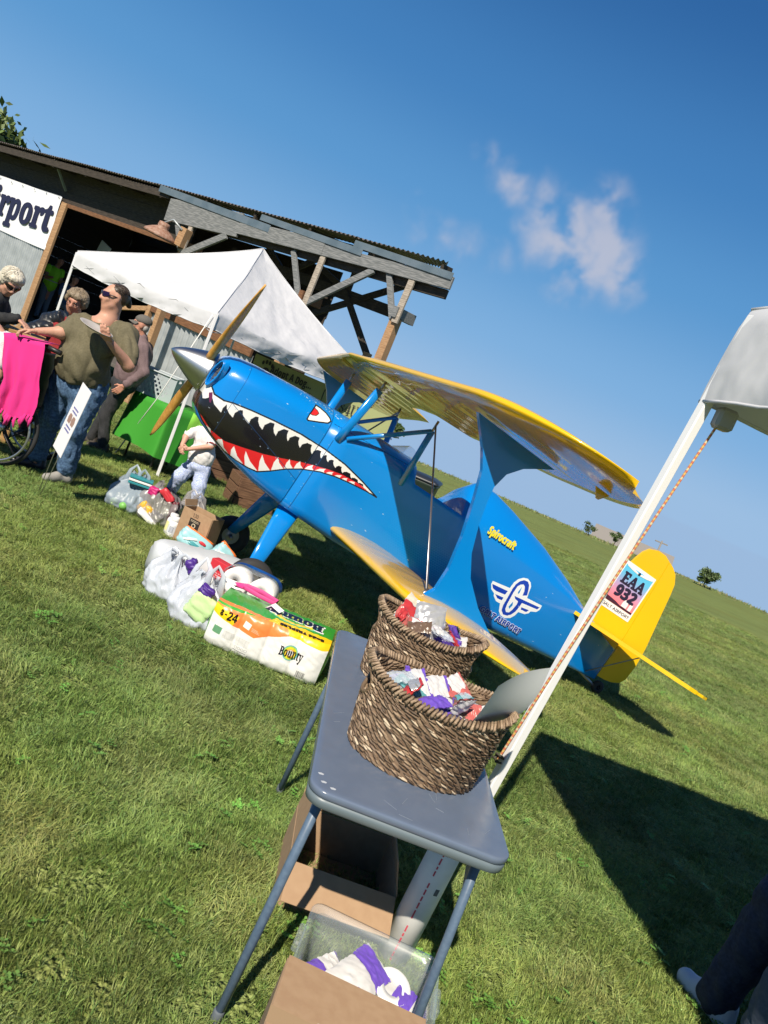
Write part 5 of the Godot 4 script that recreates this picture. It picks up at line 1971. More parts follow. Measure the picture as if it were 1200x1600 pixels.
	put(b, "wall_notice", mat("notice_grey", lin(0.45, 0.46, 0.46), 0.7), o)
	b = MB.new()
	b.box(Vector3(-9.3, 2.3, -4.2) + up, Vector3(2.4, 0.8, 0.05), 0.004)
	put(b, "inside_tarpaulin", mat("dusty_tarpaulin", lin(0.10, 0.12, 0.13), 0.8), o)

	# banner: its own thing, hung on the sliding door
	var bn := thing("fabric_banner", "large white airport banner hung on the barn's sliding door", "banner", o.transform * Vector3(-13.80, 2.45 + y, -0.38))
	bn.basis = o.basis
	b = MB.new()
	b.smooth(true)
	var g := []
	for r in 9:
		var row := PackedVector3Array()
		for i in 31:
			var u := i / 30.0
			var v := r / 8.0
			row.append(Vector3((u - 0.5) * 4.5, 0.65 - v * 1.30 + 0.02 * sin(u * 5.0), -0.04 + 0.012 * sin(u * 23.0) + 0.01 * sin(u * 7.0 + v * 6.0)))
		g.append(row)
	b.sheet(g)
	var vm := mat("banner_vinyl", lin(0.74, 0.75, 0.79), 0.5)
	vm.cull_mode = BaseMaterial3D.CULL_DISABLED
	put(b, "banner_sheet", vm, bn)
	letter("Airport", 0.64, Transform3D(Basis(), Vector3(0.26, 0.05, -0.016)), mat("banner_navy", lin(0.012, 0.01, 0.04), 0.5), bn, 3.75, "Droid Serif", 800, "lettering", true)
	for i in 8:
		b = MB.new()
		b.smooth(true)
		b.lathe([[0.012, -0.003], [0.022, -0.003], [0.022, 0.003], [0.012, 0.003]], 12, Transform3D(Basis(Vector3.RIGHT, PI / 2), Vector3(2.16 - i * 0.6, 0.60, -0.015)), false)
		put(b, "grommet", mat("bright_steel", Color.WHITE), bn)

# ---------------------------------------------------------------- trees, bushes, far things
func leafy(b: MB, c: Vector3, r: Vector3, n: int, size: float, sd: int, tone: Color) -> void:
	rng.seed = sd
	var clumps := []
	for k in maxi(6, n / 120):
		var d := Vector3(rng.randfn(), rng.randfn(), rng.randfn()).normalized() * pow(rng.randf(), 0.4)
		clumps.append([d * r * 0.85, rng.randf_range(0.16, 0.34)])
	for i in n:
		var q: Array = clumps[rng.randi() % clumps.size()]
		var d := Vector3(rng.randfn(), rng.randfn(), rng.randfn()) * 0.5
		var p: Vector3 = c + q[0] + d * r * q[1]
		var u := Vector3(rng.randfn(), rng.randfn(), rng.randfn()).normalized()
		var v := u.cross(Vector3(rng.randfn(), rng.randfn(), rng.randfn())).normalized()
		var s := size * rng.randf_range(0.6, 1.4)
		var k := rng.randf_range(0.6, 1.4)
		b.col = Color(tone.r * k, tone.g * k, tone.b * k)
		b.tri(p - u * s, p + v * s * 0.45, p + u * s)
		b.tri(p - u * s, p + u * s, p - v * s * 0.45)

func tree(n: String, label: String, category: String, at: Vector3, h: float, r: Vector3, trunk: float, cnt: int, size: float, sd: int, tone: Color, group := "") -> void:
	var o := thing(n, label, category, at, 0.0, group)
	var lm := mat("leaf_green", Color.WHITE, 0.6)
	lm.vertex_color_use_as_albedo = true
	lm.cull_mode = BaseMaterial3D.CULL_DISABLED
	var b := MB.new()
	leafy(b, Vector3(0, h - r.y * 0.9, 0), r, cnt, size, sd, tone)
	put(b, "crown", lm, o)
	b = MB.new()
	b.smooth(true)
	b.tube([Vector3(0, -0.3, 0), Vector3(0.05, h * 0.3, 0.02), Vector3(0, h * 0.75, 0)], [trunk, trunk * 0.75, trunk * 0.25], 8)
	for k in 6:
		var a := k * 1.1
		b.tube([Vector3(0, h * (0.3 + 0.06 * k), 0), Vector3(cos(a) * r.x * 0.6, h * (0.5 + 0.06 * k), sin(a) * r.z * 0.6)], [trunk * 0.4, trunk * 0.1], 6)
	put(b, "trunk", nmat("bark", lin(0.06, 0.045, 0.035), lin(0.13, 0.10, 0.08), 0.9, Vector3(1, 1, 1), 95, 0.03), o)

func on_ground(x: float, z: float) -> Vector3:
	return Vector3(x, ground_y(x, z), z)

func build_far() -> void:
	tree("broadleaf_tree", "green broadleaf tree rising behind the barn's left end", "tree", on_ground(-20.3, -30.0), 7.3, Vector3(2.8, 2.1, 2.6), 0.22, 15000, 0.16, 201, Color(0.075, 0.115, 0.025))
	tree("leafy_bush", "bush glimpsed between the biplane's wing and cockpit", "bush", on_ground(-1.9, -40.0), 2.7, Vector3(1.3, 0.9, 1.2), 0.05, 2200, 0.11, 202, Color(0.05, 0.085, 0.02))
	tree("leafy_bush", "largest round bush on the skyline right of the tail", "bush", on_ground(25.3, -61.0), 1.55, Vector3(0.95, 0.66, 0.9), 0.04, 2200, 0.10, 203, Color(0.085, 0.13, 0.045), "bushes on the skyline")
	tree("leafy_bush", "small low bush on the skyline left of the far roof", "bush", on_ground(19.6, -68.0), 1.5, Vector3(0.9, 0.6, 0.8), 0.04, 900, 0.08, 204, Color(0.085, 0.13, 0.045), "bushes on the skyline")
	tree("leafy_bush", "smallest bush on the skyline, farthest left above the fuselage", "bush", on_ground(16.9, -67.0), 1.1, Vector3(0.8, 0.45, 0.7), 0.03, 700, 0.08, 205, Color(0.06, 0.09, 0.03), "bushes on the skyline")
	# tall weeds along the crest
	var b := MB.new()
	rng.seed = 77
	for i in 2600:
		var az := rng.randf_range(-0.1, 0.62)
		var d := rng.randf_range(67.0, 74.0)
		var p := on_ground(sin(az) * d, -cos(az) * d)
		var h := rng.randf_range(0.06, 0.24) * (1.0 + 0.8 * maxf(0.0, patch.get_noise_2d(p.x * 4.0, p.z)))
		var k := rng.randf_range(0.6, 1.3)
		b.col = Color(0.22 * k, 0.21 * k, 0.10 * k) if rng.randf() < 0.5 else Color(0.14 * k, 0.19 * k, 0.06 * k)
		var a := rng.randf() * TAU
		var s := Vector3(cos(a), 0, sin(a)) * rng.randf_range(0.04, 0.12)
		var t := p + Vector3(rng.randf_range(-0.12, 0.12), h, rng.randf_range(-0.1, 0.1))
		b.tri(p - s - Vector3(0, 0.1, 0), p + s - Vector3(0, 0.1, 0), t)
	var wm := mat("weed_blade", Color.WHITE, 0.8)
	wm.vertex_color_use_as_albedo = true
	wm.cull_mode = BaseMaterial3D.CULL_DISABLED
	tag(put(b, "tall_weeds", wm), "fringe of tall weeds along the skyline of the field", "weeds", "", "stuff")
	# far roof and a pole
	var gy_ := -7.6
	var o := thing("farm_building", "low farm building whose grey roof shows over the field's crest", "building", Vector3(28.6, gy_ + 0.35, -92.0), deg_to_rad(-16.0))
	b = MB.new()
	b.box(Vector3(0, 1.5, 0), Vector3(9.0, 3.2, 6.0), 0.02)
	put(b, "wall", mat("farm_wall_white", lin(0.6, 0.6, 0.58), 0.8), o)
	b = MB.new()
	b.prism(v2([-3.4, 3.05, 3.4, 3.05, 0.0, 4.95]), Transform3D(Basis(Vector3.BACK, Vector3.UP, Vector3.LEFT), Vector3.ZERO), 9.6)
	put(b, "roof", mat("farm_roof", lin(0.22, 0.205, 0.19), 0.8), o)
	b = MB.new()
	b.box(Vector3(0, 3.08, 3.42), Vector3(9.62, 0.16, 0.06), 0.01)
	put(b, "gutter", mat("farm_wall_white", Color.WHITE), o)
	var up := thing("utility_pole", "thin utility pole with a crossbar standing beside the far roof", "pole", Vector3(30.2, gy_, -88.0))
	b = MB.new()
	b.smooth(true)
	b.tube([Vector3.ZERO, Vector3(0, 6.55, 0)], [0.13, 0.09], 8)
	put(b, "shaft", mat("pole_grey", lin(0.22, 0.20, 0.18), 0.8), up)
	b = MB.new()
	b.box(Vector3(0, 6.3, 0), Vector3(1.5, 0.14, 0.14), 0.01)
	put(b, "crossbar", mat("pole_grey", Color.WHITE), up)
	# wheeled bin behind the biplane
	var g := on_ground(0.33, -12.2)
	var w := thing("wheeled_bin", "dark green wheeled rubbish bin with a white emblem behind the cockpit", "bin", g, deg_to_rad(-8.0))
	var green := mat("bin_green_plastic", lin(0.018, 0.032, 0.026), 0.5)
	b = MB.new()
	b.smooth(true)
	var rings := []
	for q in [[0.22, 0.22, 0.02], [0.24, 0.24, 0.05], [0.30, 0.32, 0.98], [0.315, 0.335, 1.0], [0.315, 0.335, 1.04]]:
		var ring := PackedVector3Array()
		for p in rounded_rect(q[0] * 2, q[1] * 2, 0.06, 4):
			ring.append(Vector3(p.x - q[0], q[2], p.y - q[1]))
		rings.append(ring)
	b.loft(rings, true, true, true)
	put(b, "bin_body", green, w)
	b = MB.new()
	b.smooth(true)
	rings = []
	for q in [[0.33, 0.35, 1.043], [0.335, 0.355, 1.06], [0.32, 0.34, 1.085], [0.22, 0.25, 1.12], [0.05, 0.08, 1.13]]:
		var ring := PackedVector3Array()
		for p in rounded_rect(q[0] * 2, q[1] * 2, minf(0.06, q[0] * 0.8), 4):
			ring.append(Vector3(p.x - q[0], q[2], p.y - q[1]))
		rings.append(ring)
	b.loft(rings, true, true, true)
	put(b, "lid", mat("bin_lid_plastic", lin(0.015, 0.02, 0.03), 0.45), w)
	for s: float in [-1.0, 1.0]:
		b = MB.new()
		b.smooth(true)
		b.lathe([[0.03, -0.025], [0.10, -0.025], [0.12, -0.015], [0.12, 0.015], [0.10, 0.025], [0.03, 0.025]], 20, Transform3D(Basis(Vector3.BACK, PI / 2), Vector3(s * 0.24, 0.12, -0.24)))
		put(b, "wheel", mat("tyre_rubber", Color.WHITE), w)
	b = MB.new()
	b.prism(v2([-0.05, 0.03, -0.03, 0.06, 0.03, 0.06, 0.05, 0.03, 0.05, -0.03, 0.03, -0.06, -0.03, -0.06, -0.05, -0.03]), Transform3D(Basis(Vector3.RIGHT, 0.09), Vector3(0.10, 0.82, 0.322)), 0.008)
	b.box(Vector3(0.10, 0.715, 0.312), Vector3(0.13, 0.022, 0.006))
	b.box(Vector3(0.10, 0.675, 0.309), Vector3(0.10, 0.022, 0.006))
	put(b, "emblem", mat("white_print", Color.WHITE), w)

# ---------------------------------------------------------------- donated goods on the grass
# lettering bent on to a surface: f gives the depth at (x, y)
func letter_bent(s: String, height: float, t: Transform3D, m: Material, parent: Node3D, width: float, f, face := "Droid Sans", weight := 700, italic := false) -> MeshInstance3D:
	var tm := text_mesh(s, height, face, weight, 0.0015, italic)
	var arr := tm.get_mesh_arrays()
	var vs: PackedVector3Array = arr[Mesh.ARRAY_VERTEX]
	var k := width / maxf(0.001, tm.get_aabb().size.x)
	for i in vs.size():
		var p := vs[i]
		p.x *= k
		p = t * p
		p.z += f.call(p.x, p.y)
		vs[i] = p
	arr[Mesh.ARRAY_VERTEX] = vs
	var me := ArrayMesh.new()
	me.add_surface_from_arrays(Mesh.PRIMITIVE_TRIANGLES, arr)
	return put(me, "lettering", m, parent)

func img_mat(key: String, img: Image, rough: float) -> StandardMaterial3D:
	var m := mat(key, Color.WHITE, rough)
	m.albedo_texture = ImageTexture.create_from_image(img)
	m.texture_repeat = false
	m.cull_mode = BaseMaterial3D.CULL_DISABLED
	return m

func build_towels() -> void:
	var o := thing("paper_towel_pack", "large eight-roll paper towel pack lying nearest the folding table", "paper towels", Vector3(-0.325, 0.006, -4.295), deg_to_rad(1.2))
	var w := 0.67
	var h := 0.252
	var d := 0.37
	var lobe := func(x: float) -> float: return 0.020 * sqrt(absf(sin(PI * (x / w + 0.5) * 4.0))) - 0.020
	var edge := func(x: float) -> float: return 1.0 - pow(absf(x) / (w / 2.0), 14.0)
	var nz := FastNoiseLite.new()
	nz.seed = 8
	nz.frequency = 18.0
	# front print
	var img := Image.create(670, 256, false, Image.FORMAT_RGBA8)
	img.fill(lin(0.74, 0.74, 0.73))
	fill(img, v2([0, 12, 150, 40, 128, 96, 0, 62]), lin(0.80, 0.55, 0.01))
	fill(img, v2([0, 0, 670, 0, 670, 16, 440, 30, 300, 95, 262, 116, 128, 96, 150, 40, 0, 14]), lin(0.78, 0.22, 0.055))
	fill(img, v2([420, 0, 670, 0, 670, 34, 640, 40, 440, 28]), lin(0.80, 0.52, 0.01))
	fill(img, v2([0, 0, 240, 0, 150, 14, 0, 10]), lin(0.05, 0.33, 0.04))
	fill(img, v2([188, 42, 228, 50, 222, 86, 182, 78]), lin(0.8, 0.78, 0.72))
	for i in 3:
		stroke(img, v2([236, 66 + i * 8, 268 + i * 8, 72 + i * 8]), 2.0, lin(0.8, 0.6, 0.5))
	fill(img, v2([36, 126, 84, 130, 80, 172, 32, 168]), lin(0.12, 0.30, 0.16))
	for i in 9:
		stroke(img, v2([96, 140 + i * 5, 160, 142 + i * 5]), 2.2, lin(0.46, 0.46, 0.45))
		stroke(img, v2([172, 146 + i * 5, 250, 148 + i * 5]), 2.2, lin(0.46, 0.46, 0.45))
	for i in 3:
		stroke(img, v2([96, 196 + i * 7, 146, 197 + i * 7]), 1.5, lin(0.6, 0.6, 0.6))
	for i in 4:
		var pts := []
		for j in 11:
			pts.append_array([186 + i * 20 + cos(TAU * j / 10) * 8, 206 + sin(TAU * j / 10) * 8])
		stroke(img, v2(pts), 1.6, lin(0.25, 0.25, 0.26))
	stroke(img, v2([174, 222, 250, 226]), 4.0, lin(0.2, 0.2, 0.2))
	for i in 16:
		fill(img, v2([548 + i * 3.1, 196, 548 + i * 3.1 + (1.2 if i % 3 else 2.2), 196, 548 + i * 3.1 + (1.2 if i % 3 else 2.2), 234, 548 + i * 3.1, 234]), lin(0.08, 0.08, 0.08))
	# the green and orange swoosh round the name
	for q in [[46, lin(0.10, 0.42, 0.42)], [40, lin(0.45, 0.62, 0.06)], [33, lin(0.80, 0.62, 0.02)], [25, lin(0.8, 0.45, 0.1)], [18, lin(0.74, 0.74, 0.73)]]:
		var pts := PackedVector2Array()
		for j in 24:
			pts.append(Vector2(478 + cos(TAU * j / 24) * q[0] * 0.92, 118 + sin(TAU * j / 24) * q[0]))
		fill(img, pts, q[1])
	var b := MB.new()
	b.smooth(true)
	var g := []
	for r in 21:
		var row := PackedVector3Array()
		for i in 65:
			var x := (i / 64.0 - 0.5) * w
			var v := r / 20.0
			var y := h * (1.0 - v)
			var tuck := pow(absf(v - 0.5) * 2.0, 6.0) * 0.030
			var wr := nz.get_noise_2d(x * 1.2, y * 3.0) * 0.006
			row.append(Vector3(x, y, d / 2 + lobe.call(x) * (1.0 - 0.4 * tuck / 0.03) * edge.call(x) - tuck - (1.0 - edge.call(x)) * 0.03 + wr))
		g.append(row)
	b.sheet(g)
	put(b, "printed_front", img_mat("towel_front_print", img, 0.32), o)
	var top_edge: PackedVector3Array = g[0]
	var right_edge := PackedVector3Array()
	var left_edge := PackedVector3Array()
	for r in 21:
		right_edge.append(g[r][64])
		left_edge.append(g[r][0])
	# top print: green, the name reads the other way up
	img = Image.create(670, 380, false, Image.FORMAT_RGBA8)
	img.fill(lin(0.035, 0.30, 0.03))
	fill(img, v2([0, 380, 0, 330, 250, 345, 420, 352, 670, 330, 670, 380]), lin(0.78, 0.22, 0.055))
	fill(img, v2([300, 380, 330, 300, 670, 290, 670, 380]), lin(0.80, 0.52, 0.01))
	for q in [[150, lin(0.10, 0.42, 0.42)], [138, lin(0.45, 0.62, 0.06)], [118, lin(0.80, 0.62, 0.02)], [98, lin(0.74, 0.42, 0.1)], [78, lin(0.06, 0.34, 0.04)]]:
		var pts := PackedVector2Array()
		for j in 30:
			pts.append(Vector2(425 + cos(TAU * j / 30) * q[0], 210 + sin(TAU * j / 30) * q[0] * 0.52))
		fill(img, pts, q[1])
	b = MB.new()
	b.smooth(true)
	g = []
	for r in 13:
		var row := PackedVector3Array()
		for i in 65:
			var x := (i / 64.0 - 0.5) * w
			var v := r / 12.0
			var front: Vector3 = top_edge[i]
			var p := Vector3(x, h, lerpf(-d / 2 + 0.02, front.z, v))
			p.y += (0.012 * sin(PI * v) + nz.get_noise_2d(x * 1.5, v * 0.6 + 3.0) * 0.007) * edge.call(x) * (1.0 if r < 12 else 0.0)
			row.append(p)
		g.append(row)
	b.sheet(g)
	put(b, "printed_top", img_mat("towel_top_print", img, 0.3), o)
	# ends and back
	img = Image.create(64, 64, false, Image.FORMAT_RGBA8)
	img.fill(lin(0.045, 0.34, 0.04))
	fill(img, v2([0, 0, 64, 0, 64, 10, 0, 16]), lin(0.78, 0.40, 0.03))
	fill(img, v2([14, 26, 50, 24, 52, 50, 12, 52]), lin(0.66, 0.68, 0.66))
	var em := img_mat("towel_end_print", img, 0.32)
	for e in [[right_edge, 1.0], [left_edge, -1.0]]:
		b = MB.new()
		b.smooth(true)
		g = []
		for r in 21:
			var row := PackedVector3Array()
			for i in 11:
				var t := i / 10.0
				var p: Vector3 = e[0][r]
				row.append(Vector3(p.x + e[1] * 0.020 * sqrt(maxf(0.0, sin(PI * t))) * sin(PI * r / 20.0), p.y, lerpf(p.z, -d / 2 + 0.02, t)))
			g.append(row)
		b.sheet(g)
		put(b, "pack_end", em, o)
	b = MB.new()
	b.box(Vector3(0, h / 2, -d / 2 + 0.03), Vector3(w * 0.98, h * 0.97, 0.02), 0.008)
	put(b, "pack_back", mat("towel_back", lin(0.6, 0.62, 0.6), 0.4), o)
	var ff := func(x: float, y: float) -> float: return lobe.call(x) * edge.call(x) - pow(absf(0.5 - y / h) * 2.0, 6.0) * 0.030 + nz.get_noise_2d(x * 1.2, y * 3.0) * 0.006
	var ink := mat("towel_ink", lin(0.012, 0.006, 0.012), 0.4)
	letter_bent("Bounty", 0.052, Transform3D(Basis(Vector3.BACK, 0.02), Vector3(0.150, 0.137, d / 2 + 0.004)), ink, o, 0.135, ff, "Droid Serif", 800, true)
	letter_bent("8", 0.030, Transform3D(Basis(), Vector3(-0.285, 0.208, d / 2 + 0.003)), ink, o, 0.018, ff)
	letter_bent("=", 0.012, Transform3D(Basis(), Vector3(-0.262, 0.205, d / 2 + 0.003)), ink, o, 0.012, ff)
	letter_bent("24", 0.046, Transform3D(Basis(), Vector3(-0.222, 0.202, d / 2 + 0.003)), ink, o, 0.056, ff, "Droid Sans", 800)
	# name on the top, upside down to us; white edge under navy
	for q in [[0.118, mat("towel_white_ink", lin(0.75, 0.75, 0.75), 0.4), 0.368, 0.0115], [0.100, mat("towel_navy_ink", lin(0.006, 0.012, 0.05), 0.4), 0.345, 0.0140]]:
		letter("Bounty", q[0], Transform3D(Basis(Vector3.UP, PI) * Basis(Vector3.RIGHT, -PI / 2), Vector3(0.09, h + q[3], -0.02)), q[1], o, q[2], "Droid Serif", 800, "lettering", true)
	letter("8=24 TRIPLES", 0.026, Transform3D(Basis(Vector3.UP, PI) * Basis(Vector3.RIGHT, -PI / 2), Vector3(0.16, h + 0.008, 0.138)), ink, o, 0.26, "Droid Sans", 800)

# print too small to read: rows of short dashes, joined
func fine_print(o: Node3D, t: Transform3D, w: float, h: float, rows: int, m: Material, sd: int) -> void:
	rng.seed = sd
	var b := MB.new()
	for r in rows:
		var x := -w / 2.0
		var y := h / 2.0 - (r + 0.5) * h / rows
		while x < w / 2.0:
			var l := minf(rng.randf_range(0.06, 0.22) * w, w / 2.0 - x)
			b.box(t * Vector3(x + l / 2.0, y, 0), Vector3(l, h / rows * 0.45, 0.0010), 0.0, t.basis)
			x += l + 0.05 * w
	put(b, "fine_print", m, o).set_meta("kind", "stuff")

# a limp carrier bag: blob of film, two handles, things showing inside
func carrier(label: String, at: Vector3, r: Vector3, m: Material, sd: int, handles: float, lean := Vector3.ZERO, wr := 0.012) -> Node3D:
	var o := thing("carrier_bag", label, "bag", at, 0.0, "carrier bags on the grass")
	var nz := FastNoiseLite.new()
	nz.seed = sd
	nz.frequency = 1.0
	nz.fractal_octaves = 2
	var rings := []
	var n := 72
	var rows := 26
	for k in rows + 1:
		var v := float(k) / rows
		var ring := PackedVector3Array()
		for i in n:
			var a := TAU * i / n
			var ca := cos(a)
			var sa := sin(a)
			# square foot that gathers to a slit at the top
			var sq := 1.0 / pow(pow(absf(ca), 4.0) + pow(absf(sa), 4.0), 0.25)
			var body := 1.0 - 0.10 * v - 0.55 * smoothstep(0.62, 1.0, v)
			body *= 0.82 + 0.18 * smoothstep(0.0, 0.12, v)
			var lump := nz.get_noise_3d(ca * 1.3, v * 1.6, sa * 1.3) * 0.42
			var crease := absf(nz.get_noise_3d(ca * 4.2 + 9.0, v * 1.5, sa * 4.2)) - 0.18
			var fine := absf(nz.get_noise_3d(ca * 9.0, v * 5.0 + 4.0, sa * 9.0)) - 0.15
			var gather := smoothstep(0.25, 0.95, v)
			var k2 := sq * body * (1.0 + lump * (0.5 + 0.5 * v)) - (crease * (0.30 + 0.75 * gather) + fine * 0.16) * wr / 0.012 * 0.5
			var top := 1.0 + nz.get_noise_2d(ca * 2.0 + 3.0, sa * 2.0) * 0.30
			ring.append(Vector3(ca * r.x * k2, 0.0 + r.y * v * lerpf(1.0, top, v) * (0.86 + 0.14 * absf(ca)), sa * r.z * k2 * lerpf(1.0, 0.45, gather)) + lean * v)
		rings.append(ring)
	var b := MB.new()
	b.smooth(true)
	b.loft(rings, true, true, false)
	put(b, "bag_film", m, o)
	if handles > 0.0:
		for s: float in [-1.0, 1.0]:
			b = MB.new()
			b.smooth(true)
			var p := Vector3(s * r.x * 0.30, r.y * 0.92, 0) + lean
			b.tube([p + Vector3(-0.045, -0.07, 0.02), p + Vector3(-0.042, handles * 0.5, 0.015 * s), p + Vector3(-0.01, handles, 0.03 * s), p + Vector3(0.035, handles * 0.6, 0.02 * s), p + Vector3(0.05, -0.07, 0.01)], [0.030, 0.015, 0.010, 0.015, 0.030], 8, true, 0.3, Vector3(0, 0, 1))
			put(b, "handle", m, o)
	return o

func soft_pack(o: Node3D, n: String, c: Vector3, half: Vector3, m: Material, bas := Basis(), sd := 1) -> MeshInstance3D:
	var b := MB.new()
	b.smooth(true)
	var nz := FastNoiseLite.new()
	nz.seed = sd
	nz.frequency = 9.0
	var rings := []
	for k in 17:
		var t := clampf(k / 16.0, 0.01, 0.99) * 2.0 - 1.0
		var s := pow(1.0 - pow(absf(t), 5.0), 0.25)
		var ring := PackedVector3Array()
		for i in 28:
			var a := TAU * i / 28.0
			var q := Vector3(signf(cos(a)) * pow(absf(cos(a)), 0.55) * half.x, t * half.y, signf(sin(a)) * pow(absf(sin(a)), 0.55) * half.z)
			q = Vector3(q.x * (0.55 + 0.45 * s), q.y, q.z * s)
			q += q.normalized() * (nz.get_noise_3d(q.x * 2.0, q.y * 2.0, q.z * 2.0) * 0.016 - absf(nz.get_noise_3d(q.x * 5.0, q.y * 3.0, q.z * 5.0)) * 0.014)
			ring.append(c + bas * q)
		rings.append(ring)
	b.loft(rings, true, true, true)
	return put(b, n, m, o)

func build_goods() -> void:
	build_towels()
	var whitebag := mat("white_bag_film", Color(0.80, 0.83, 0.88, 0.68), 0.28)
	whitebag.transparency = BaseMaterial3D.TRANSPARENCY_ALPHA
	whitebag.cull_mode = BaseMaterial3D.CULL_DISABLED
	var bluebag := mat("blue_grey_bag_film", Color(0.60, 0.66, 0.72, 0.66), 0.4)
	bluebag.transparency = BaseMaterial3D.TRANSPARENCY_ALPHA
	bluebag.cull_mode = BaseMaterial3D.CULL_DISABLED
	var greybag := mat("grey_bag_film", Color(0.60, 0.59, 0.60, 0.50), 0.3)
	greybag.transparency = BaseMaterial3D.TRANSPARENCY_ALPHA
	greybag.cull_mode = BaseMaterial3D.CULL_DISABLED
	var teal := mat("teal_pack", lin(0.03, 0.24, 0.28), 0.4)
	var pwhite := mat("pack_white", lin(0.72, 0.73, 0.73), 0.4)
	var pred := mat("pack_red", lin(0.52, 0.03, 0.045), 0.45)
	var pyel := mat("pack_yellow", lin(0.62, 0.36, 0.03), 0.45)
	var pmag := mat("pack_magenta", lin(0.50, 0.02, 0.16), 0.45)
	var pora := mat("pack_orange", lin(0.75, 0.17, 0.03), 0.45)
	var pgrn := mat("pack_green", lin(0.18, 0.45, 0.10), 0.45)
	var ppur := mat("pack_purple", lin(0.06, 0.02, 0.22), 0.45)
	var lime := mat("pack_lime", lin(0.50, 0.70, 0.34), 0.5)
	var ink := mat("towel_ink", Color.BLACK)
	# far group, left
	var o := carrier("blue-grey carrier bag with teal boxes, farthest left on the grass", on_ground(-1.99, -6.27), Vector3(0.155, 0.30, 0.14), bluebag, 21, 0.10, Vector3(0.02, 0, 0))
	o = thing("teal_carton", "teal and white carton sticking out of the blue-grey bag", "box", on_ground(-1.93, -6.23) + Vector3(0, 0.25, 0), 0.3)
	for k in 3:
		var b := MB.new()
		b.box(Vector3(0.0, k * 0.024, 0), Vector3(0.19, 0.018, 0.10), 0.003)
		put(b, "carton_layer", teal if k % 2 == 0 else pwhite, o)
	for q in [[Vector3(-2.06, 0.05, -6.16), lime], [Vector3(-1.97, 0.05, -6.14), pgrn]]:
		var b := MB.new()
		b.smooth(true)
		b.ellipsoid(Vector3.ZERO, Vector3(0.034, 0.034, 0.034), Basis(), 16, 10)
		var ball := put(b, "toy_ball", q[1])
		ball.position = q[0] + Vector3(0, -0.03, 0)
		tag(ball, "lime green toy ball at the foot of the blue-grey bag" if q[1] == lime else "darker green toy ball beside the lime ball in the bag", "ball", "toy balls")
	o = carrier("grey see-through carrier bag with yellow and red packs inside", on_ground(-1.72, -6.26), Vector3(0.155, 0.30, 0.14), greybag, 22, 0.0, Vector3.ZERO, 0.016)
	for q in [["yellow pack in the lower left of the grey bag", Vector3(-1.80, 0.09, -6.17), Vector3(0.06, 0.05, 0.03), pyel, 0.5], ["red and white pack at the top of the grey bag", Vector3(-1.68, 0.25, -6.22), Vector3(0.07, 0.035, 0.03), pred, 0.6], ["magenta pack at the left top of the grey bag", Vector3(-1.80, 0.24, -6.22), Vector3(0.04, 0.04, 0.03), pmag, 0.2], ["striped white pack at the foot of the grey bag", Vector3(-1.75, 0.04, -6.13), Vector3(0.10, 0.025, 0.03), pwhite, 0.45], ["dark red pack at the right side of the grey bag", Vector3(-1.60, 0.14, -6.24), Vector3(0.03, 0.09, 0.04), mat("pack_dark_red", lin(0.12, 0.01, 0.02), 0.5), 0.0]]:
		o = thing("grocery_pack", q[0], "pack", q[1] - Vector3(0, 0.03, 0))
		soft_pack(o, "pack_film", Vector3.ZERO, q[2], q[3], Basis(Vector3.BACK, -q[4]), 31)
	o = carrier("dark grey carrier bag half hidden behind the cardboard box", on_ground(-1.52, -6.50), Vector3(0.13, 0.27, 0.12), greybag, 23, 0.08, Vector3.ZERO, 0.016)
	o = thing("grocery_pack", "purple pack inside the bag behind the cardboard box", "pack", on_ground(-1.50, -6.42) + Vector3(0, 0.10, 0))
	soft_pack(o, "pack_film", Vector3.ZERO, Vector3(0.07, 0.09, 0.05), ppur, Basis(), 33)
	for q in [["white plastic bottle standing before the cardboard box", Vector3(-1.475, 0, -5.93), 0.0], ["white bottle with yellow label behind the other bottle", Vector3(-1.52, 0, -6.02), 1.0]]:
		o = thing("plastic_bottle", q[0], "bottle", on_ground(q[1].x, q[1].z), 0.0, "white bottles beside the box")
		var b := MB.new()
		b.smooth(true)
		b.lathe([[0.036, 0.0], [0.042, 0.004], [0.043, 0.02], [0.043, 0.115], [0.038, 0.130], [0.028, 0.138]], 24)
		put(b, "bottle_body", pwhite, o)
		b = MB.new()
		b.smooth(true)
		b.lathe([[0.032, 0.138], [0.033, 0.142], [0.033, 0.168], [0.030, 0.172]], 24)
		put(b, "cap", pwhite, o)
		b = MB.new()
		b.smooth(true)
		b.lathe([[0.0436, 0.03], [0.0436, 0.105]], 24, Transform3D(), false)
		put(b, "label_sleeve", mat("bottle_label", lin(0.62, 0.64, 0.68), 0.5) if q[2] < 0.5 else mat("bottle_label_yellow", lin(0.70, 0.66, 0.32), 0.5), o)
		if q[2] < 0.5:
			fine_print(o, Transform3D(Basis(), Vector3(0, 0.07, 0.0440)), 0.034, 0.05, 5, mat("bottle_ink", lin(0.2, 0.22, 0.3), 0.6), 5)
	# cardboard box with the black label
	var card := mat("brown_cardboard", Color.WHITE)
	o = thing("cardboard_box", "upright brown cardboard box printed 130 with a black square label", "box", on_ground(-1.285, -5.93), deg_to_rad(-19.0))
	open_box(o, 0.275, 0.17, 0.285, card, [[3, 0.35, 0.05]])
	letter("130", 0.030, Transform3D(Basis(), Vector3(-0.01, 0.252, 0.0885)), mat("card_ink", lin(0.05, 0.035, 0.03), 0.8), o, 0.05)
	var b := MB.new()
	b.box(Vector3(0.0, 0.178, 0.0886), Vector3(0.098, 0.095, 0.0014))
	put(b, "printed_label", mat("label_black", lin(0.02, 0.016, 0.014), 0.6), o)
	b = MB.new()
	b.smooth(true)
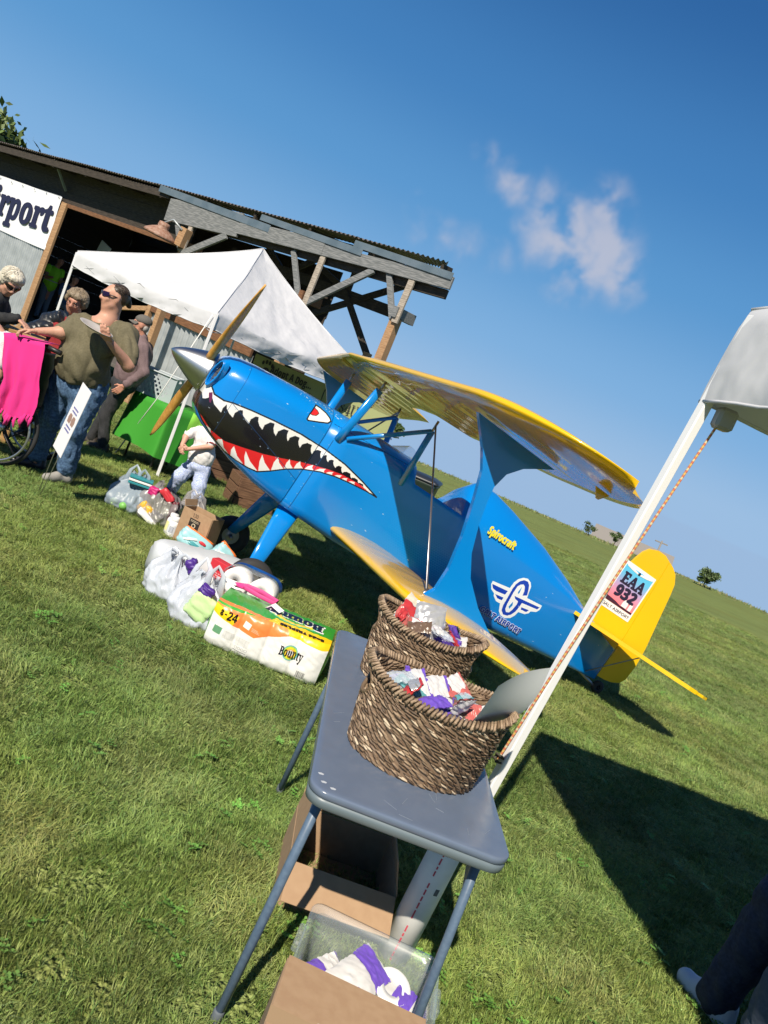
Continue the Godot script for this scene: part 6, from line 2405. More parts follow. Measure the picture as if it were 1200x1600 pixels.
	b.lathe([[0.011, -0.0006], [0.019, -0.0006], [0.019, 0.0006], [0.011, 0.0006], [0.011, -0.0006]], 20, Transform3D(Basis(Vector3.RIGHT, PI / 2), Vector3(0, 0.173, 0.0900)), false)
	put(b, "label_ring", mat("label_cream", lin(0.5, 0.42, 0.3), 0.6), o)
	fine_print(o, Transform3D(Basis(), Vector3(0, 0.208, 0.0900)), 0.075, 0.018, 2, mat("label_cream", Color.WHITE), 6)
	# teal nappy packs with orange edge
	for q in [["teal and white soft pack with orange top against the box", Vector3(-1.235, 0.085, -5.74), Vector3(0.135, 0.075, 0.055), -0.30], ["smaller orange and white soft pack beside the teal pack", Vector3(-0.99, 0.10, -5.62), Vector3(0.085, 0.085, 0.05), -0.6]]:
		o = thing("soft_pack", q[0], "pack", q[1] + Vector3(0, -0.01, 0), 0.2, "soft packs beside the wheel")
		var tl := Basis(Vector3.BACK, q[3]) * Basis(Vector3.RIGHT, -0.25)
		var half: Vector3 = q[2]
		soft_pack(o, "pack_film", Vector3.ZERO, half, mat("pack_aqua", lin(0.30, 0.55, 0.60), 0.4), tl, 41)
		soft_pack(o, "orange_top", tl * Vector3(0, half.y * 0.86, 0), Vector3(half.x * 0.93, half.y * 0.20, half.z * 0.72), pora, tl, 42)
		soft_pack(o, "teal_panel", tl * Vector3(half.x * 0.15, -half.y * 0.25, half.z * 0.12), Vector3(half.x * 0.80, half.y * 0.26, half.z * 0.96), teal, tl, 43)
		b = MB.new()
		b.smooth(true)
		b.ellipsoid(tl * Vector3(half.x * 0.35, half.y * 0.35, half.z * 1.0), Vector3(0.032, 0.013, 0.006), tl, 16, 8)
		put(b, "red_badge", pred, o)
		soft_pack(o, "white_swoosh", tl * Vector3(-half.x * 0.25, half.y * 0.12, half.z * 0.16), Vector3(half.x * 0.55, half.y * 0.16, half.z * 0.92), pwhite, tl * Basis(Vector3.BACK, 0.5), 44)
	# the big white sack behind the bags
	o = thing("paper_sack", "big white printed sack lying behind the white carrier bags", "sack", on_ground(-0.97, -4.93) + Vector3(0, 0.135, 0), 0.55)
	soft_pack(o, "sack_body", Vector3.ZERO, Vector3(0.13, 0.33, 0.17), mat("sack_white", lin(0.55, 0.58, 0.61), 0.4), Basis(Vector3.BACK, PI / 2) , 51)
	for k in 4:
		b = MB.new()
		b.box(Vector3(-0.05 + k * 0.012, 0.05 - k * 0.030, 0.172 - k * 0.004), Vector3(0.30 - k * 0.03, 0.006, 0.004), 0.001, Basis(Vector3.RIGHT, -0.2))
		put(b, "printed_line", mat("sack_print", lin(0.25, 0.30, 0.36), 0.6), o)
	# near white carrier bags
	o = carrier("white carrier bag on the grass, farthest left of the white ones", on_ground(-1.04, -4.60), Vector3(0.145, 0.27, 0.12), whitebag, 24, 0.05)
	o = thing("grocery_pack", "purple topped pack peeking from the left white bag", "pack", on_ground(-0.94, -4.56) + Vector3(0, 0.25, 0))
	soft_pack(o, "pack_film", Vector3.ZERO, Vector3(0.035, 0.05, 0.03), ppur, Basis(Vector3.BACK, 0.5), 52)
	o = carrier("white carrier bag with pale green pack, beside the paper towel pack", on_ground(-0.79, -4.37), Vector3(0.155, 0.28, 0.125), whitebag, 25, 0.12, Vector3(0, 0, 0), 0.014)
	o = thing("grocery_pack", "pale lime green pack inside the white bag beside towels", "pack", on_ground(-0.755, -4.265) + Vector3(0, 0.14, 0))
	soft_pack(o, "pack_film", Vector3.ZERO, Vector3(0.075, 0.085, 0.03), lime, Basis(Vector3.BACK, -0.3), 53)
	soft_pack(o, "purple_top", Vector3(0.005, 0.10, 0), Vector3(0.045, 0.03, 0.028), ppur, Basis(Vector3.BACK, -0.3), 54)
	# red dog biscuit box
	o = thing("biscuit_box", "red biscuit box standing between white bags and toilet rolls", "box", on_ground(-0.775, -4.70), deg_to_rad(-22.0))
	b = MB.new()
	b.box(Vector3(0, 0.155, 0), Vector3(0.19, 0.31, 0.07), 0.003)
	put(b, "carton", pred, o)
	b = MB.new()
	b.prism(v2([-0.07, 0.035, -0.062, 0.06, -0.04, 0.072, -0.02, 0.062, 0.0, 0.072, 0.03, 0.068, 0.045, 0.045, 0.04, 0.0, 0.01, -0.03, -0.02, -0.055, -0.055, -0.02]), Transform3D(Basis(), Vector3(0.0, 0.13, 0.0362)), 0.0014)
	put(b, "white_badge", pwhite, o)
	letter("Mil", 0.050, Transform3D(Basis(), Vector3(-0.012, 0.137, 0.0382)), ink, o, 0.075)
	fine_print(o, Transform3D(Basis(), Vector3(0.005, 0.262, 0.0360)), 0.09, 0.026, 1, ink, 7)
	fine_print(o, Transform3D(Basis(), Vector3(0.0, 0.222, 0.0360)), 0.13, 0.04, 3, mat("pink_print", lin(0.6, 0.35, 0.36), 0.6), 8)
	# toilet rolls in clear film
	o = thing("toilet_roll_pack", "clear wrapped toilet roll pack with blue top behind the towels", "toilet rolls", on_ground(-0.575, -4.60), deg_to_rad(-8.0))
	var paper := nmat("tissue_paper", lin(0.72, 0.71, 0.70), lin(0.78, 0.78, 0.77), 0.9, Vector3(4, 4, 4), 61, 0.05)
	for i in 2:
		for j in 2:
			b = MB.new()
			b.smooth(true)
			var t := Transform3D(Basis(Vector3.RIGHT, PI / 2), Vector3(-0.088 + i * 0.174, 0.090 + j * 0.172, 0.0))
			b.lathe([[0.021, -0.056], [0.080, -0.056], [0.086, -0.050], [0.086, 0.050], [0.080, 0.056], [0.021, 0.056], [0.021, -0.056]], 30, t, false)
			var roll := put(b, "toilet_roll", paper, o)
			b = MB.new()
			b.smooth(true)
			b.lathe([[0.0190, -0.057], [0.0205, -0.057], [0.0205, 0.057], [0.0190, 0.057], [0.0190, -0.057]], 20, t, false)
			put(b, "cardboard_core", mat("grey_core", lin(0.30, 0.27, 0.24), 0.9), roll)
	b = MB.new()
	b.smooth(true)
	var rings := []
	for k in [-1.0, -0.92, 0.0, 0.92, 1.0]:
		var ring := PackedVector3Array()
		var q: float = 0.985 if absf(k) > 0.95 else 1.0
		for p in rounded_rect(0.356 * q, 0.362 * q, 0.080, 7):
			ring.append(Vector3(p.x - 0.178 * q, p.y + 0.002, k * 0.064))
		rings.append(ring)
	b.loft(rings, true, false, false)
	put(b, "clear_film", film("clear_roll_film", Color(0.9, 0.93, 0.95), 0.15, 0.1), o)
	b = MB.new()
	b.smooth(true)
	rings = []
	for k in [-0.066, -0.012]:
		var ring := PackedVector3Array()
		for i in 21:
			var a := PI * (0.10 + 0.80 * i / 20.0)
			ring.append(Vector3(signf(cos(a)) * pow(absf(cos(a)), 0.45) * 0.182, 0.190 + pow(sin(a), 0.45) * 0.178, k))
		rings.append(ring)
	b.sheet(rings)
	var bt := mat("blue_pack_film", lin(0.006, 0.05, 0.24), 0.3)
	bt.cull_mode = BaseMaterial3D.CULL_DISABLED
	put(b, "blue_top", bt, o)
	# pink collar with tags on the towel pack
	o = thing("pet_collar", "pink webbing pet collar with tags lying on the towel pack", "collar", Vector3(-0.50, 0.285, -4.40), deg_to_rad(-12.0))
	b = MB.new()
	b.smooth(true)
	b.tube([Vector3(-0.14, 0.010, 0.02), Vector3(-0.08, 0.022, 0.03), Vector3(0.02, 0.018, 0.04), Vector3(0.12, 0.012, 0.02), Vector3(0.13, 0.016, -0.02), Vector3(0.02, 0.024, -0.03), Vector3(-0.08, 0.022, -0.02), Vector3(-0.14, 0.010, 0.02)], 0.014, 8, true, 0.25, Vector3(0, 0, 1))
	put(b, "webbing", mat("pink_webbing", lin(0.62, 0.06, 0.24), 0.6), o)
	b = MB.new()
	b.box(Vector3(-0.10, 0.02, 0.03), Vector3(0.05, 0.022, 0.030), 0.005)
	put(b, "buckle", mat("pink_plastic", lin(0.66, 0.05, 0.25), 0.3), o)
	for q in [[Vector3(-0.165, 0.018, 0.035), 0.075, 0.5], [Vector3(0.165, 0.008, 0.06), 0.10, -0.6]]:
		b = MB.new()
		b.box(q[0], Vector3(q[1], 0.0015, 0.035), 0.0004, Basis(Vector3.UP, q[2]) * Basis(Vector3.RIGHT, 0.5))
		put(b, "paper_tag", pwhite, o)
	o = carrier("clear bag with pink items between toilet rolls and towel pack", on_ground(-0.33, -4.62), Vector3(0.14, 0.17, 0.10), film("clear_bag_film", Color(0.85, 0.85, 0.88), 0.3, 0.15), 26, 0.0)
	o = thing("grocery_pack", "magenta pack inside the clear bag behind the towel pack", "pack", on_ground(-0.30, -4.60) + Vector3(0, 0.10, 0))
	soft_pack(o, "pack_film", Vector3.ZERO, Vector3(0.09, 0.035, 0.03), mat("pack_hot_pink", lin(0.62, 0.04, 0.25), 0.4), Basis(Vector3.BACK, -0.15), 55)
	build_stall()

func build_stall() -> void:
	# green-clothed table under the canopy, a laundry basket on it
	var at := on_ground(-2.76, -9.34)
	var yaw := deg_to_rad(56.0)
	var o := thing("folding_table", "folding table under the white canopy hidden by a green cloth", "table", at, yaw)
	var top := 0.80
	var b := MB.new()
	b.box(Vector3(0, top - 0.02, 0), Vector3(0.80, 0.03, 0.70), 0.008)
	put(b, "table_top", mat("table_plastic", lin(0.5, 0.5, 0.48), 0.5), o)
	for q in [[-0.32, -0.26], [-0.32, 0.26], [0.32, -0.26], [0.32, 0.26]]:
		b = MB.new()
		b.smooth(true)
		b.tube([Vector3(q[0], 0, q[1]), Vector3(q[0] * 0.9, top - 0.03, q[1])], 0.014, 8)
		put(b, "leg", mat("dark_steel", lin(0.03, 0.03, 0.035), 0.5), o)
	var green := mat("green_cloth", lin(0.035, 0.27, 0.02), 0.75)
	green.cull_mode = BaseMaterial3D.CULL_DISABLED
	b = MB.new()
	b.smooth(true)
	var outline := rounded_rect(0.84, 0.74, 0.03, 3)
	var pts := []
	for i in outline.size():
		var a := outline[i]
		var c := outline[(i + 1) % outline.size()]
		var n := maxi(1, int(a.distance_to(c) / 0.04))
		for k in n:
			pts.append(a.lerp(c, float(k) / n) - Vector2(0.42, 0.37))
	var rings := []
	for r in 10:
		var ring := PackedVector3Array()
		for i in pts.size():
			var p: Vector2 = pts[i]
			var drop := r / 9.0 * 0.62
			var wv := (sin(i * 0.45) * 0.5 + sin(i * 0.21 + 1.0)) * 0.035 * r / 9.0
			var q := p + p.normalized() * (wv + 0.05 * r / 9.0)
			ring.append(Vector3(q.x, top + 0.004 - drop - 0.05 * r / 9.0 * sin(i * 0.09), q.y))
		rings.append(ring)
	b.loft(rings, true, true, false)
	var cl := put(b, "tablecloth", green)
	cl.position = at
	cl.rotation.y = yaw
	tag(cl, "bright green cloth draped over the table under the canopy", "tablecloth")
	# laundry basket
	var wp := mat("pale_basket_plastic", lin(0.36, 0.41, 0.44), 0.45)
	var lb := thing("laundry_basket", "pale grey plastic laundry basket with round holes on green cloth", "basket", at + Vector3(-0.30, top + 0.006, 0.62).rotated(Vector3.UP, 0.0) * Vector3(1, 1, 0) + Vector3(-0.03, 0, 0.01), deg_to_rad(4.0))
	for q in [[Vector3(0, 0.15, 0.17), 0.0, 0.46, true], [Vector3(0, 0.15, -0.17), PI, 0.46, true], [Vector3(0.225, 0.15, 0), PI / 2, 0.33, false], [Vector3(-0.225, 0.15, 0), -PI / 2, 0.33, false]]:
		var pan := CSGBox3D.new()
		pan.size = Vector3(q[2], 0.30, 0.008)
		var rows := 5 if q[3] else 3
		for r in rows:
			for c in (6 if q[3] else 4):
				var cy := CSGCylinder3D.new()
				cy.radius = 0.017
				cy.height = 0.05
				cy.sides = 14
				cy.operation = CSGShape3D.OPERATION_SUBTRACTION
				cy.rotation.x = PI / 2
				cy.position = Vector3((c - (2.5 if q[3] else 1.5)) * 0.056 + (0.028 if r % 2 else 0.0) - 0.014, -0.09 + r * 0.042, 0)
				pan.add_child(cy)
		var grip := CSGBox3D.new()
		grip.size = Vector3(0.12, 0.03, 0.05)
		grip.position = Vector3(0, 0.118, 0)
		grip.operation = CSGShape3D.OPERATION_SUBTRACTION
		pan.add_child(grip)
		pan.material = wp
		pan.name = "perforated_side"
		lb.add_child(pan, true)
		pan.position = q[0]
		pan.rotation.y = q[1]
		pan.rotation.x = 0.0
	b = MB.new()
	b.box(Vector3(0, 0.008, 0), Vector3(0.44, 0.008, 0.325), 0.002)
	put(b, "basket_floor", wp, lb)
	b = MB.new()
	b.smooth(true)
	var rim := []
	for p in rounded_rect(0.475, 0.36, 0.04, 4):
		rim.append(Vector3(p.x - 0.2375, 0.302, p.y - 0.18))
	rim.append(rim[0])
	b.tube(rim, 0.010, 8, false)
	put(b, "rim", wp, lb)
	# wooden boxes behind and beside
	var brown := weathered("crate_board", lin(0.10, 0.05, 0.028), lin(0.19, 0.10, 0.055), 91)
	for q in [["dark brown wooden planter behind the green table", on_ground(-2.15, -11.0), 1.5, 0.62, 0.5, 4, 0.6], ["low wooden crate on the grass beneath the canopy edge", on_ground(-1.55, -9.15), 0.5, 0.36, 0.4, 3, 0.55]]:
		o = thing("wooden_crate", q[0], "crate", q[1], q[6])
		for k in q[5]:
			var hh: float = q[3] / q[5]
			for s: float in [-1.0, 1.0]:
				b = MB.new()
				b.box(Vector3(0, hh * (k + 0.5), s * q[4] / 2), Vector3(q[2], hh - 0.012, 0.022), 0.003)
				put(b, "slat", brown, o)
				b = MB.new()
				b.box(Vector3(s * q[2] / 2, hh * (k + 0.5), 0), Vector3(0.022, hh - 0.012, q[4] - 0.03), 0.003)
				put(b, "slat", brown, o)
	# small wooden table among the people
	var honey := weathered("honey_board", lin(0.34, 0.19, 0.07), lin(0.48, 0.29, 0.12), 92)
	o = thing("wooden_table", "small honey-coloured wooden table between the two women at left", "table", on_ground(-3.78, -7.15), deg_to_rad(25.0))
	for k in 4:
		b = MB.new()
		b.box(Vector3(0, 1.02, -0.19 + k * 0.127), Vector3(0.50, 0.028, 0.122), 0.003)
		put(b, "board", honey, o)
	for q in [[-0.19, -0.16], [0.19, -0.16], [-0.19, 0.16], [0.19, 0.16]]:
		b = MB.new()
		b.box(Vector3(q[0], 0.50, q[1]), Vector3(0.06, 1.0, 0.06), 0.004)
		put(b, "leg", honey, o)
	# yard sign
	o = thing("yard_sign", "white yard sign with small pictures on two wire stakes", "sign", on_ground(-2.445, -5.72))
	var tl := Vector3(-2.415, 0.86, -5.70); var tr := Vector3(-2.29, 0.84, -5.56)
	var bl := Vector3(-2.475, 0.36, -5.72); var br := Vector3(-2.35, 0.34, -5.58)
	var ctr := (tl + tr + bl + br) / 4.0
	var fx := ((tr + br) - (tl + bl)).normalized()
	var fy := ((tl + tr) - (bl + br)).normalized()
	var f := frame(ctr - o.position, fx, fy)
	b = MB.new()
	b.box(Vector3.ZERO, Vector3(0.235, 0.54, 0.005), 0.001, Basis())
	var board := put(b, "sign_board", mat("sign_white", lin(0.74, 0.75, 0.78), 0.5), o)
	board.transform = f
	var navy := mat("sign_blue_ink", lin(0.10, 0.12, 0.35), 0.6)
	fine_print(board, Transform3D(Basis(), Vector3(0, 0.07, 0.0036)), 0.12, 0.055, 2, navy, 9)
	fine_print(board, Transform3D(Basis(), Vector3(0, -0.075, 0.0036)), 0.12, 0.055, 2, navy, 10)
	for s: float in [-1.0, 1.0]:
		b = MB.new()
		b.prism(v2([-0.03, -0.035, 0.03, -0.035, 0.04, 0.0, 0.025, 0.035, -0.025, 0.035, -0.04, 0.0]), Transform3D(Basis(), Vector3(s * 0.042, -0.002, 0.0036)), 0.001)
		put(b, "printed_picture", mat("sign_brown_ink", lin(0.30, 0.20, 0.16), 0.6), board)
	for s: float in [-1.0, 1.0]:
		b = MB.new()
		b.smooth(true)
		var p := f * Vector3(s * 0.06, -0.1, -0.006)
		b.tube([p, f * Vector3(s * 0.06, -0.26, -0.006), Vector3(f.origin.x + s * 0.03 - 0.05, -0.02, f.origin.z + s * 0.05)], 0.0032, 6)
		put(b, "wire_stake", mat("bright_steel", Color.WHITE), o)

# ---------------------------------------------------------------- people
func join(list: Array) -> ArrayMesh:
	var st := SurfaceTool.new()
	st.begin(Mesh.PRIMITIVE_TRIANGLES)
	for m in list:
		st.append_from(m, 0, Transform3D())
	return st.commit()

func face_basis(f: Vector3, tilt := 0.0) -> Basis:
	f = f.normalized()
	var x := Vector3.UP.cross(f).normalized()
	return Basis(x, f.cross(x), f) * Basis(Vector3.BACK, tilt)

func head_bones(c: Vector3, b: Basis, s := 1.0) -> Array:
	var at := func(x: float, y: float, z: float) -> Vector3: return c + b * Vector3(x, y, z) * s
	return [
		[at.call(0, 0.022, -0.014), Vector3(0.074, 0.088, 0.090) * s, b],
		[at.call(0, -0.030, 0.018), Vector3(0.060, 0.075, 0.066) * s, b],
		[at.call(0, -0.078, 0.050), at.call(0, -0.088, 0.052), 0.026 * s, 0.022 * s],
		[at.call(-0.034, -0.062, 0.022), at.call(-0.018, -0.084, 0.046), 0.030 * s, 0.022 * s],
		[at.call(0.034, -0.062, 0.022), at.call(0.018, -0.084, 0.046), 0.030 * s, 0.022 * s],
		[at.call(0, 0.018, 0.080), at.call(0, -0.022, 0.099), 0.009 * s, 0.0135 * s],
		[at.call(-0.011, -0.026, 0.086), at.call(0.011, -0.026, 0.086), 0.009 * s, 0.009 * s],
		[at.call(-0.030, 0.030, 0.070), at.call(0.030, 0.030, 0.070), 0.013 * s, 0.013 * s],
		[at.call(-0.040, -0.018, 0.058), at.call(-0.032, -0.026, 0.064), 0.018 * s, 0.016 * s],
		[at.call(0.040, -0.018, 0.058), at.call(0.032, -0.026, 0.064), 0.018 * s, 0.016 * s],
		[at.call(-0.018, -0.052, 0.073), at.call(0.018, -0.052, 0.073), 0.009 * s, 0.009 * s],
		[at.call(-0.074, -0.004, -0.008), Vector3(0.010, 0.032, 0.019) * s, b],
		[at.call(0.074, -0.004, -0.008), Vector3(0.010, 0.032, 0.019) * s, b]]

# a hand: dirn along the palm, nrm out of the palm, thumb towards `thumb`; fingers curl towards the palm side
func hand_bones(w: Vector3, dirn: Vector3, nrm: Vector3, thumb: Vector3, curl: float, s := 1.0) -> Array:
	dirn = dirn.normalized()
	var side := (thumb - dirn * thumb.dot(dirn)).normalized()
	var out := []
	var lens := [0.072, 0.080, 0.075, 0.058]
	for i in 4:
		var off := side * (0.030 - i * 0.020) * s
		var k := w + dirn * (0.085 - 0.006 * absf(i - 1.2)) * s + off
		out.append([w + off * 0.55 + dirn * 0.01 * s, k, 0.015 * s, 0.011 * s])
		var p := k
		var ang := curl * 0.5
		for j in 3:
			var d := dirn * cos(ang) + nrm.normalized() * sin(ang)
			var q: Vector3 = p + d * lens[i] * [0.45, 0.32, 0.26][j] * s
			out.append([p, q, (0.0098 - 0.0010 * j) * s, (0.0090 - 0.0012 * j) * s])
			p = q
			ang += curl * 0.8
	var t := w + side * 0.024 * s + dirn * 0.022 * s
	var t1 := t + (side * 0.75 + dirn * 0.6 + nrm * 0.25).normalized() * 0.040 * s
	var t2 := t1 + (side * 0.25 + dirn * 0.85 + nrm * (0.2 + curl * 0.4)).normalized() * 0.032 * s
	out.append([w + side * 0.012 * s, t, 0.016 * s, 0.015 * s])
	out.append([t, t1, 0.014 * s, 0.011 * s])
	out.append([t1, t2, 0.0105 * s, 0.008 * s])
	return out

func skin(key := "skin", c := Color(0.50, 0.27, 0.19)) -> StandardMaterial3D:
	var m := mat(key, lin(c.r, c.g, c.b), 0.5, 0.0, 0.4)
	m.subsurf_scatter_enabled = true
	m.subsurf_scatter_strength = 0.05
	return m

func cloth_mat(key: String, a: Color, b: Color, scale := 5.0, sd := 3, bump := 1.0) -> StandardMaterial3D:
	var m := nmat(key, a, b, 0.85, Vector3(scale, scale, scale), sd, 0.04, bump)
	return m

func pt(base: Vector3, x: float, y: float, z: float) -> Vector3:
	return Vector3(x, y, z) - base

func eyes(o: Node3D, c: Vector3, b: Basis, s := 1.0, brow := Color(0.05, 0.035, 0.025)) -> void:
	for k: float in [-1.0, 1.0]:
		var m := MB.new()
		m.smooth(true)
		m.ellipsoid(c + b * Vector3(k * 0.031, 0.012, 0.076) * s, Vector3(0.011, 0.006, 0.006) * s, b, 10, 6)
		put(m, "eye", mat("eye_dark", lin(0.03, 0.02, 0.015), 0.2), o)
		m = MB.new()
		m.smooth(true)
		m.tube([c + b * Vector3(k * 0.014, 0.031, 0.082) * s, c + b * Vector3(k * 0.046, 0.033, 0.070) * s], 0.0042 * s, 6)
		put(m, "eyebrow", mat("brow_hair", lin(0.06, 0.045, 0.035), 0.8), o)
	var l := MB.new()
	l.smooth(true)
	l.ellipsoid(c + b * Vector3(0, -0.053, 0.080) * s, Vector3(0.021, 0.006, 0.005) * s, b, 12, 6)
	put(l, "lips", mat("lip_skin", lin(0.38, 0.13, 0.11), 0.4), o)

func sunglasses(o: Node3D, c: Vector3, b: Basis, lens: Material, s := 1.0) -> void:
	var fr := mat("black_frame", lin(0.012, 0.012, 0.015), 0.3)
	var m := MB.new()
	m.smooth(true)
	for k: float in [-1.0, 1.0]:
		m.tube([c + b * Vector3(k * 0.066, 0.016, 0.066) * s, c + b * Vector3(k * 0.080, 0.014, 0.02) * s, c + b * Vector3(k * 0.079, 0.006, -0.02) * s], 0.0045 * s, 6)
	m.tube([c + b * Vector3(-0.012, 0.018, 0.098) * s, c + b * Vector3(0.012, 0.018, 0.098) * s], 0.004 * s, 6)
	put(m, "glasses_frame", fr, o)
	for k: float in [-1.0, 1.0]:
		m = MB.new()
		m.smooth(true)
		var rows := []
		for r in 5:
			var row := PackedVector3Array()
			for i in 7:
				var u := i / 6.0
				var v := r / 4.0
				var x := k * (0.008 + 0.062 * u)
				var y := 0.030 - 0.040 * v * (1.0 - 0.25 * u * u) + (0.004 if u > 0.2 else 0.0)
				row.append(c + b * Vector3(x, y, 0.099 - 0.034 * u * u - 0.004 * absf(v - 0.4)) * s)
			rows.append(row)
		m.sheet(rows)
		put(m, "lens", lens, o)

func shoe(o: Node3D, heel: Vector3, toe: Vector3, m: Material, s := 1.0) -> void:
	var d := (toe - heel).normalized()
	var me := flesh([[heel + Vector3(0, 0.045, 0) * s, heel + Vector3(0, 0.085, 0) * s, 0.042 * s, 0.040 * s], [heel + Vector3(0, 0.040, 0) * s, toe + Vector3(0, 0.034, 0) * s, 0.040 * s, 0.036 * s], [heel + d * 0.10 * s + Vector3(0, 0.06, 0) * s, toe - d * 0.05 * s + Vector3(0, 0.035, 0) * s, 0.036 * s, 0.034 * s]], 0.011 * s, 0.02, 0.0, 9.0, 3, [[heel + Vector3(0, 0.004, 0), Vector3.DOWN]])
	put(me, "shoe", m, o)

# locks laid over a hair cap: from the crown along the head's surface
func locks(o: Node3D, c: Vector3, b: Basis, r: Vector3, n: int, m: Material, sd: int, curl: float, back: float, thick := 0.0032) -> void:
	rng.seed = sd
	var g := MB.new()
	g.smooth(true)
	for i in n:
		var a := rng.randf() * TAU
		var lift := rng.randf_range(0.25, 1.0)
		var d := Vector3(cos(a) * sqrt(1.0 - lift * lift), lift, sin(a) * sqrt(1.0 - lift * lift))
		if d.z > 0.55 and d.y < 0.75:
			continue
		var pts := []
		var t := Vector3(d.x * 0.9, -0.7, d.z * 0.6 - back).normalized()
		for k in 6:
			var q := d.normalized()
			pts.append(c + b * (Vector3(q.x * r.x, q.y * r.y, q.z * r.z) * (1.01 + 0.02 * sin(k * 1.9 + i))))
			d += t * 0.17 + Vector3(rng.randfn(), rng.randfn(), rng.randfn()) * curl
		g.tube(pts, [thick * 0.6, thick, thick * 1.1, thick, thick * 0.8, thick * 0.3], 5, true)
	put(g, "hair_locks", m, o).set_meta("kind", "stuff")

func olive_woman() -> void:
	var base := Vector3(-2.70, -0.05, -6.33)
	var o := thing("person", "standing woman in olive tee and blue jeans holding a paper plate", "person", base)
	var f := Vector3(-0.72, -0.10, 0.68)
	var hb := face_basis(f, 0.0)
	var hc := pt(base, -2.655, 1.535, -6.26)
	var neck := pt(base, -2.645, 1.36, -6.29)
	var chest := pt(base, -2.68, 1.16, -6.28)
	var belly := pt(base, -2.70, 0.98, -6.25)
	var pel := pt(base, -2.70, 0.80, -6.30)
	var shl := pt(base, -2.475, 1.305, -6.30)
	var ell := pt(base, -2.335, 1.085, -6.19)
	var hal := pt(base, -2.455, 1.215, -5.99)
	var shr := pt(base, -2.84, 1.235, -6.22)
	var elr := pt(base, -2.875, 1.13, -6.09)
	var har := pt(base, -3.005, 1.075, -5.97)
	var hipl := pt(base, -2.60, 0.76, -6.29)
	var knl := pt(base, -2.60, 0.43, -6.25)
	var anl := pt(base, -2.575, 0.05, -6.29)
	var hipr := pt(base, -2.81, 0.76, -6.33)
	var knr := pt(base, -2.845, 0.42, -6.33)
	var anr := pt(base, -2.885, 0.03, -6.40)
	var meshes := [flesh(head_bones(hc, hb) + [[hc - hb.z * 0.02 - hb.y * 0.05, neck, 0.062, 0.066], [hc + hb.y * -0.085 + hb.z * 0.03, neck + Vector3(-0.02, 0.03, 0.03), 0.040, 0.05], [neck, neck + Vector3(-0.02, -0.07, 0.05), 0.075, 0.09]], 0.0085, 0.020)]
	meshes.append(flesh([[neck, chest, 0.07, 0.13], [neck + Vector3(0.02, -0.04, 0), shl, 0.06, 0.06], [neck + Vector3(-0.02, -0.04, 0), shr, 0.06, 0.06], [shl, ell, 0.062, 0.052], [ell, hal, 0.050, 0.030], [shr, elr, 0.062, 0.050], [elr, har, 0.048, 0.028], [chest, belly, 0.16, 0.17], [belly, pel, 0.17, 0.16], [hipl, knl, 0.10, 0.07], [knl, anl, 0.06, 0.04], [hipr, knr, 0.10, 0.07], [knr, anr, 0.06, 0.04]], 0.013, 0.03))
	meshes.append(flesh(hand_bones(hal, Vector3(-0.25, 0.55, 0.75), Vector3(-0.2, 0.75, -0.5), Vector3(-0.9, 0.1, 0.2), 0.45), 0.005, 0.008))
	meshes.append(flesh(hand_bones(har, Vector3(-0.85, -0.25, 0.35), Vector3(0.0, -1, 0), Vector3(0.2, 0, 1), 0.9), 0.005, 0.008))
	put(join(meshes), "body", skin(), o)
	# tee
	var olive := cloth_mat("olive_jersey", lin(0.100, 0.088, 0.050), lin(0.135, 0.118, 0.070), 5.0, 111)
	put(flesh([[chest + Vector3(0.02, 0.02, 0.03), Vector3(0.190, 0.17, 0.150), Basis()], [chest + Vector3(-0.09, -0.03, 0.11), Vector3(0.10, 0.10, 0.085), Basis()], [chest + Vector3(0.09, -0.03, 0.11), Vector3(0.10, 0.10, 0.085), Basis()], [belly + Vector3(0.0, -0.02, 0.03), Vector3(0.210, 0.22, 0.185), Basis()], [pel + Vector3(0, 0.07, 0.01), Vector3(0.212, 0.17, 0.185), Basis()], [neck + Vector3(0.04, -0.055, -0.03), shl, 0.068, 0.082], [neck + Vector3(-0.04, -0.075, 0.0), shr, 0.058, 0.072], [shl, shl.lerp(ell, 0.78), 0.082, 0.085], [shr, shr.lerp(elr, 0.80), 0.072, 0.074]], 0.012, 0.055, 0.017, 5.5, 5, [[pt(base, -2.7, 0.785, -6.3), Vector3(0.10, -1, 0).normalized()], [neck + Vector3(-0.02, 0.035, 0.085), 0.105]]), "tee_shirt", olive, o)
	var jean := cloth_mat("blue_denim", lin(0.035, 0.075, 0.155), lin(0.085, 0.165, 0.29), 4.0, 112, 2.0)
	put(flesh([[pel + Vector3(0, 0.04, 0), Vector3(0.215, 0.17, 0.175), Basis()], [pel + Vector3(0, -0.06, 0.02), Vector3(0.16, 0.13, 0.15), Basis()], [hipl, knl, 0.135, 0.092], [knl, anl + Vector3(0, 0.05, 0), 0.090, 0.078], [hipr, knr, 0.132, 0.090], [knr, anr + Vector3(0, 0.05, 0), 0.088, 0.076]], 0.012, 0.035, 0.014, 8.0, 6), "jeans", jean, o)
	var sneaker := mat("grey_sneaker", lin(0.28, 0.27, 0.25), 0.7)
	shoe(o, anl + Vector3(0.03, -0.09, -0.02), anl + Vector3(-0.06, -0.09, 0.15), sneaker)
	shoe(o, anr + Vector3(0.04, -0.085, -0.04), anr + Vector3(-0.12, -0.085, 0.10), mat("dark_sneaker", lin(0.02, 0.022, 0.035), 0.35))
	# hair drawn back to a tail
	var hair := nmat("dark_brown_hair", lin(0.022, 0.014, 0.009), lin(0.055, 0.034, 0.02), 0.45, Vector3(8, 8, 8), 113, 0.05, 2.0)
	var at := func(x: float, y: float, z: float) -> Vector3: return hc + hb * Vector3(x, y, z)
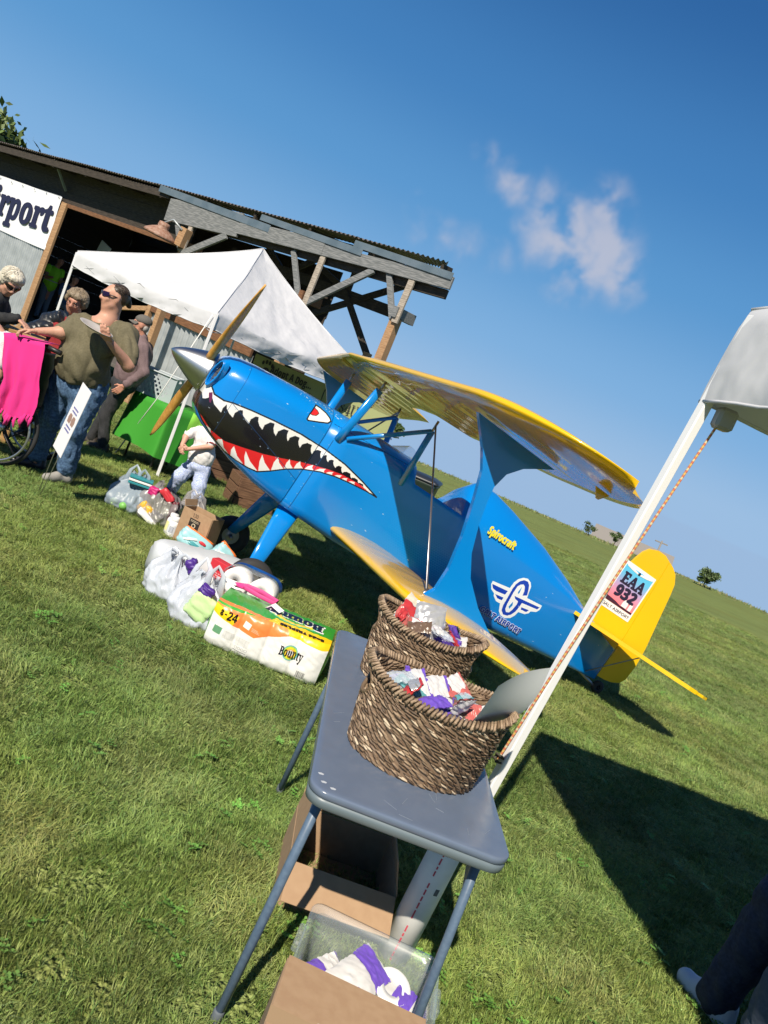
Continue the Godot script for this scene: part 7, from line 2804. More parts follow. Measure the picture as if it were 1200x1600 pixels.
	put(flesh([[at.call(0, 0.046, -0.030), Vector3(0.079, 0.071, 0.085), hb], [at.call(0, 0.012, -0.058), Vector3(0.075, 0.070, 0.058), hb], [at.call(0, 0.02, -0.11), at.call(0.0, -0.03, -0.135), 0.030, 0.022]], 0.009, 0.02, 0.003, 30.0, 7), "hair", hair, o)
	locks(o, hc + hb * Vector3(0, 0.042, -0.03), hb, Vector3(0.081, 0.073, 0.088), 130, hair, 5, 0.01, 0.8)
	sunglasses(o, hc, hb, mat("violet_mirror_lens", lin(0.02, 0.012, 0.07), 0.08, 0.3))
	var l := MB.new()
	l.smooth(true)
	l.ellipsoid(hc + hb * Vector3(0, -0.053, 0.080), Vector3(0.021, 0.006, 0.005), hb, 12, 6)
	put(l, "lips", mat("lip_skin", lin(0.38, 0.13, 0.11), 0.4), o)
	var badge := MB.new()
	badge.box(neck + Vector3(-0.035, -0.095, 0.125), Vector3(0.05, 0.065, 0.004), 0.001, Basis(Vector3.BACK, -0.5) * Basis(Vector3.RIGHT, -0.35))
	put(badge, "yellow_sticker", mat("sticker_yellow", lin(0.75, 0.62, 0.01), 0.5), o)
	# her plate
	var pc := Vector3(-2.565, 1.262, -5.93)
	var b := MB.new()
	b.smooth(true)
	b.lathe([[0.002, 0.0], [0.085, 0.0], [0.100, 0.010], [0.130, 0.018], [0.132, 0.021], [0.129, 0.022], [0.099, 0.014], [0.084, 0.004], [0.002, 0.004]], 36)
	var p := put(b, "paper_plate", mat("grey_plate", lin(0.42, 0.40, 0.38), 0.5))
	p.transform = Transform3D(Basis(Vector3.BACK, -0.20) * Basis(Vector3.RIGHT, 0.06), pc)
	tag(p, "round grey paper plate in the olive-shirted woman's hand", "plate")

func cap_man() -> void:
	var base := Vector3(-3.46, -0.22, -9.08)
	var o := thing("person", "man in grey cap and mauve sweater standing by green table", "person", base)
	var hb := face_basis(Vector3(-0.92, -0.04, 0.38))
	var hc := pt(base, -3.435, 1.325, -9.05)
	var neck := pt(base, -3.385, 1.17, -9.08)
	var chest := pt(base, -3.36, 0.98, -9.08)
	var pel := pt(base, -3.40, 0.62, -9.08)
	var shl := pt(base, -3.29, 1.09, -8.94)
	var ell := pt(base, -3.16, 0.84, -8.90)
	var hal := pt(base, -3.31, 0.61, -8.86)
	var shr := pt(base, -3.37, 1.09, -9.26)
	var elr := pt(base, -3.35, 0.84, -9.32)
	var har := pt(base, -3.50, 0.62, -9.22)
	var hipl := pt(base, -3.38, 0.58, -9.00)
	var knl := pt(base, -3.44, 0.20, -8.99)
	var anl := pt(base, -3.36, -0.14, -9.0)
	var hipr := pt(base, -3.42, 0.58, -9.16)
	var knr := pt(base, -3.52, 0.20, -9.15)
	var anr := pt(base, -3.58, -0.14, -9.16)
	var meshes := [flesh(head_bones(hc, hb) + [[hc - hb.z * 0.015 - hb.y * 0.05, neck, 0.056, 0.062]], 0.0085, 0.018), flesh([[neck, chest, 0.06, 0.12], [chest, pel, 0.13, 0.13], [shl, ell, 0.05, 0.042], [ell, hal, 0.04, 0.028], [shr, elr, 0.05, 0.042], [elr, har, 0.04, 0.028], [hipl, knl, 0.08, 0.055], [knl, anl, 0.05, 0.038], [hipr, knr, 0.08, 0.055], [knr, anr, 0.05, 0.038]], 0.014, 0.03), flesh(hand_bones(hal, Vector3(-0.5, -0.8, 0.2), Vector3(-0.5, 0.2, -0.8), Vector3(-0.8, 0.3, 0.3), 0.5), 0.006, 0.008)]
	put(join(meshes), "body", skin("ruddy_skin", Color(0.46, 0.22, 0.15)), o)
	var sw := cloth_mat("mauve_knit", lin(0.135, 0.090, 0.095), lin(0.185, 0.130, 0.135), 8.0, 121, 2.0)
	put(flesh([[chest, Vector3(0.165, 0.20, 0.20), Basis()], [chest.lerp(pel, 0.55), Vector3(0.175, 0.24, 0.185), Basis()], [neck + Vector3(0, -0.03, 0), neck + Vector3(0, 0.02, 0), 0.085, 0.072], [neck + Vector3(0.02, -0.05, 0.05), shl, 0.065, 0.075], [neck + Vector3(0.0, -0.05, -0.05), shr, 0.065, 0.075], [shl, ell, 0.075, 0.062], [ell, ell.lerp(hal, 0.85), 0.060, 0.048], [shr, elr, 0.075, 0.062], [elr, elr.lerp(har, 0.85), 0.060, 0.048]], 0.013, 0.035, 0.008, 9.0, 8, [[pt(base, -3.4, 0.60, -9.08), Vector3.DOWN]]), "sweater", sw, o)
	put(flesh([[pel, Vector3(0.15, 0.13, 0.16), Basis()], [hipl, knl, 0.100, 0.072], [knl, anl, 0.070, 0.062], [hipr, knr, 0.100, 0.072], [knr, anr, 0.070, 0.062]], 0.013, 0.03, 0.008, 9.0, 9), "trousers", cloth_mat("charcoal_trousers", lin(0.016, 0.017, 0.020), lin(0.032, 0.033, 0.037), 6.0, 122), o)
	for a in [anl, anr]:
		shoe(o, a + Vector3(0.04, -0.085, 0), a + Vector3(-0.14, -0.085, 0.05), mat("brown_shoe", lin(0.05, 0.04, 0.035), 0.6))
	var at := func(x: float, y: float, z: float) -> Vector3: return hc + hb * Vector3(x, y, z)
	var capm := cloth_mat("grey_cap_cloth", lin(0.095, 0.088, 0.078), lin(0.13, 0.12, 0.108), 8.0, 123)
	put(flesh([[at.call(0, 0.055, -0.020), Vector3(0.086, 0.072, 0.100), hb]], 0.009, 0.01, 0.0, 9.0, 3, [[at.call(0, 0.030, 0), -hb.y]]), "cap_crown", capm, o)
	var b := MB.new()
	b.smooth(true)
	var rows := []
	for r in 5:
		var row := PackedVector3Array()
		for i in 11:
			var u := i / 10.0 * 2.0 - 1.0
			var v := r / 4.0
			row.append(at.call(u * 0.078 * (1.0 - 0.12 * v), 0.042 - 0.028 * v - 0.022 * u * u, 0.060 * (1.0 - 0.45 * u * u) + 0.085 * v * sqrt(maxf(0.0, 1.0 - u * u * 0.85))))
		rows.append(row)
	b.sheet(rows)
	put(b, "cap_peak", capm, o)
	put(flesh([[at.call(0.0, -0.02, -0.055), Vector3(0.078, 0.055, 0.045), hb]], 0.009, 0.01), "hair", mat("grey_hair", lin(0.30, 0.28, 0.26), 0.6), o)
	eyes(o, hc, hb)

func red_woman() -> void:
	var base := Vector3(-3.56, -0.13, -7.68)
	var o := thing("person", "smiling woman in red top with a black quilted jacket and glasses", "person", base)
	var hb := face_basis(Vector3(0.10, -0.30, 0.95), -0.1)
	var hc := pt(base, -3.55, 1.335, -7.58)
	var neck := pt(base, -3.53, 1.16, -7.66)
	var chest := pt(base, -3.56, 0.98, -7.68)
	var pel := pt(base, -3.56, 0.62, -7.70)
	var shl := pt(base, -3.36, 1.06, -7.68)
	var ell := pt(base, -3.30, 0.80, -7.60)
	var hal := pt(base, -3.40, 0.72, -7.42)
	var shr := pt(base, -3.74, 1.06, -7.66)
	var elr := pt(base, -3.85, 0.90, -7.50)
	var har := pt(base, -3.74, 0.84, -7.34)
	var meshes := [flesh(head_bones(hc, hb) + [[hc - hb.z * 0.02 - hb.y * 0.05, neck, 0.055, 0.060]], 0.0085, 0.018), flesh([[neck, chest, 0.06, 0.13], [chest, pel, 0.14, 0.15], [shl, ell, 0.05, 0.042], [ell, hal, 0.04, 0.028], [shr, elr, 0.05, 0.042], [elr, har, 0.04, 0.028], [pel, pt(base, -3.50, 0.0, -7.70), 0.13, 0.05], [pel, pt(base, -3.66, 0.0, -7.70), 0.13, 0.05]], 0.015, 0.03), flesh(hand_bones(hal, Vector3(-0.5, -0.1, 0.8), Vector3.DOWN, Vector3(-0.8, 0, -0.5), 0.5) , 0.006, 0.008), flesh(hand_bones(har, Vector3(0.5, -0.1, 0.8), Vector3.DOWN, Vector3(0.8, 0, -0.5), 0.5), 0.006, 0.008)]
	put(join(meshes), "body", skin("ruddy_skin", Color(0.46, 0.22, 0.15)), o)
	put(flesh([[chest, Vector3(0.20, 0.18, 0.15), Basis()], [chest.lerp(pel, 0.6), Vector3(0.20, 0.28, 0.17), Basis()], [neck + Vector3(0.07, -0.06, 0), shl, 0.06, 0.075], [neck + Vector3(-0.07, -0.06, 0), shr, 0.06, 0.075], [shl, ell, 0.075, 0.065]], 0.014, 0.04, 0.008, 9.0, 12, [[neck + Vector3(0, -0.045, 0.04), Vector3(0, 1, 0.8).normalized()]]), "red_top", cloth_mat("red_cotton", lin(0.20, 0.010, 0.014), lin(0.29, 0.018, 0.022), 6.0, 131), o)
	put(flesh([[pel, Vector3(0.18, 0.14, 0.16), Basis()], [pel + Vector3(0.08, 0, 0), pt(base, -3.49, -0.05, -7.70), 0.12, 0.07], [pel + Vector3(-0.08, 0, 0), pt(base, -3.66, -0.05, -7.70), 0.12, 0.07]], 0.016, 0.03, 0.006), "trousers", cloth_mat("charcoal_trousers", Color.BLACK, Color.BLACK), o)
	for x: float in [-3.49, -3.66]:
		shoe(o, pt(base, x, -0.13, -7.72), pt(base, x, -0.13, -7.55), mat("brown_shoe", Color.BLACK))
	# quilted jacket: stacked puffs down the shoulder and arm
	var q := []
	for i in 5:
		q.append([neck + Vector3(-0.13 - 0.035 * i, -0.03 - 0.022 * i, 0.0), Vector3(0.036, 0.09, 0.095), Basis(Vector3.BACK, 0.5)])
	for i in 6:
		q.append([shr.lerp(elr, i / 5.0), Vector3(0.085, 0.036, 0.085), Basis(Vector3.BACK, -0.35)])
	for i in 5:
		q.append([shr.lerp(pel + Vector3(-0.16, 0.05, 0.02), i / 4.0 * 0.8) + Vector3(0.02, -0.05, 0.03), Vector3(0.09, 0.055, 0.13), Basis()])
	put(flesh(q, 0.012, 0.014, 0.005, 16.0, 13), "quilted_jacket", mat("black_nylon", lin(0.012, 0.014, 0.018), 0.38), o)
	var at := func(x: float, y: float, z: float) -> Vector3: return hc + hb * Vector3(x, y, z)
	put(flesh([[at.call(0, 0.060, -0.030), Vector3(0.092, 0.075, 0.095), hb], [at.call(-0.075, 0.025, -0.02), Vector3(0.035, 0.065, 0.06), hb], [at.call(0.075, 0.025, -0.02), Vector3(0.035, 0.065, 0.06), hb], [at.call(0, 0.075, 0.045), Vector3(0.07, 0.035, 0.04), hb]], 0.009, 0.02, 0.010, 22.0, 14), "hair", nmat("ash_brown_hair", lin(0.13, 0.095, 0.06), lin(0.30, 0.24, 0.165), 0.55, Vector3(8, 8, 8), 133, 0.05, 2.0), o)
	locks(o, hc + hb * Vector3(0, 0.045, -0.025), hb, Vector3(0.100, 0.088, 0.104), 240, mats["ash_brown_hair"], 6, 0.04, 0.1, 0.0036)
	eyes(o, hc, hb)
	var b := MB.new()
	b.smooth(true)
	for k: float in [-1.0, 1.0]:
		var loop := []
		for i in 13:
			var a := TAU * i / 12.0
			loop.append(at.call(k * 0.032 + cos(a) * 0.022, 0.010 + sin(a) * 0.016, 0.094))
		b.tube(loop, 0.0022, 5, false)
		b.tube([at.call(k * 0.054, 0.014, 0.092), at.call(k * 0.078, 0.012, 0.0)], 0.002, 5)
	put(b, "glasses_frame", mat("black_frame", Color.BLACK), o)

func white_haired_woman() -> void:
	var base := Vector3(-3.93, -0.08, -6.88)
	var o := thing("person", "white-haired woman in black jacket and sunglasses at the left edge", "person", base)
	var hb := face_basis(Vector3(0.70, -0.50, 0.50), -0.05)
	var hc := pt(base, -3.775, 1.300, -6.80)
	var neck := pt(base, -3.86, 1.17, -6.86)
	var chest := pt(base, -3.94, 1.0, -6.88)
	var pel := pt(base, -4.0, 0.66, -6.90)
	var shl := pt(base, -3.86, 1.06, -6.68)
	var ell := pt(base, -3.74, 0.96, -6.60)
	var hal := pt(base, -3.56, 1.045, -6.70)
	var meshes := [flesh(head_bones(hc, hb) + [[hc - hb.z * 0.02 - hb.y * 0.05, neck, 0.052, 0.058]], 0.009, 0.018), flesh([[neck, chest, 0.06, 0.13], [chest, pel, 0.14, 0.15], [shl, ell, 0.05, 0.042], [ell, hal, 0.04, 0.028], [pel, pt(base, -3.93, 0.0, -6.85), 0.12, 0.05], [pel, pt(base, -4.07, 0.0, -6.95), 0.12, 0.05]], 0.015, 0.03), flesh(hand_bones(hal, Vector3(0.9, -0.3, 0.1), Vector3.DOWN, Vector3(0, 0, -1), 0.4), 0.006, 0.008)]
	put(join(meshes), "body", skin(), o)
	var black := cloth_mat("black_fleece", lin(0.010, 0.011, 0.013), lin(0.022, 0.024, 0.026), 6.0, 141)
	put(flesh([[chest, Vector3(0.18, 0.20, 0.20), Basis()], [chest.lerp(pel, 0.6), Vector3(0.19, 0.26, 0.20), Basis()], [neck + Vector3(0.02, -0.05, 0.05), shl, 0.07, 0.08], [shl, ell, 0.078, 0.066], [ell, ell.lerp(hal, 0.92), 0.062, 0.046], [neck, neck + Vector3(-0.02, -0.04, 0), 0.075, 0.09]], 0.014, 0.04, 0.008, 9.0, 15), "jacket", black, o)
	put(flesh([[pel, Vector3(0.17, 0.14, 0.17), Basis()], [pel, pt(base, -3.93, -0.02, -6.85), 0.12, 0.07], [pel, pt(base, -4.07, -0.02, -6.95), 0.12, 0.07]], 0.016, 0.03, 0.006), "trousers", cloth_mat("charcoal_trousers", Color.BLACK, Color.BLACK), o)
	for q in [[-3.93, -6.85], [-4.07, -6.95]]:
		shoe(o, pt(base, q[0], -0.08, q[1]), pt(base, q[0] + 0.12, -0.08, q[1] + 0.1), mat("brown_shoe", Color.BLACK))
	var at := func(x: float, y: float, z: float) -> Vector3: return hc + hb * Vector3(x, y, z)
	put(flesh([[at.call(0, 0.052, -0.028), Vector3(0.092, 0.083, 0.100), hb], [at.call(0.06, 0.015, -0.03), Vector3(0.045, 0.070, 0.065), hb], [at.call(-0.06, 0.015, -0.03), Vector3(0.045, 0.070, 0.065), hb], [at.call(0.0, 0.085, 0.045), Vector3(0.066, 0.036, 0.045), hb]], 0.009, 0.02, 0.005, 26.0, 16), "hair", nmat("white_blonde_hair", lin(0.44, 0.40, 0.31), lin(0.66, 0.63, 0.55), 0.5, Vector3(8, 8, 8), 143, 0.05, 2.0), o)
	locks(o, hc + hb * Vector3(0, 0.045, -0.025), hb, Vector3(0.098, 0.090, 0.106), 300, mats["white_blonde_hair"], 7, 0.012, 0.1, 0.0030)
	sunglasses(o, hc, hb, mat("dark_lens", lin(0.02, 0.015, 0.014), 0.1))

func wheelchair() -> void:
	var base := Vector3(-3.08, -0.04, -6.05)
	var o := thing("wheelchair", "black wheelchair draped with a pink blanket at the left edge", "wheelchair", base)
	var black := mat("chair_black", lin(0.012, 0.012, 0.014), 0.45)
	var chrome := mat("chair_chrome", lin(0.5, 0.5, 0.52), 0.3, 0.9)
	var rubber := mat("tyre_rubber", Color.BLACK)
	for z: float in [0.08, -0.50]:
		var t := Transform3D(Basis(Vector3.RIGHT, PI / 2), Vector3(0.045, 0.315, z))
		var b := MB.new()
		b.smooth(true)
		var prof := []
		for i in 11:
			var a := TAU * i / 10.0
			prof.append([0.295 + cos(a) * 0.018, sin(a) * 0.018])
		b.lathe(prof, 48, t, false)
		var w := put(b, "wheel", rubber, o)
		b = MB.new()
		b.smooth(true)
		prof = []
		for i in 9:
			var a := TAU * i / 8.0
			prof.append([0.262 + cos(a) * 0.010, signf(z + 0.2) * 0.055 + sin(a) * 0.010])
		b.lathe(prof, 48, t, false)
		put(b, "push_rim", chrome, w)
		for k in 8:
			b = MB.new()
			b.smooth(true)
			var a := TAU * k / 8.0
			b.tube([t * Vector3(0.03 * cos(a), 0, 0.03 * sin(a)), t * Vector3(0.28 * cos(a), 0, 0.28 * sin(a))], 0.010, 6, true, 0.5)
			put(b, "spoke", black, w)
		b = MB.new()
		b.smooth(true)
		b.lathe([[0.005, -0.03], [0.035, -0.03], [0.035, 0.03], [0.005, 0.03]], 16, t)
		put(b, "hub", chrome, w)
	for z: float in [0.04, -0.46]:
		var b := MB.new()
		b.smooth(true)
		b.tube([Vector3(0.08, 0.30, z), Vector3(0.10, 0.95, z), Vector3(0.16, 1.03, z), Vector3(0.26, 1.03, z)], 0.013, 8)
		put(b, "back_tube", black, o)
		b = MB.new()
		b.smooth(true)
		b.tube([Vector3(0.16, 1.03, z), Vector3(0.29, 1.025, z)], 0.020, 10)
		put(b, "push_handle", black, o)
		b = MB.new()
		b.smooth(true)
		b.tube([Vector3(0.09, 0.62, z), Vector3(-0.30, 0.62, z), Vector3(-0.36, 0.50, z), Vector3(-0.40, 0.14, z)], 0.012, 8)
		put(b, "side_frame", black, o)
		b = MB.new()
		b.box(Vector3(-0.12, 0.645, z), Vector3(0.32, 0.03, 0.05), 0.012)
		put(b, "armrest", black, o)
		b = MB.new()
		b.smooth(true)
		b.lathe([[0.01, -0.015], [0.08, -0.015], [0.09, 0.0], [0.08, 0.015], [0.01, 0.015]], 18, Transform3D(Basis(Vector3.RIGHT, PI / 2), Vector3(-0.40, 0.09, z)))
		put(b, "caster", rubber, o)
	var b := MB.new()
	b.box(Vector3(-0.12, 0.47, -0.21), Vector3(0.42, 0.05, 0.46), 0.02)
	put(b, "seat", black, o)
	b = MB.new()
	b.box(Vector3(0.10, 0.74, -0.21), Vector3(0.03, 0.46, 0.46), 0.012)
	put(b, "backrest", black, o)
	# blanket: hangs over the back and down the near side, with a knotted fringe
	var nz := FastNoiseLite.new()
	nz.seed = 4
	nz.frequency = 2.2
	var g := []
	for r in 25:
		var row := PackedVector3Array()
		for i in 25:
			var u := i / 24.0
			var v := r / 24.0
			var p: Vector3
			var topx := lerpf(-0.20, 0.13, u)
			if v < 0.25:
				var k := v / 0.25
				p = Vector3(topx + 0.05, 1.05 + 0.015 * sin(k * PI) - 0.04 * (1.0 - u), lerpf(-0.35, 0.11, k))
			else:
				var k := (v - 0.25) / 0.75
				p = Vector3(lerpf(topx + 0.05, lerpf(0.03, 0.30, u), pow(k, 0.8)), lerpf(1.05 - 0.04 * (1.0 - u), 0.43 + 0.05 * u, k), 0.11 + 0.05 * k)
				p.z += (0.5 - 0.5 * cos(u * 19.0 + 0.7 * k + 0.8 * sin(u * 7.0))) * 0.060 * smoothstep(0.0, 0.5, k) * (0.6 + 0.4 * sin(u * 5.0 + 1.0))
				p.x += nz.get_noise_2d(u * 0.8 + 5.0, k * 0.8) * 0.06 * k
				p.y += sin(u * 9.0) * 0.02 * k
			row.append(p)
		g.append(row)
	b = MB.new()
	b.smooth(true)
	b.sheet(g)
	var pink := mat("pink_fleece", lin(0.60, 0.022, 0.20), 0.95)
	pink.cull_mode = BaseMaterial3D.CULL_DISABLED
	pink.rim_enabled = true
	pink.rim = 0.4
	var bl := put(b, "pink_blanket", pink)
	bl.position = base
	tag(bl, "hot pink fleece blanket with knotted fringe hanging on wheelchair", "blanket")
	for i in 14:
		var p: Vector3 = g[24][mini(24, i * 24 / 13)]
		b = MB.new()
		b.smooth(true)
		b.tube([p + Vector3(0, 0.01, 0), p + Vector3(0.004 * sin(i * 2.0), -0.025, 0.012), p + Vector3(0.02 * sin(i * 1.7), -0.075, 0.02 * cos(i * 2.3))], [0.011, 0.014, 0.006], 6, true, 0.5)
		put(b, "fringe_knot", pink, bl)
	# its rider, mostly out of the picture
	var pb := Vector3(-3.25, 0.0, -6.24)
	var q := thing("person", "wheelchair rider in a white short-sleeved shirt at the left edge", "person", pb)
	var hc := Vector3(-0.36, 1.02, 0.0)
	var hb := face_basis(Vector3(-0.9, -0.1, 0.3))
	var neck := Vector3(-0.22, 0.93, 0)
	var chest := Vector3(-0.06, 0.78, 0)
	var pel := Vector3(0.05, 0.52, 0)
	var sh := Vector3(0.0, 0.89, 0.18)
	var el := Vector3(0.05, 0.63, 0.25)
	var ha := Vector3(-0.20, 0.66, 0.24)
	var sh2 := Vector3(0.0, 0.89, -0.18)
	var el2 := Vector3(0.05, 0.63, -0.25)
	var ha2 := Vector3(-0.20, 0.66, -0.22)
	put(join([flesh(head_bones(hc, hb) + [[hc - hb.y * 0.05, neck, 0.05, 0.055], [neck, chest, 0.06, 0.12], [chest, pel, 0.13, 0.14], [sh, el, 0.050, 0.042], [el, ha, 0.040, 0.028], [sh2, el2, 0.050, 0.042], [el2, ha2, 0.040, 0.028], [pel + Vector3(0, 0, 0.1), Vector3(-0.38, 0.52, 0.1), 0.085, 0.06], [pel + Vector3(0, 0, -0.1), Vector3(-0.38, 0.52, -0.1), 0.085, 0.06], [Vector3(-0.38, 0.52, 0.1), Vector3(-0.42, 0.16, 0.1), 0.055, 0.04], [Vector3(-0.38, 0.52, -0.1), Vector3(-0.42, 0.16, -0.1), 0.055, 0.04]], 0.013, 0.025), flesh(hand_bones(ha, Vector3(-1, -0.1, 0), Vector3.DOWN, Vector3(0, 0, -1), 0.5), 0.006, 0.008), flesh(hand_bones(ha2, Vector3(-1, -0.1, 0), Vector3.DOWN, Vector3(0, 0, 1), 0.5), 0.006, 0.008)]), "body", skin(), q)
	put(flesh([[chest, Vector3(0.14, 0.18, 0.19), Basis()], [chest.lerp(pel, 0.6), Vector3(0.15, 0.22, 0.19), Basis()], [neck + Vector3(0, -0.05, 0.06), sh, 0.06, 0.07], [neck + Vector3(0, -0.05, -0.06), sh2, 0.06, 0.07], [sh, sh.lerp(el, 0.6), 0.072, 0.070], [sh2, sh2.lerp(el2, 0.6), 0.072, 0.070]], 0.013, 0.03, 0.008, 9.0, 17), "shirt", cloth_mat("pinkish_white_cotton", lin(0.55, 0.50, 0.55), lin(0.66, 0.62, 0.66), 6.0, 151), q)
	put(flesh([[pel, Vector3(0.15, 0.10, 0.18), Basis()], [pel + Vector3(0, 0, 0.1), Vector3(-0.38, 0.52, 0.1), 0.10, 0.075], [pel + Vector3(0, 0, -0.1), Vector3(-0.38, 0.52, -0.1), 0.10, 0.075], [Vector3(-0.38, 0.52, 0.1), Vector3(-0.42, 0.18, 0.1), 0.072, 0.06], [Vector3(-0.38, 0.52, -0.1), Vector3(-0.42, 0.18, -0.1), 0.072, 0.06]], 0.014, 0.03, 0.006), "trousers", cloth_mat("charcoal_trousers", Color.BLACK, Color.BLACK), q)
	put(flesh([[hc + hb * Vector3(0, 0.05, -0.025), Vector3(0.085, 0.078, 0.095), hb], [hc + hb * Vector3(0, -0.02, -0.06), Vector3(0.08, 0.09, 0.05), hb]], 0.011, 0.02, 0.004, 25.0, 4), "hair", mat("brow_hair", Color.BLACK), q)

func child() -> void:
	var base := Vector3(-1.93, -0.115, -7.85)
	var o := thing("person", "small child in white tee and pale blue patterned trousers", "person", base)
	var hc := pt(base, -1.975, 0.815, -7.88)
	var hb := face_basis(Vector3(-0.6, -0.2, 0.75))
	var neck := pt(base, -1.985, 0.70, -7.88)
	var chest := pt(base, -1.965, 0.56, -7.86)
	var pel := pt(base, -1.93, 0.28, -7.85)
	var shl := pt(base, -1.885, 0.645, -7.83)
	var ell := pt(base, -1.865, 0.515, -7.76)
	var hal := pt(base, -2.045, 0.415, -7.66)
	var shr := pt(base, -2.07, 0.64, -7.84)
	var elr := pt(base, -2.13, 0.51, -7.74)
	var har := pt(base, -2.115, 0.425, -7.66)
	var hipl := pt(base, -1.88, 0.25, -7.85)
	var knl := pt(base, -1.845, 0.09, -7.80)
	var anl := pt(base, -1.81, -0.06, -7.79)
	var hipr := pt(base, -1.99, 0.25, -7.86)
	var knr := pt(base, -2.075, 0.09, -7.84)
	var anr := pt(base, -2.12, -0.06, -7.90)
	put(join([flesh(head_bones(hc, hb, 0.92) + [[hc - hb.y * 0.05, neck, 0.042, 0.042]], 0.0085, 0.018), flesh([[neck, chest, 0.045, 0.085], [chest, pel, 0.09, 0.09], [shl, ell, 0.036, 0.030], [ell, hal, 0.029, 0.021], [shr, elr, 0.036, 0.030], [elr, har, 0.029, 0.021], [hipl, knl, 0.06, 0.045], [knl, anl, 0.04, 0.03], [hipr, knr, 0.06, 0.045], [knr, anr, 0.04, 0.03]], 0.012, 0.025), flesh(hand_bones(hal, Vector3(-0.9, -0.2, 0.35), Vector3(0, -0.5, -0.8), Vector3(0, 1, 0.1), 0.6, 0.68), 0.004, 0.005), flesh(hand_bones(har, Vector3(0.3, -0.8, 0.4), Vector3(0.6, 0.1, -0.7), Vector3(0.6, 0.6, 0.3), 0.6, 0.68), 0.004, 0.005)]), "body", skin("fair_skin", Color(0.55, 0.31, 0.23)), o)
	put(flesh([[chest, Vector3(0.125, 0.14, 0.105), Basis()], [chest.lerp(pel, 0.65), Vector3(0.135, 0.155, 0.12), Basis()], [neck + Vector3(0.03, -0.035, 0), shl, 0.045, 0.052], [neck + Vector3(-0.03, -0.035, 0), shr, 0.045, 0.052], [shl, shl.lerp(ell, 0.75), 0.052, 0.050], [shr, shr.lerp(elr, 0.75), 0.052, 0.050]], 0.010, 0.03, 0.007, 12.0, 18, [[pt(base, -1.93, 0.235, -7.85), Vector3(0.2, -1, 0).normalized()]]), "tee_shirt", cloth_mat("white_cotton", lin(0.66, 0.65, 0.67), lin(0.76, 0.75, 0.77), 6.0, 161), o)
	var trim := MB.new()
	trim.smooth(true)
	var d := (ell - shl).normalized()
	trim.lathe([[0.0505, -0.008], [0.0525, 0.0], [0.0505, 0.008]], 18, frame(shl.lerp(ell, 0.86), d.cross(Vector3.FORWARD), d), false)
	put(trim, "sleeve_trim", mat("maroon_trim", lin(0.16, 0.012, 0.015), 0.8), o)
	put(flesh([[pel + Vector3(0, -0.01, 0), Vector3(0.115, 0.085, 0.105), Basis()], [hipl, knl, 0.078, 0.070], [knl, anl, 0.068, 0.062], [hipr, knr, 0.078, 0.070], [knr, anr, 0.068, 0.062]], 0.010, 0.025, 0.007, 12.0, 19), "trousers", nmat("blue_patterned_cotton", lin(0.16, 0.26, 0.62), lin(0.68, 0.72, 0.82), 0.85, Vector3(5, 5, 5), 162, 0.09, 0.0, 0.0, 0.40, 0.60), o)
	for a in [anl, anr]:
		shoe(o, a + Vector3(0.02, -0.055, -0.02), a + Vector3(-0.05, -0.055, 0.08), mat("brown_shoe", Color.BLACK), 0.68)
	put(flesh([[hc + hb * Vector3(0, 0.045, -0.02), Vector3(0.078, 0.072, 0.086), hb], [hc + hb * Vector3(0, -0.01, -0.05), Vector3(0.072, 0.08, 0.05), hb]], 0.010, 0.02, 0.003, 25.0, 4), "hair", mat("brow_hair", Color.BLACK), o)
	eyes(o, hc, hb, 0.92)
	# bright green cloth at the shoulder
	var b := MB.new()
	b.smooth(true)
	var g := []
	for r in 9:
		var row := PackedVector3Array()
		for i in 7:
			var u := i / 6.0
			var v := r / 8.0
			row.append(pt(base, lerpf(lerpf(-2.14, -1.985, u), lerpf(-2.145, -2.07, u), v), lerpf(lerpf(0.765, 0.70, u), 0.49 + 0.03 * u, v), -7.74 + 0.02 * sin(u * 5.0 + v * 3.0) - 0.05 * u))
		g.append(row)
	b.sheet(g)
	var lime := mat("lime_cloth", lin(0.24, 0.62, 0.07), 0.8)
	lime.cull_mode = BaseMaterial3D.CULL_DISABLED
	put(b, "lime_scarf", lime, o)

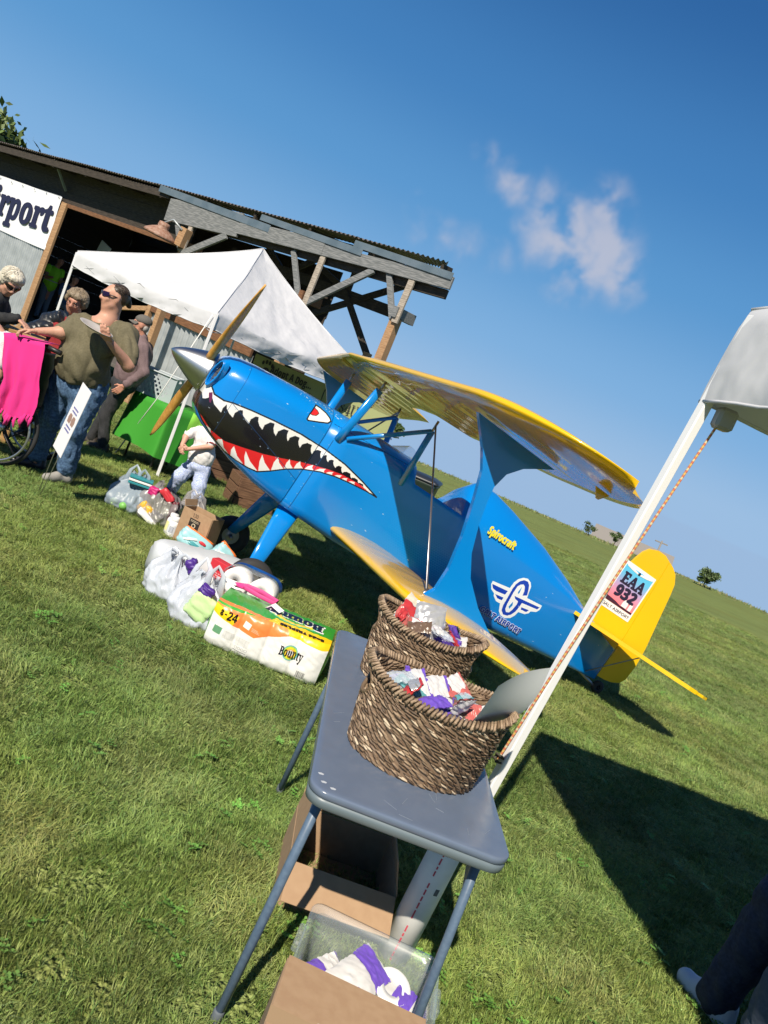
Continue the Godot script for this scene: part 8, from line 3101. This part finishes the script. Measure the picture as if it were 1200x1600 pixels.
func barn_people() -> void:
	var x := Vector3(0.828, 0, 0.561).normalized()
	var z := Vector3(-0.561, 0, 0.828).normalized()
	var r := Vector3(-0.61, 0, -12.0)
	for k in 2:
		var at := r + x * (-13.3 if k == 0 else -12.35) + z * -1.8 + Vector3(0, 0.03, 0)
		var o := thing("person", "man in a yellow-green safety vest standing inside the barn door" if k == 0 else "person in a blue top seated in the barn's dark doorway", "person", at)
		var low := 0.0 if k == 0 else -0.30
		var hb := face_basis(x * 0.9 + z * 0.3)
		var hc := Vector3(0.02, 1.65 + low, 0) + x * 0.10
		var neck := Vector3(0, 1.48 + low, 0) + x * 0.05
		var chest := Vector3(0, 1.27 + low, 0)
		var pel := Vector3(0, 0.92 + low, 0) - x * 0.04
		var shl := chest + Vector3(0, 0.13, 0) + z * 0.19
		var ell := shl + x * 0.10 - Vector3(0, 0.27, 0) + z * 0.04
		var hal := ell + x * 0.22 + Vector3(0, 0.05, 0) - z * 0.05
		var shr := chest + Vector3(0, 0.13, 0) - z * 0.19
		var elr := shr + x * 0.10 - Vector3(0, 0.27, 0)
		var har := elr + x * 0.22 + Vector3(0, 0.05, 0)
		var knee := [pel + z * 0.09 + Vector3(0, -0.44, 0) + x * 0.03, pel - z * 0.09 + Vector3(0, -0.44, 0)]
		var foot := [Vector3(0, 0.07, 0) + z * 0.10, Vector3(0, 0.07, 0) - z * 0.10]
		if k == 1:
			knee = [pel + z * 0.10 + x * 0.42, pel - z * 0.10 + x * 0.42]
			foot = [knee[0] - Vector3(0, 0.50, 0), knee[1] - Vector3(0, 0.50, 0)]
		put(flesh(head_bones(hc, hb) + [[hc - hb.y * 0.05, neck, 0.055, 0.06], [neck, chest, 0.06, 0.13], [chest, pel, 0.13, 0.13], [shl, ell, 0.05, 0.042], [ell, hal, 0.04, 0.034], [shr, elr, 0.05, 0.042], [elr, har, 0.04, 0.034], [pel, knee[0], 0.09, 0.06], [knee[0], foot[0], 0.055, 0.045], [pel, knee[1], 0.09, 0.06], [knee[1], foot[1], 0.055, 0.045]], 0.018, 0.025), "body", skin("shaded_skin", Color(0.40, 0.20, 0.14)), o)
		var top: StandardMaterial3D = mat("safety_vest_green", lin(0.30, 0.75, 0.02), 0.7) if k == 0 else cloth_mat("navy_shirt", lin(0.03, 0.06, 0.14), lin(0.05, 0.09, 0.19), 5.0, 171)
		put(flesh([[chest, Vector3(0.19, 0.22, 0.20), Basis()], [chest.lerp(pel, 0.7), Vector3(0.18, 0.26, 0.19), Basis()], [shl, shl.lerp(ell, 0.35 if k == 0 else 0.8), 0.08, 0.075], [shr, shr.lerp(elr, 0.35 if k == 0 else 0.8), 0.08, 0.075]], 0.018, 0.03, 0.006), "safety_vest" if k == 0 else "shirt", top, o)
		if k == 0:
			for q in [[chest + Vector3(0, -0.14, 0), 0.05]]:
				put(flesh([[chest.lerp(pel, 0.55), Vector3(0.200, 0.032, 0.210), Basis()]], 0.012, 0.01), "reflective_band", mat("reflective_grey", lin(0.5, 0.5, 0.48), 0.4), o)
			var b := MB.new()
			b.smooth(true)
			b.tube([chest + Vector3(0, 0.20, 0) + z * 0.12, chest + z * 0.205 + x * 0.02, chest.lerp(pel, 0.5) + z * 0.205], 0.028, 8, true, 0.3, z)
			put(b, "reflective_strap", mat("reflective_grey", Color.WHITE), o)
		put(flesh([[pel, Vector3(0.15, 0.13, 0.17), Basis()], [pel + z * 0.09, knee[0], 0.10, 0.075], [knee[0], foot[0], 0.07, 0.06], [pel - z * 0.09, knee[1], 0.10, 0.075], [knee[1], foot[1], 0.07, 0.06]], 0.018, 0.03, 0.006), "trousers", cloth_mat("pale_denim", lin(0.12, 0.16, 0.22), lin(0.18, 0.23, 0.30), 5.0, 172), o)
		put(flesh([[hc + hb * Vector3(0, 0.05, -0.025), Vector3(0.083, 0.072, 0.094), hb]], 0.014, 0.02), "hair", mat("brow_hair", Color.BLACK), o)
		for ft in foot:
			shoe(o, ft + Vector3(0, -0.075, 0) - x * 0.04, ft + Vector3(0, -0.075, 0) + x * 0.14, mat("brown_shoe", Color.BLACK))
		if k == 1:
			var s := thing("stool", "stool under the seated person in the barn doorway", "stool", at)
			var b := MB.new()
			b.smooth(true)
			b.lathe([[0.17, 0.49], [0.18, 0.50], [0.18, 0.53], [0.17, 0.54]], 20)
			put(b, "seat", mat("chair_black", Color.BLACK), s)
			for j in 4:
				b = MB.new()
				b.smooth(true)
				var a := TAU * j / 4.0 + 0.4
				b.tube([Vector3(cos(a) * 0.12, 0.49, sin(a) * 0.12), Vector3(cos(a) * 0.19, 0.0, sin(a) * 0.19)], 0.014, 6)
				put(b, "leg", mat("chair_black", Color.BLACK), s)

# the seated person under the near canopy: only a leg, a shoe and an elbow come into the picture
func near_sitter() -> void:
	var base := Vector3(2.35, 0.0, -2.50)
	var o := thing("person", "seated person in dark jeans and black top at lower right edge", "person", base)
	var pel := pt(base, 2.25, 0.50, -2.32)
	var knl := pt(base, 1.80, 0.56, -2.58)
	var anl := pt(base, 1.805, 0.09, -2.66)
	var knr := pt(base, 2.02, 0.56, -2.42)
	var anr := pt(base, 2.06, 0.09, -2.46)
	var chest := pt(base, 2.30, 0.92, -2.30)
	var neck := pt(base, 2.26, 1.10, -2.30)
	var hc := pt(base, 2.22, 1.26, -2.30)
	var hb := face_basis(Vector3(-0.8, -0.2, 0.3))
	var shl := pt(base, 2.20, 1.02, -2.50)
	var ell := pt(base, 2.10, 0.80, -2.60)
	var hal := pt(base, 1.92, 0.66, -2.50)
	var shr := pt(base, 2.28, 1.02, -2.10)
	var elr := pt(base, 2.20, 0.76, -2.04)
	var har := pt(base, 1.98, 0.68, -2.16)
	put(join([flesh(head_bones(hc, hb) + [[hc - hb.y * 0.05, neck, 0.055, 0.06]], 0.010, 0.02), flesh([[neck, chest, 0.06, 0.13], [chest, pel, 0.13, 0.14], [shl, ell, 0.05, 0.042], [ell, hal, 0.04, 0.03], [shr, elr, 0.05, 0.042], [elr, har, 0.04, 0.03], [pel, knl, 0.09, 0.06], [knl, anl, 0.055, 0.04], [pel, knr, 0.09, 0.06], [knr, anr, 0.055, 0.04]], 0.015, 0.025), flesh(hand_bones(hal, Vector3(-0.9, -0.3, 0.2), Vector3.DOWN, Vector3(0, 0, 1), 0.4), 0.006, 0.008), flesh(hand_bones(har, Vector3(-0.9, -0.3, 0), Vector3.DOWN, Vector3(0, 0, -1), 0.4), 0.006, 0.008)]), "body", skin("shaded_skin", Color(0.4, 0.2, 0.14)), o)
	put(flesh([[chest, Vector3(0.16, 0.20, 0.21), Basis()], [chest.lerp(pel, 0.6), Vector3(0.17, 0.26, 0.20), Basis()], [shl, ell, 0.08, 0.066], [ell, ell.lerp(hal, 0.8), 0.062, 0.05], [shr, elr, 0.08, 0.066], [elr, elr.lerp(har, 0.8), 0.062, 0.05]], 0.015, 0.03, 0.007), "jacket", cloth_mat("black_fleece", Color.BLACK, Color.BLACK), o)
	put(flesh([[pel, Vector3(0.16, 0.11, 0.19), Basis()], [pel + Vector3(0, 0, -0.1), knl, 0.115, 0.085], [knl, anl, 0.082, 0.070], [pel + Vector3(0, 0, 0.1), knr, 0.115, 0.085], [knr, anr, 0.082, 0.070]], 0.012, 0.03, 0.009, 9.0, 21), "jeans", cloth_mat("dark_denim", lin(0.010, 0.016, 0.045), lin(0.026, 0.036, 0.08), 5.0, 181), o)
	shoe(o, anl + Vector3(0.03, -0.088, 0.03), anl + Vector3(-0.05, -0.088, -0.13), mat("white_sneaker", lin(0.55, 0.58, 0.66), 0.6))
	shoe(o, anr + Vector3(0.03, -0.088, 0.0), anr + Vector3(-0.14, -0.088, 0.02), mat("white_sneaker", Color.WHITE))
	put(flesh([[hc + hb * Vector3(0, 0.05, -0.025), Vector3(0.085, 0.075, 0.096), hb]], 0.014, 0.02), "hair", mat("brow_hair", Color.BLACK), o)
	# camp chair of grey-blue cloth that the sitter uses, and a bag nearer us
	var c := thing("camp_chair", "grey-blue camp chair at the lower right corner under canopy", "chair", Vector3(2.28, 0, -2.30))
	var cloth := cloth_mat("grey_blue_canvas", lin(0.045, 0.062, 0.10), lin(0.065, 0.085, 0.13), 6.0, 182)
	var b := MB.new()
	b.box(Vector3(0.0, 0.385, 0), Vector3(0.48, 0.02, 0.50), 0.006)
	put(b, "seat", cloth, c)
	b = MB.new()
	b.box(Vector3(0.26, 0.68, 0), Vector3(0.02, 0.56, 0.50), 0.006, Basis(Vector3.BACK, -0.2))
	put(b, "backrest", cloth, c)
	for q in [[-0.23, -0.25], [-0.23, 0.25], [0.24, -0.25], [0.24, 0.25]]:
		b = MB.new()
		b.smooth(true)
		b.tube([Vector3(q[0], 0, q[1]), Vector3(q[0] * 0.9, 0.62 if q[0] < 0.0 else 0.95, q[1])], 0.011, 8)
		put(b, "leg", mat("chair_chrome", Color.WHITE), c)
	var d := thing("duffel_bag", "grey-blue cloth bag on the grass at the lower right corner", "bag", Vector3(1.86, 0.005, -2.24), 0.35)
	soft_pack(d, "bag_body", Vector3(0, 0.27, 0), Vector3(0.20, 0.27, 0.15), cloth, Basis(Vector3.BACK, 0.10), 91)
	b = MB.new()
	b.smooth(true)
	b.tube([Vector3(-0.12, 0.50, 0.05), Vector3(-0.11, 0.60, 0.06), Vector3(0.02, 0.63, 0.05), Vector3(0.08, 0.52, 0.04)], 0.014, 8, true, 0.4)
	put(b, "carry_handle", mat("chair_black", Color.BLACK), d)
	b = MB.new()
	b.smooth(true)
	b.tube([Vector3(-0.18, 0.44, 0.08), Vector3(-0.05, 0.47, 0.155), Vector3(0.10, 0.45, 0.15)], 0.006, 6)
	put(b, "white_piping", mat("pack_white", Color.WHITE), d)

func build_people() -> void:
	olive_woman()
	cap_man()
	red_woman()
	white_haired_woman()
	wheelchair()
	child()
	barn_people()
	near_sitter()

# shared materials, made first so that every builder finds the same one
func shared() -> void:
	mat("tyre_rubber", lin(0.02, 0.02, 0.021), 0.75)
	mat("bright_steel", lin(0.5, 0.5, 0.5), 0.35, 0.9)
	mat("white_print", lin(0.7, 0.74, 0.8), 0.4)
	mat("sticker_ink", lin(0.10, 0.10, 0.11), 0.6)
	mat("label_white", lin(0.72, 0.72, 0.72), 0.5)
	mat("brow_hair", lin(0.05, 0.035, 0.025), 0.6)
	mat("brown_shoe", lin(0.05, 0.04, 0.035), 0.6)

func _ready() -> void:
	rng.seed = 4
	set_view()
	shared()
	build_land()
	build_barn()
	build_far()
	build_biplane()
	build_table()
	build_tents()
	build_goods()
	build_people()
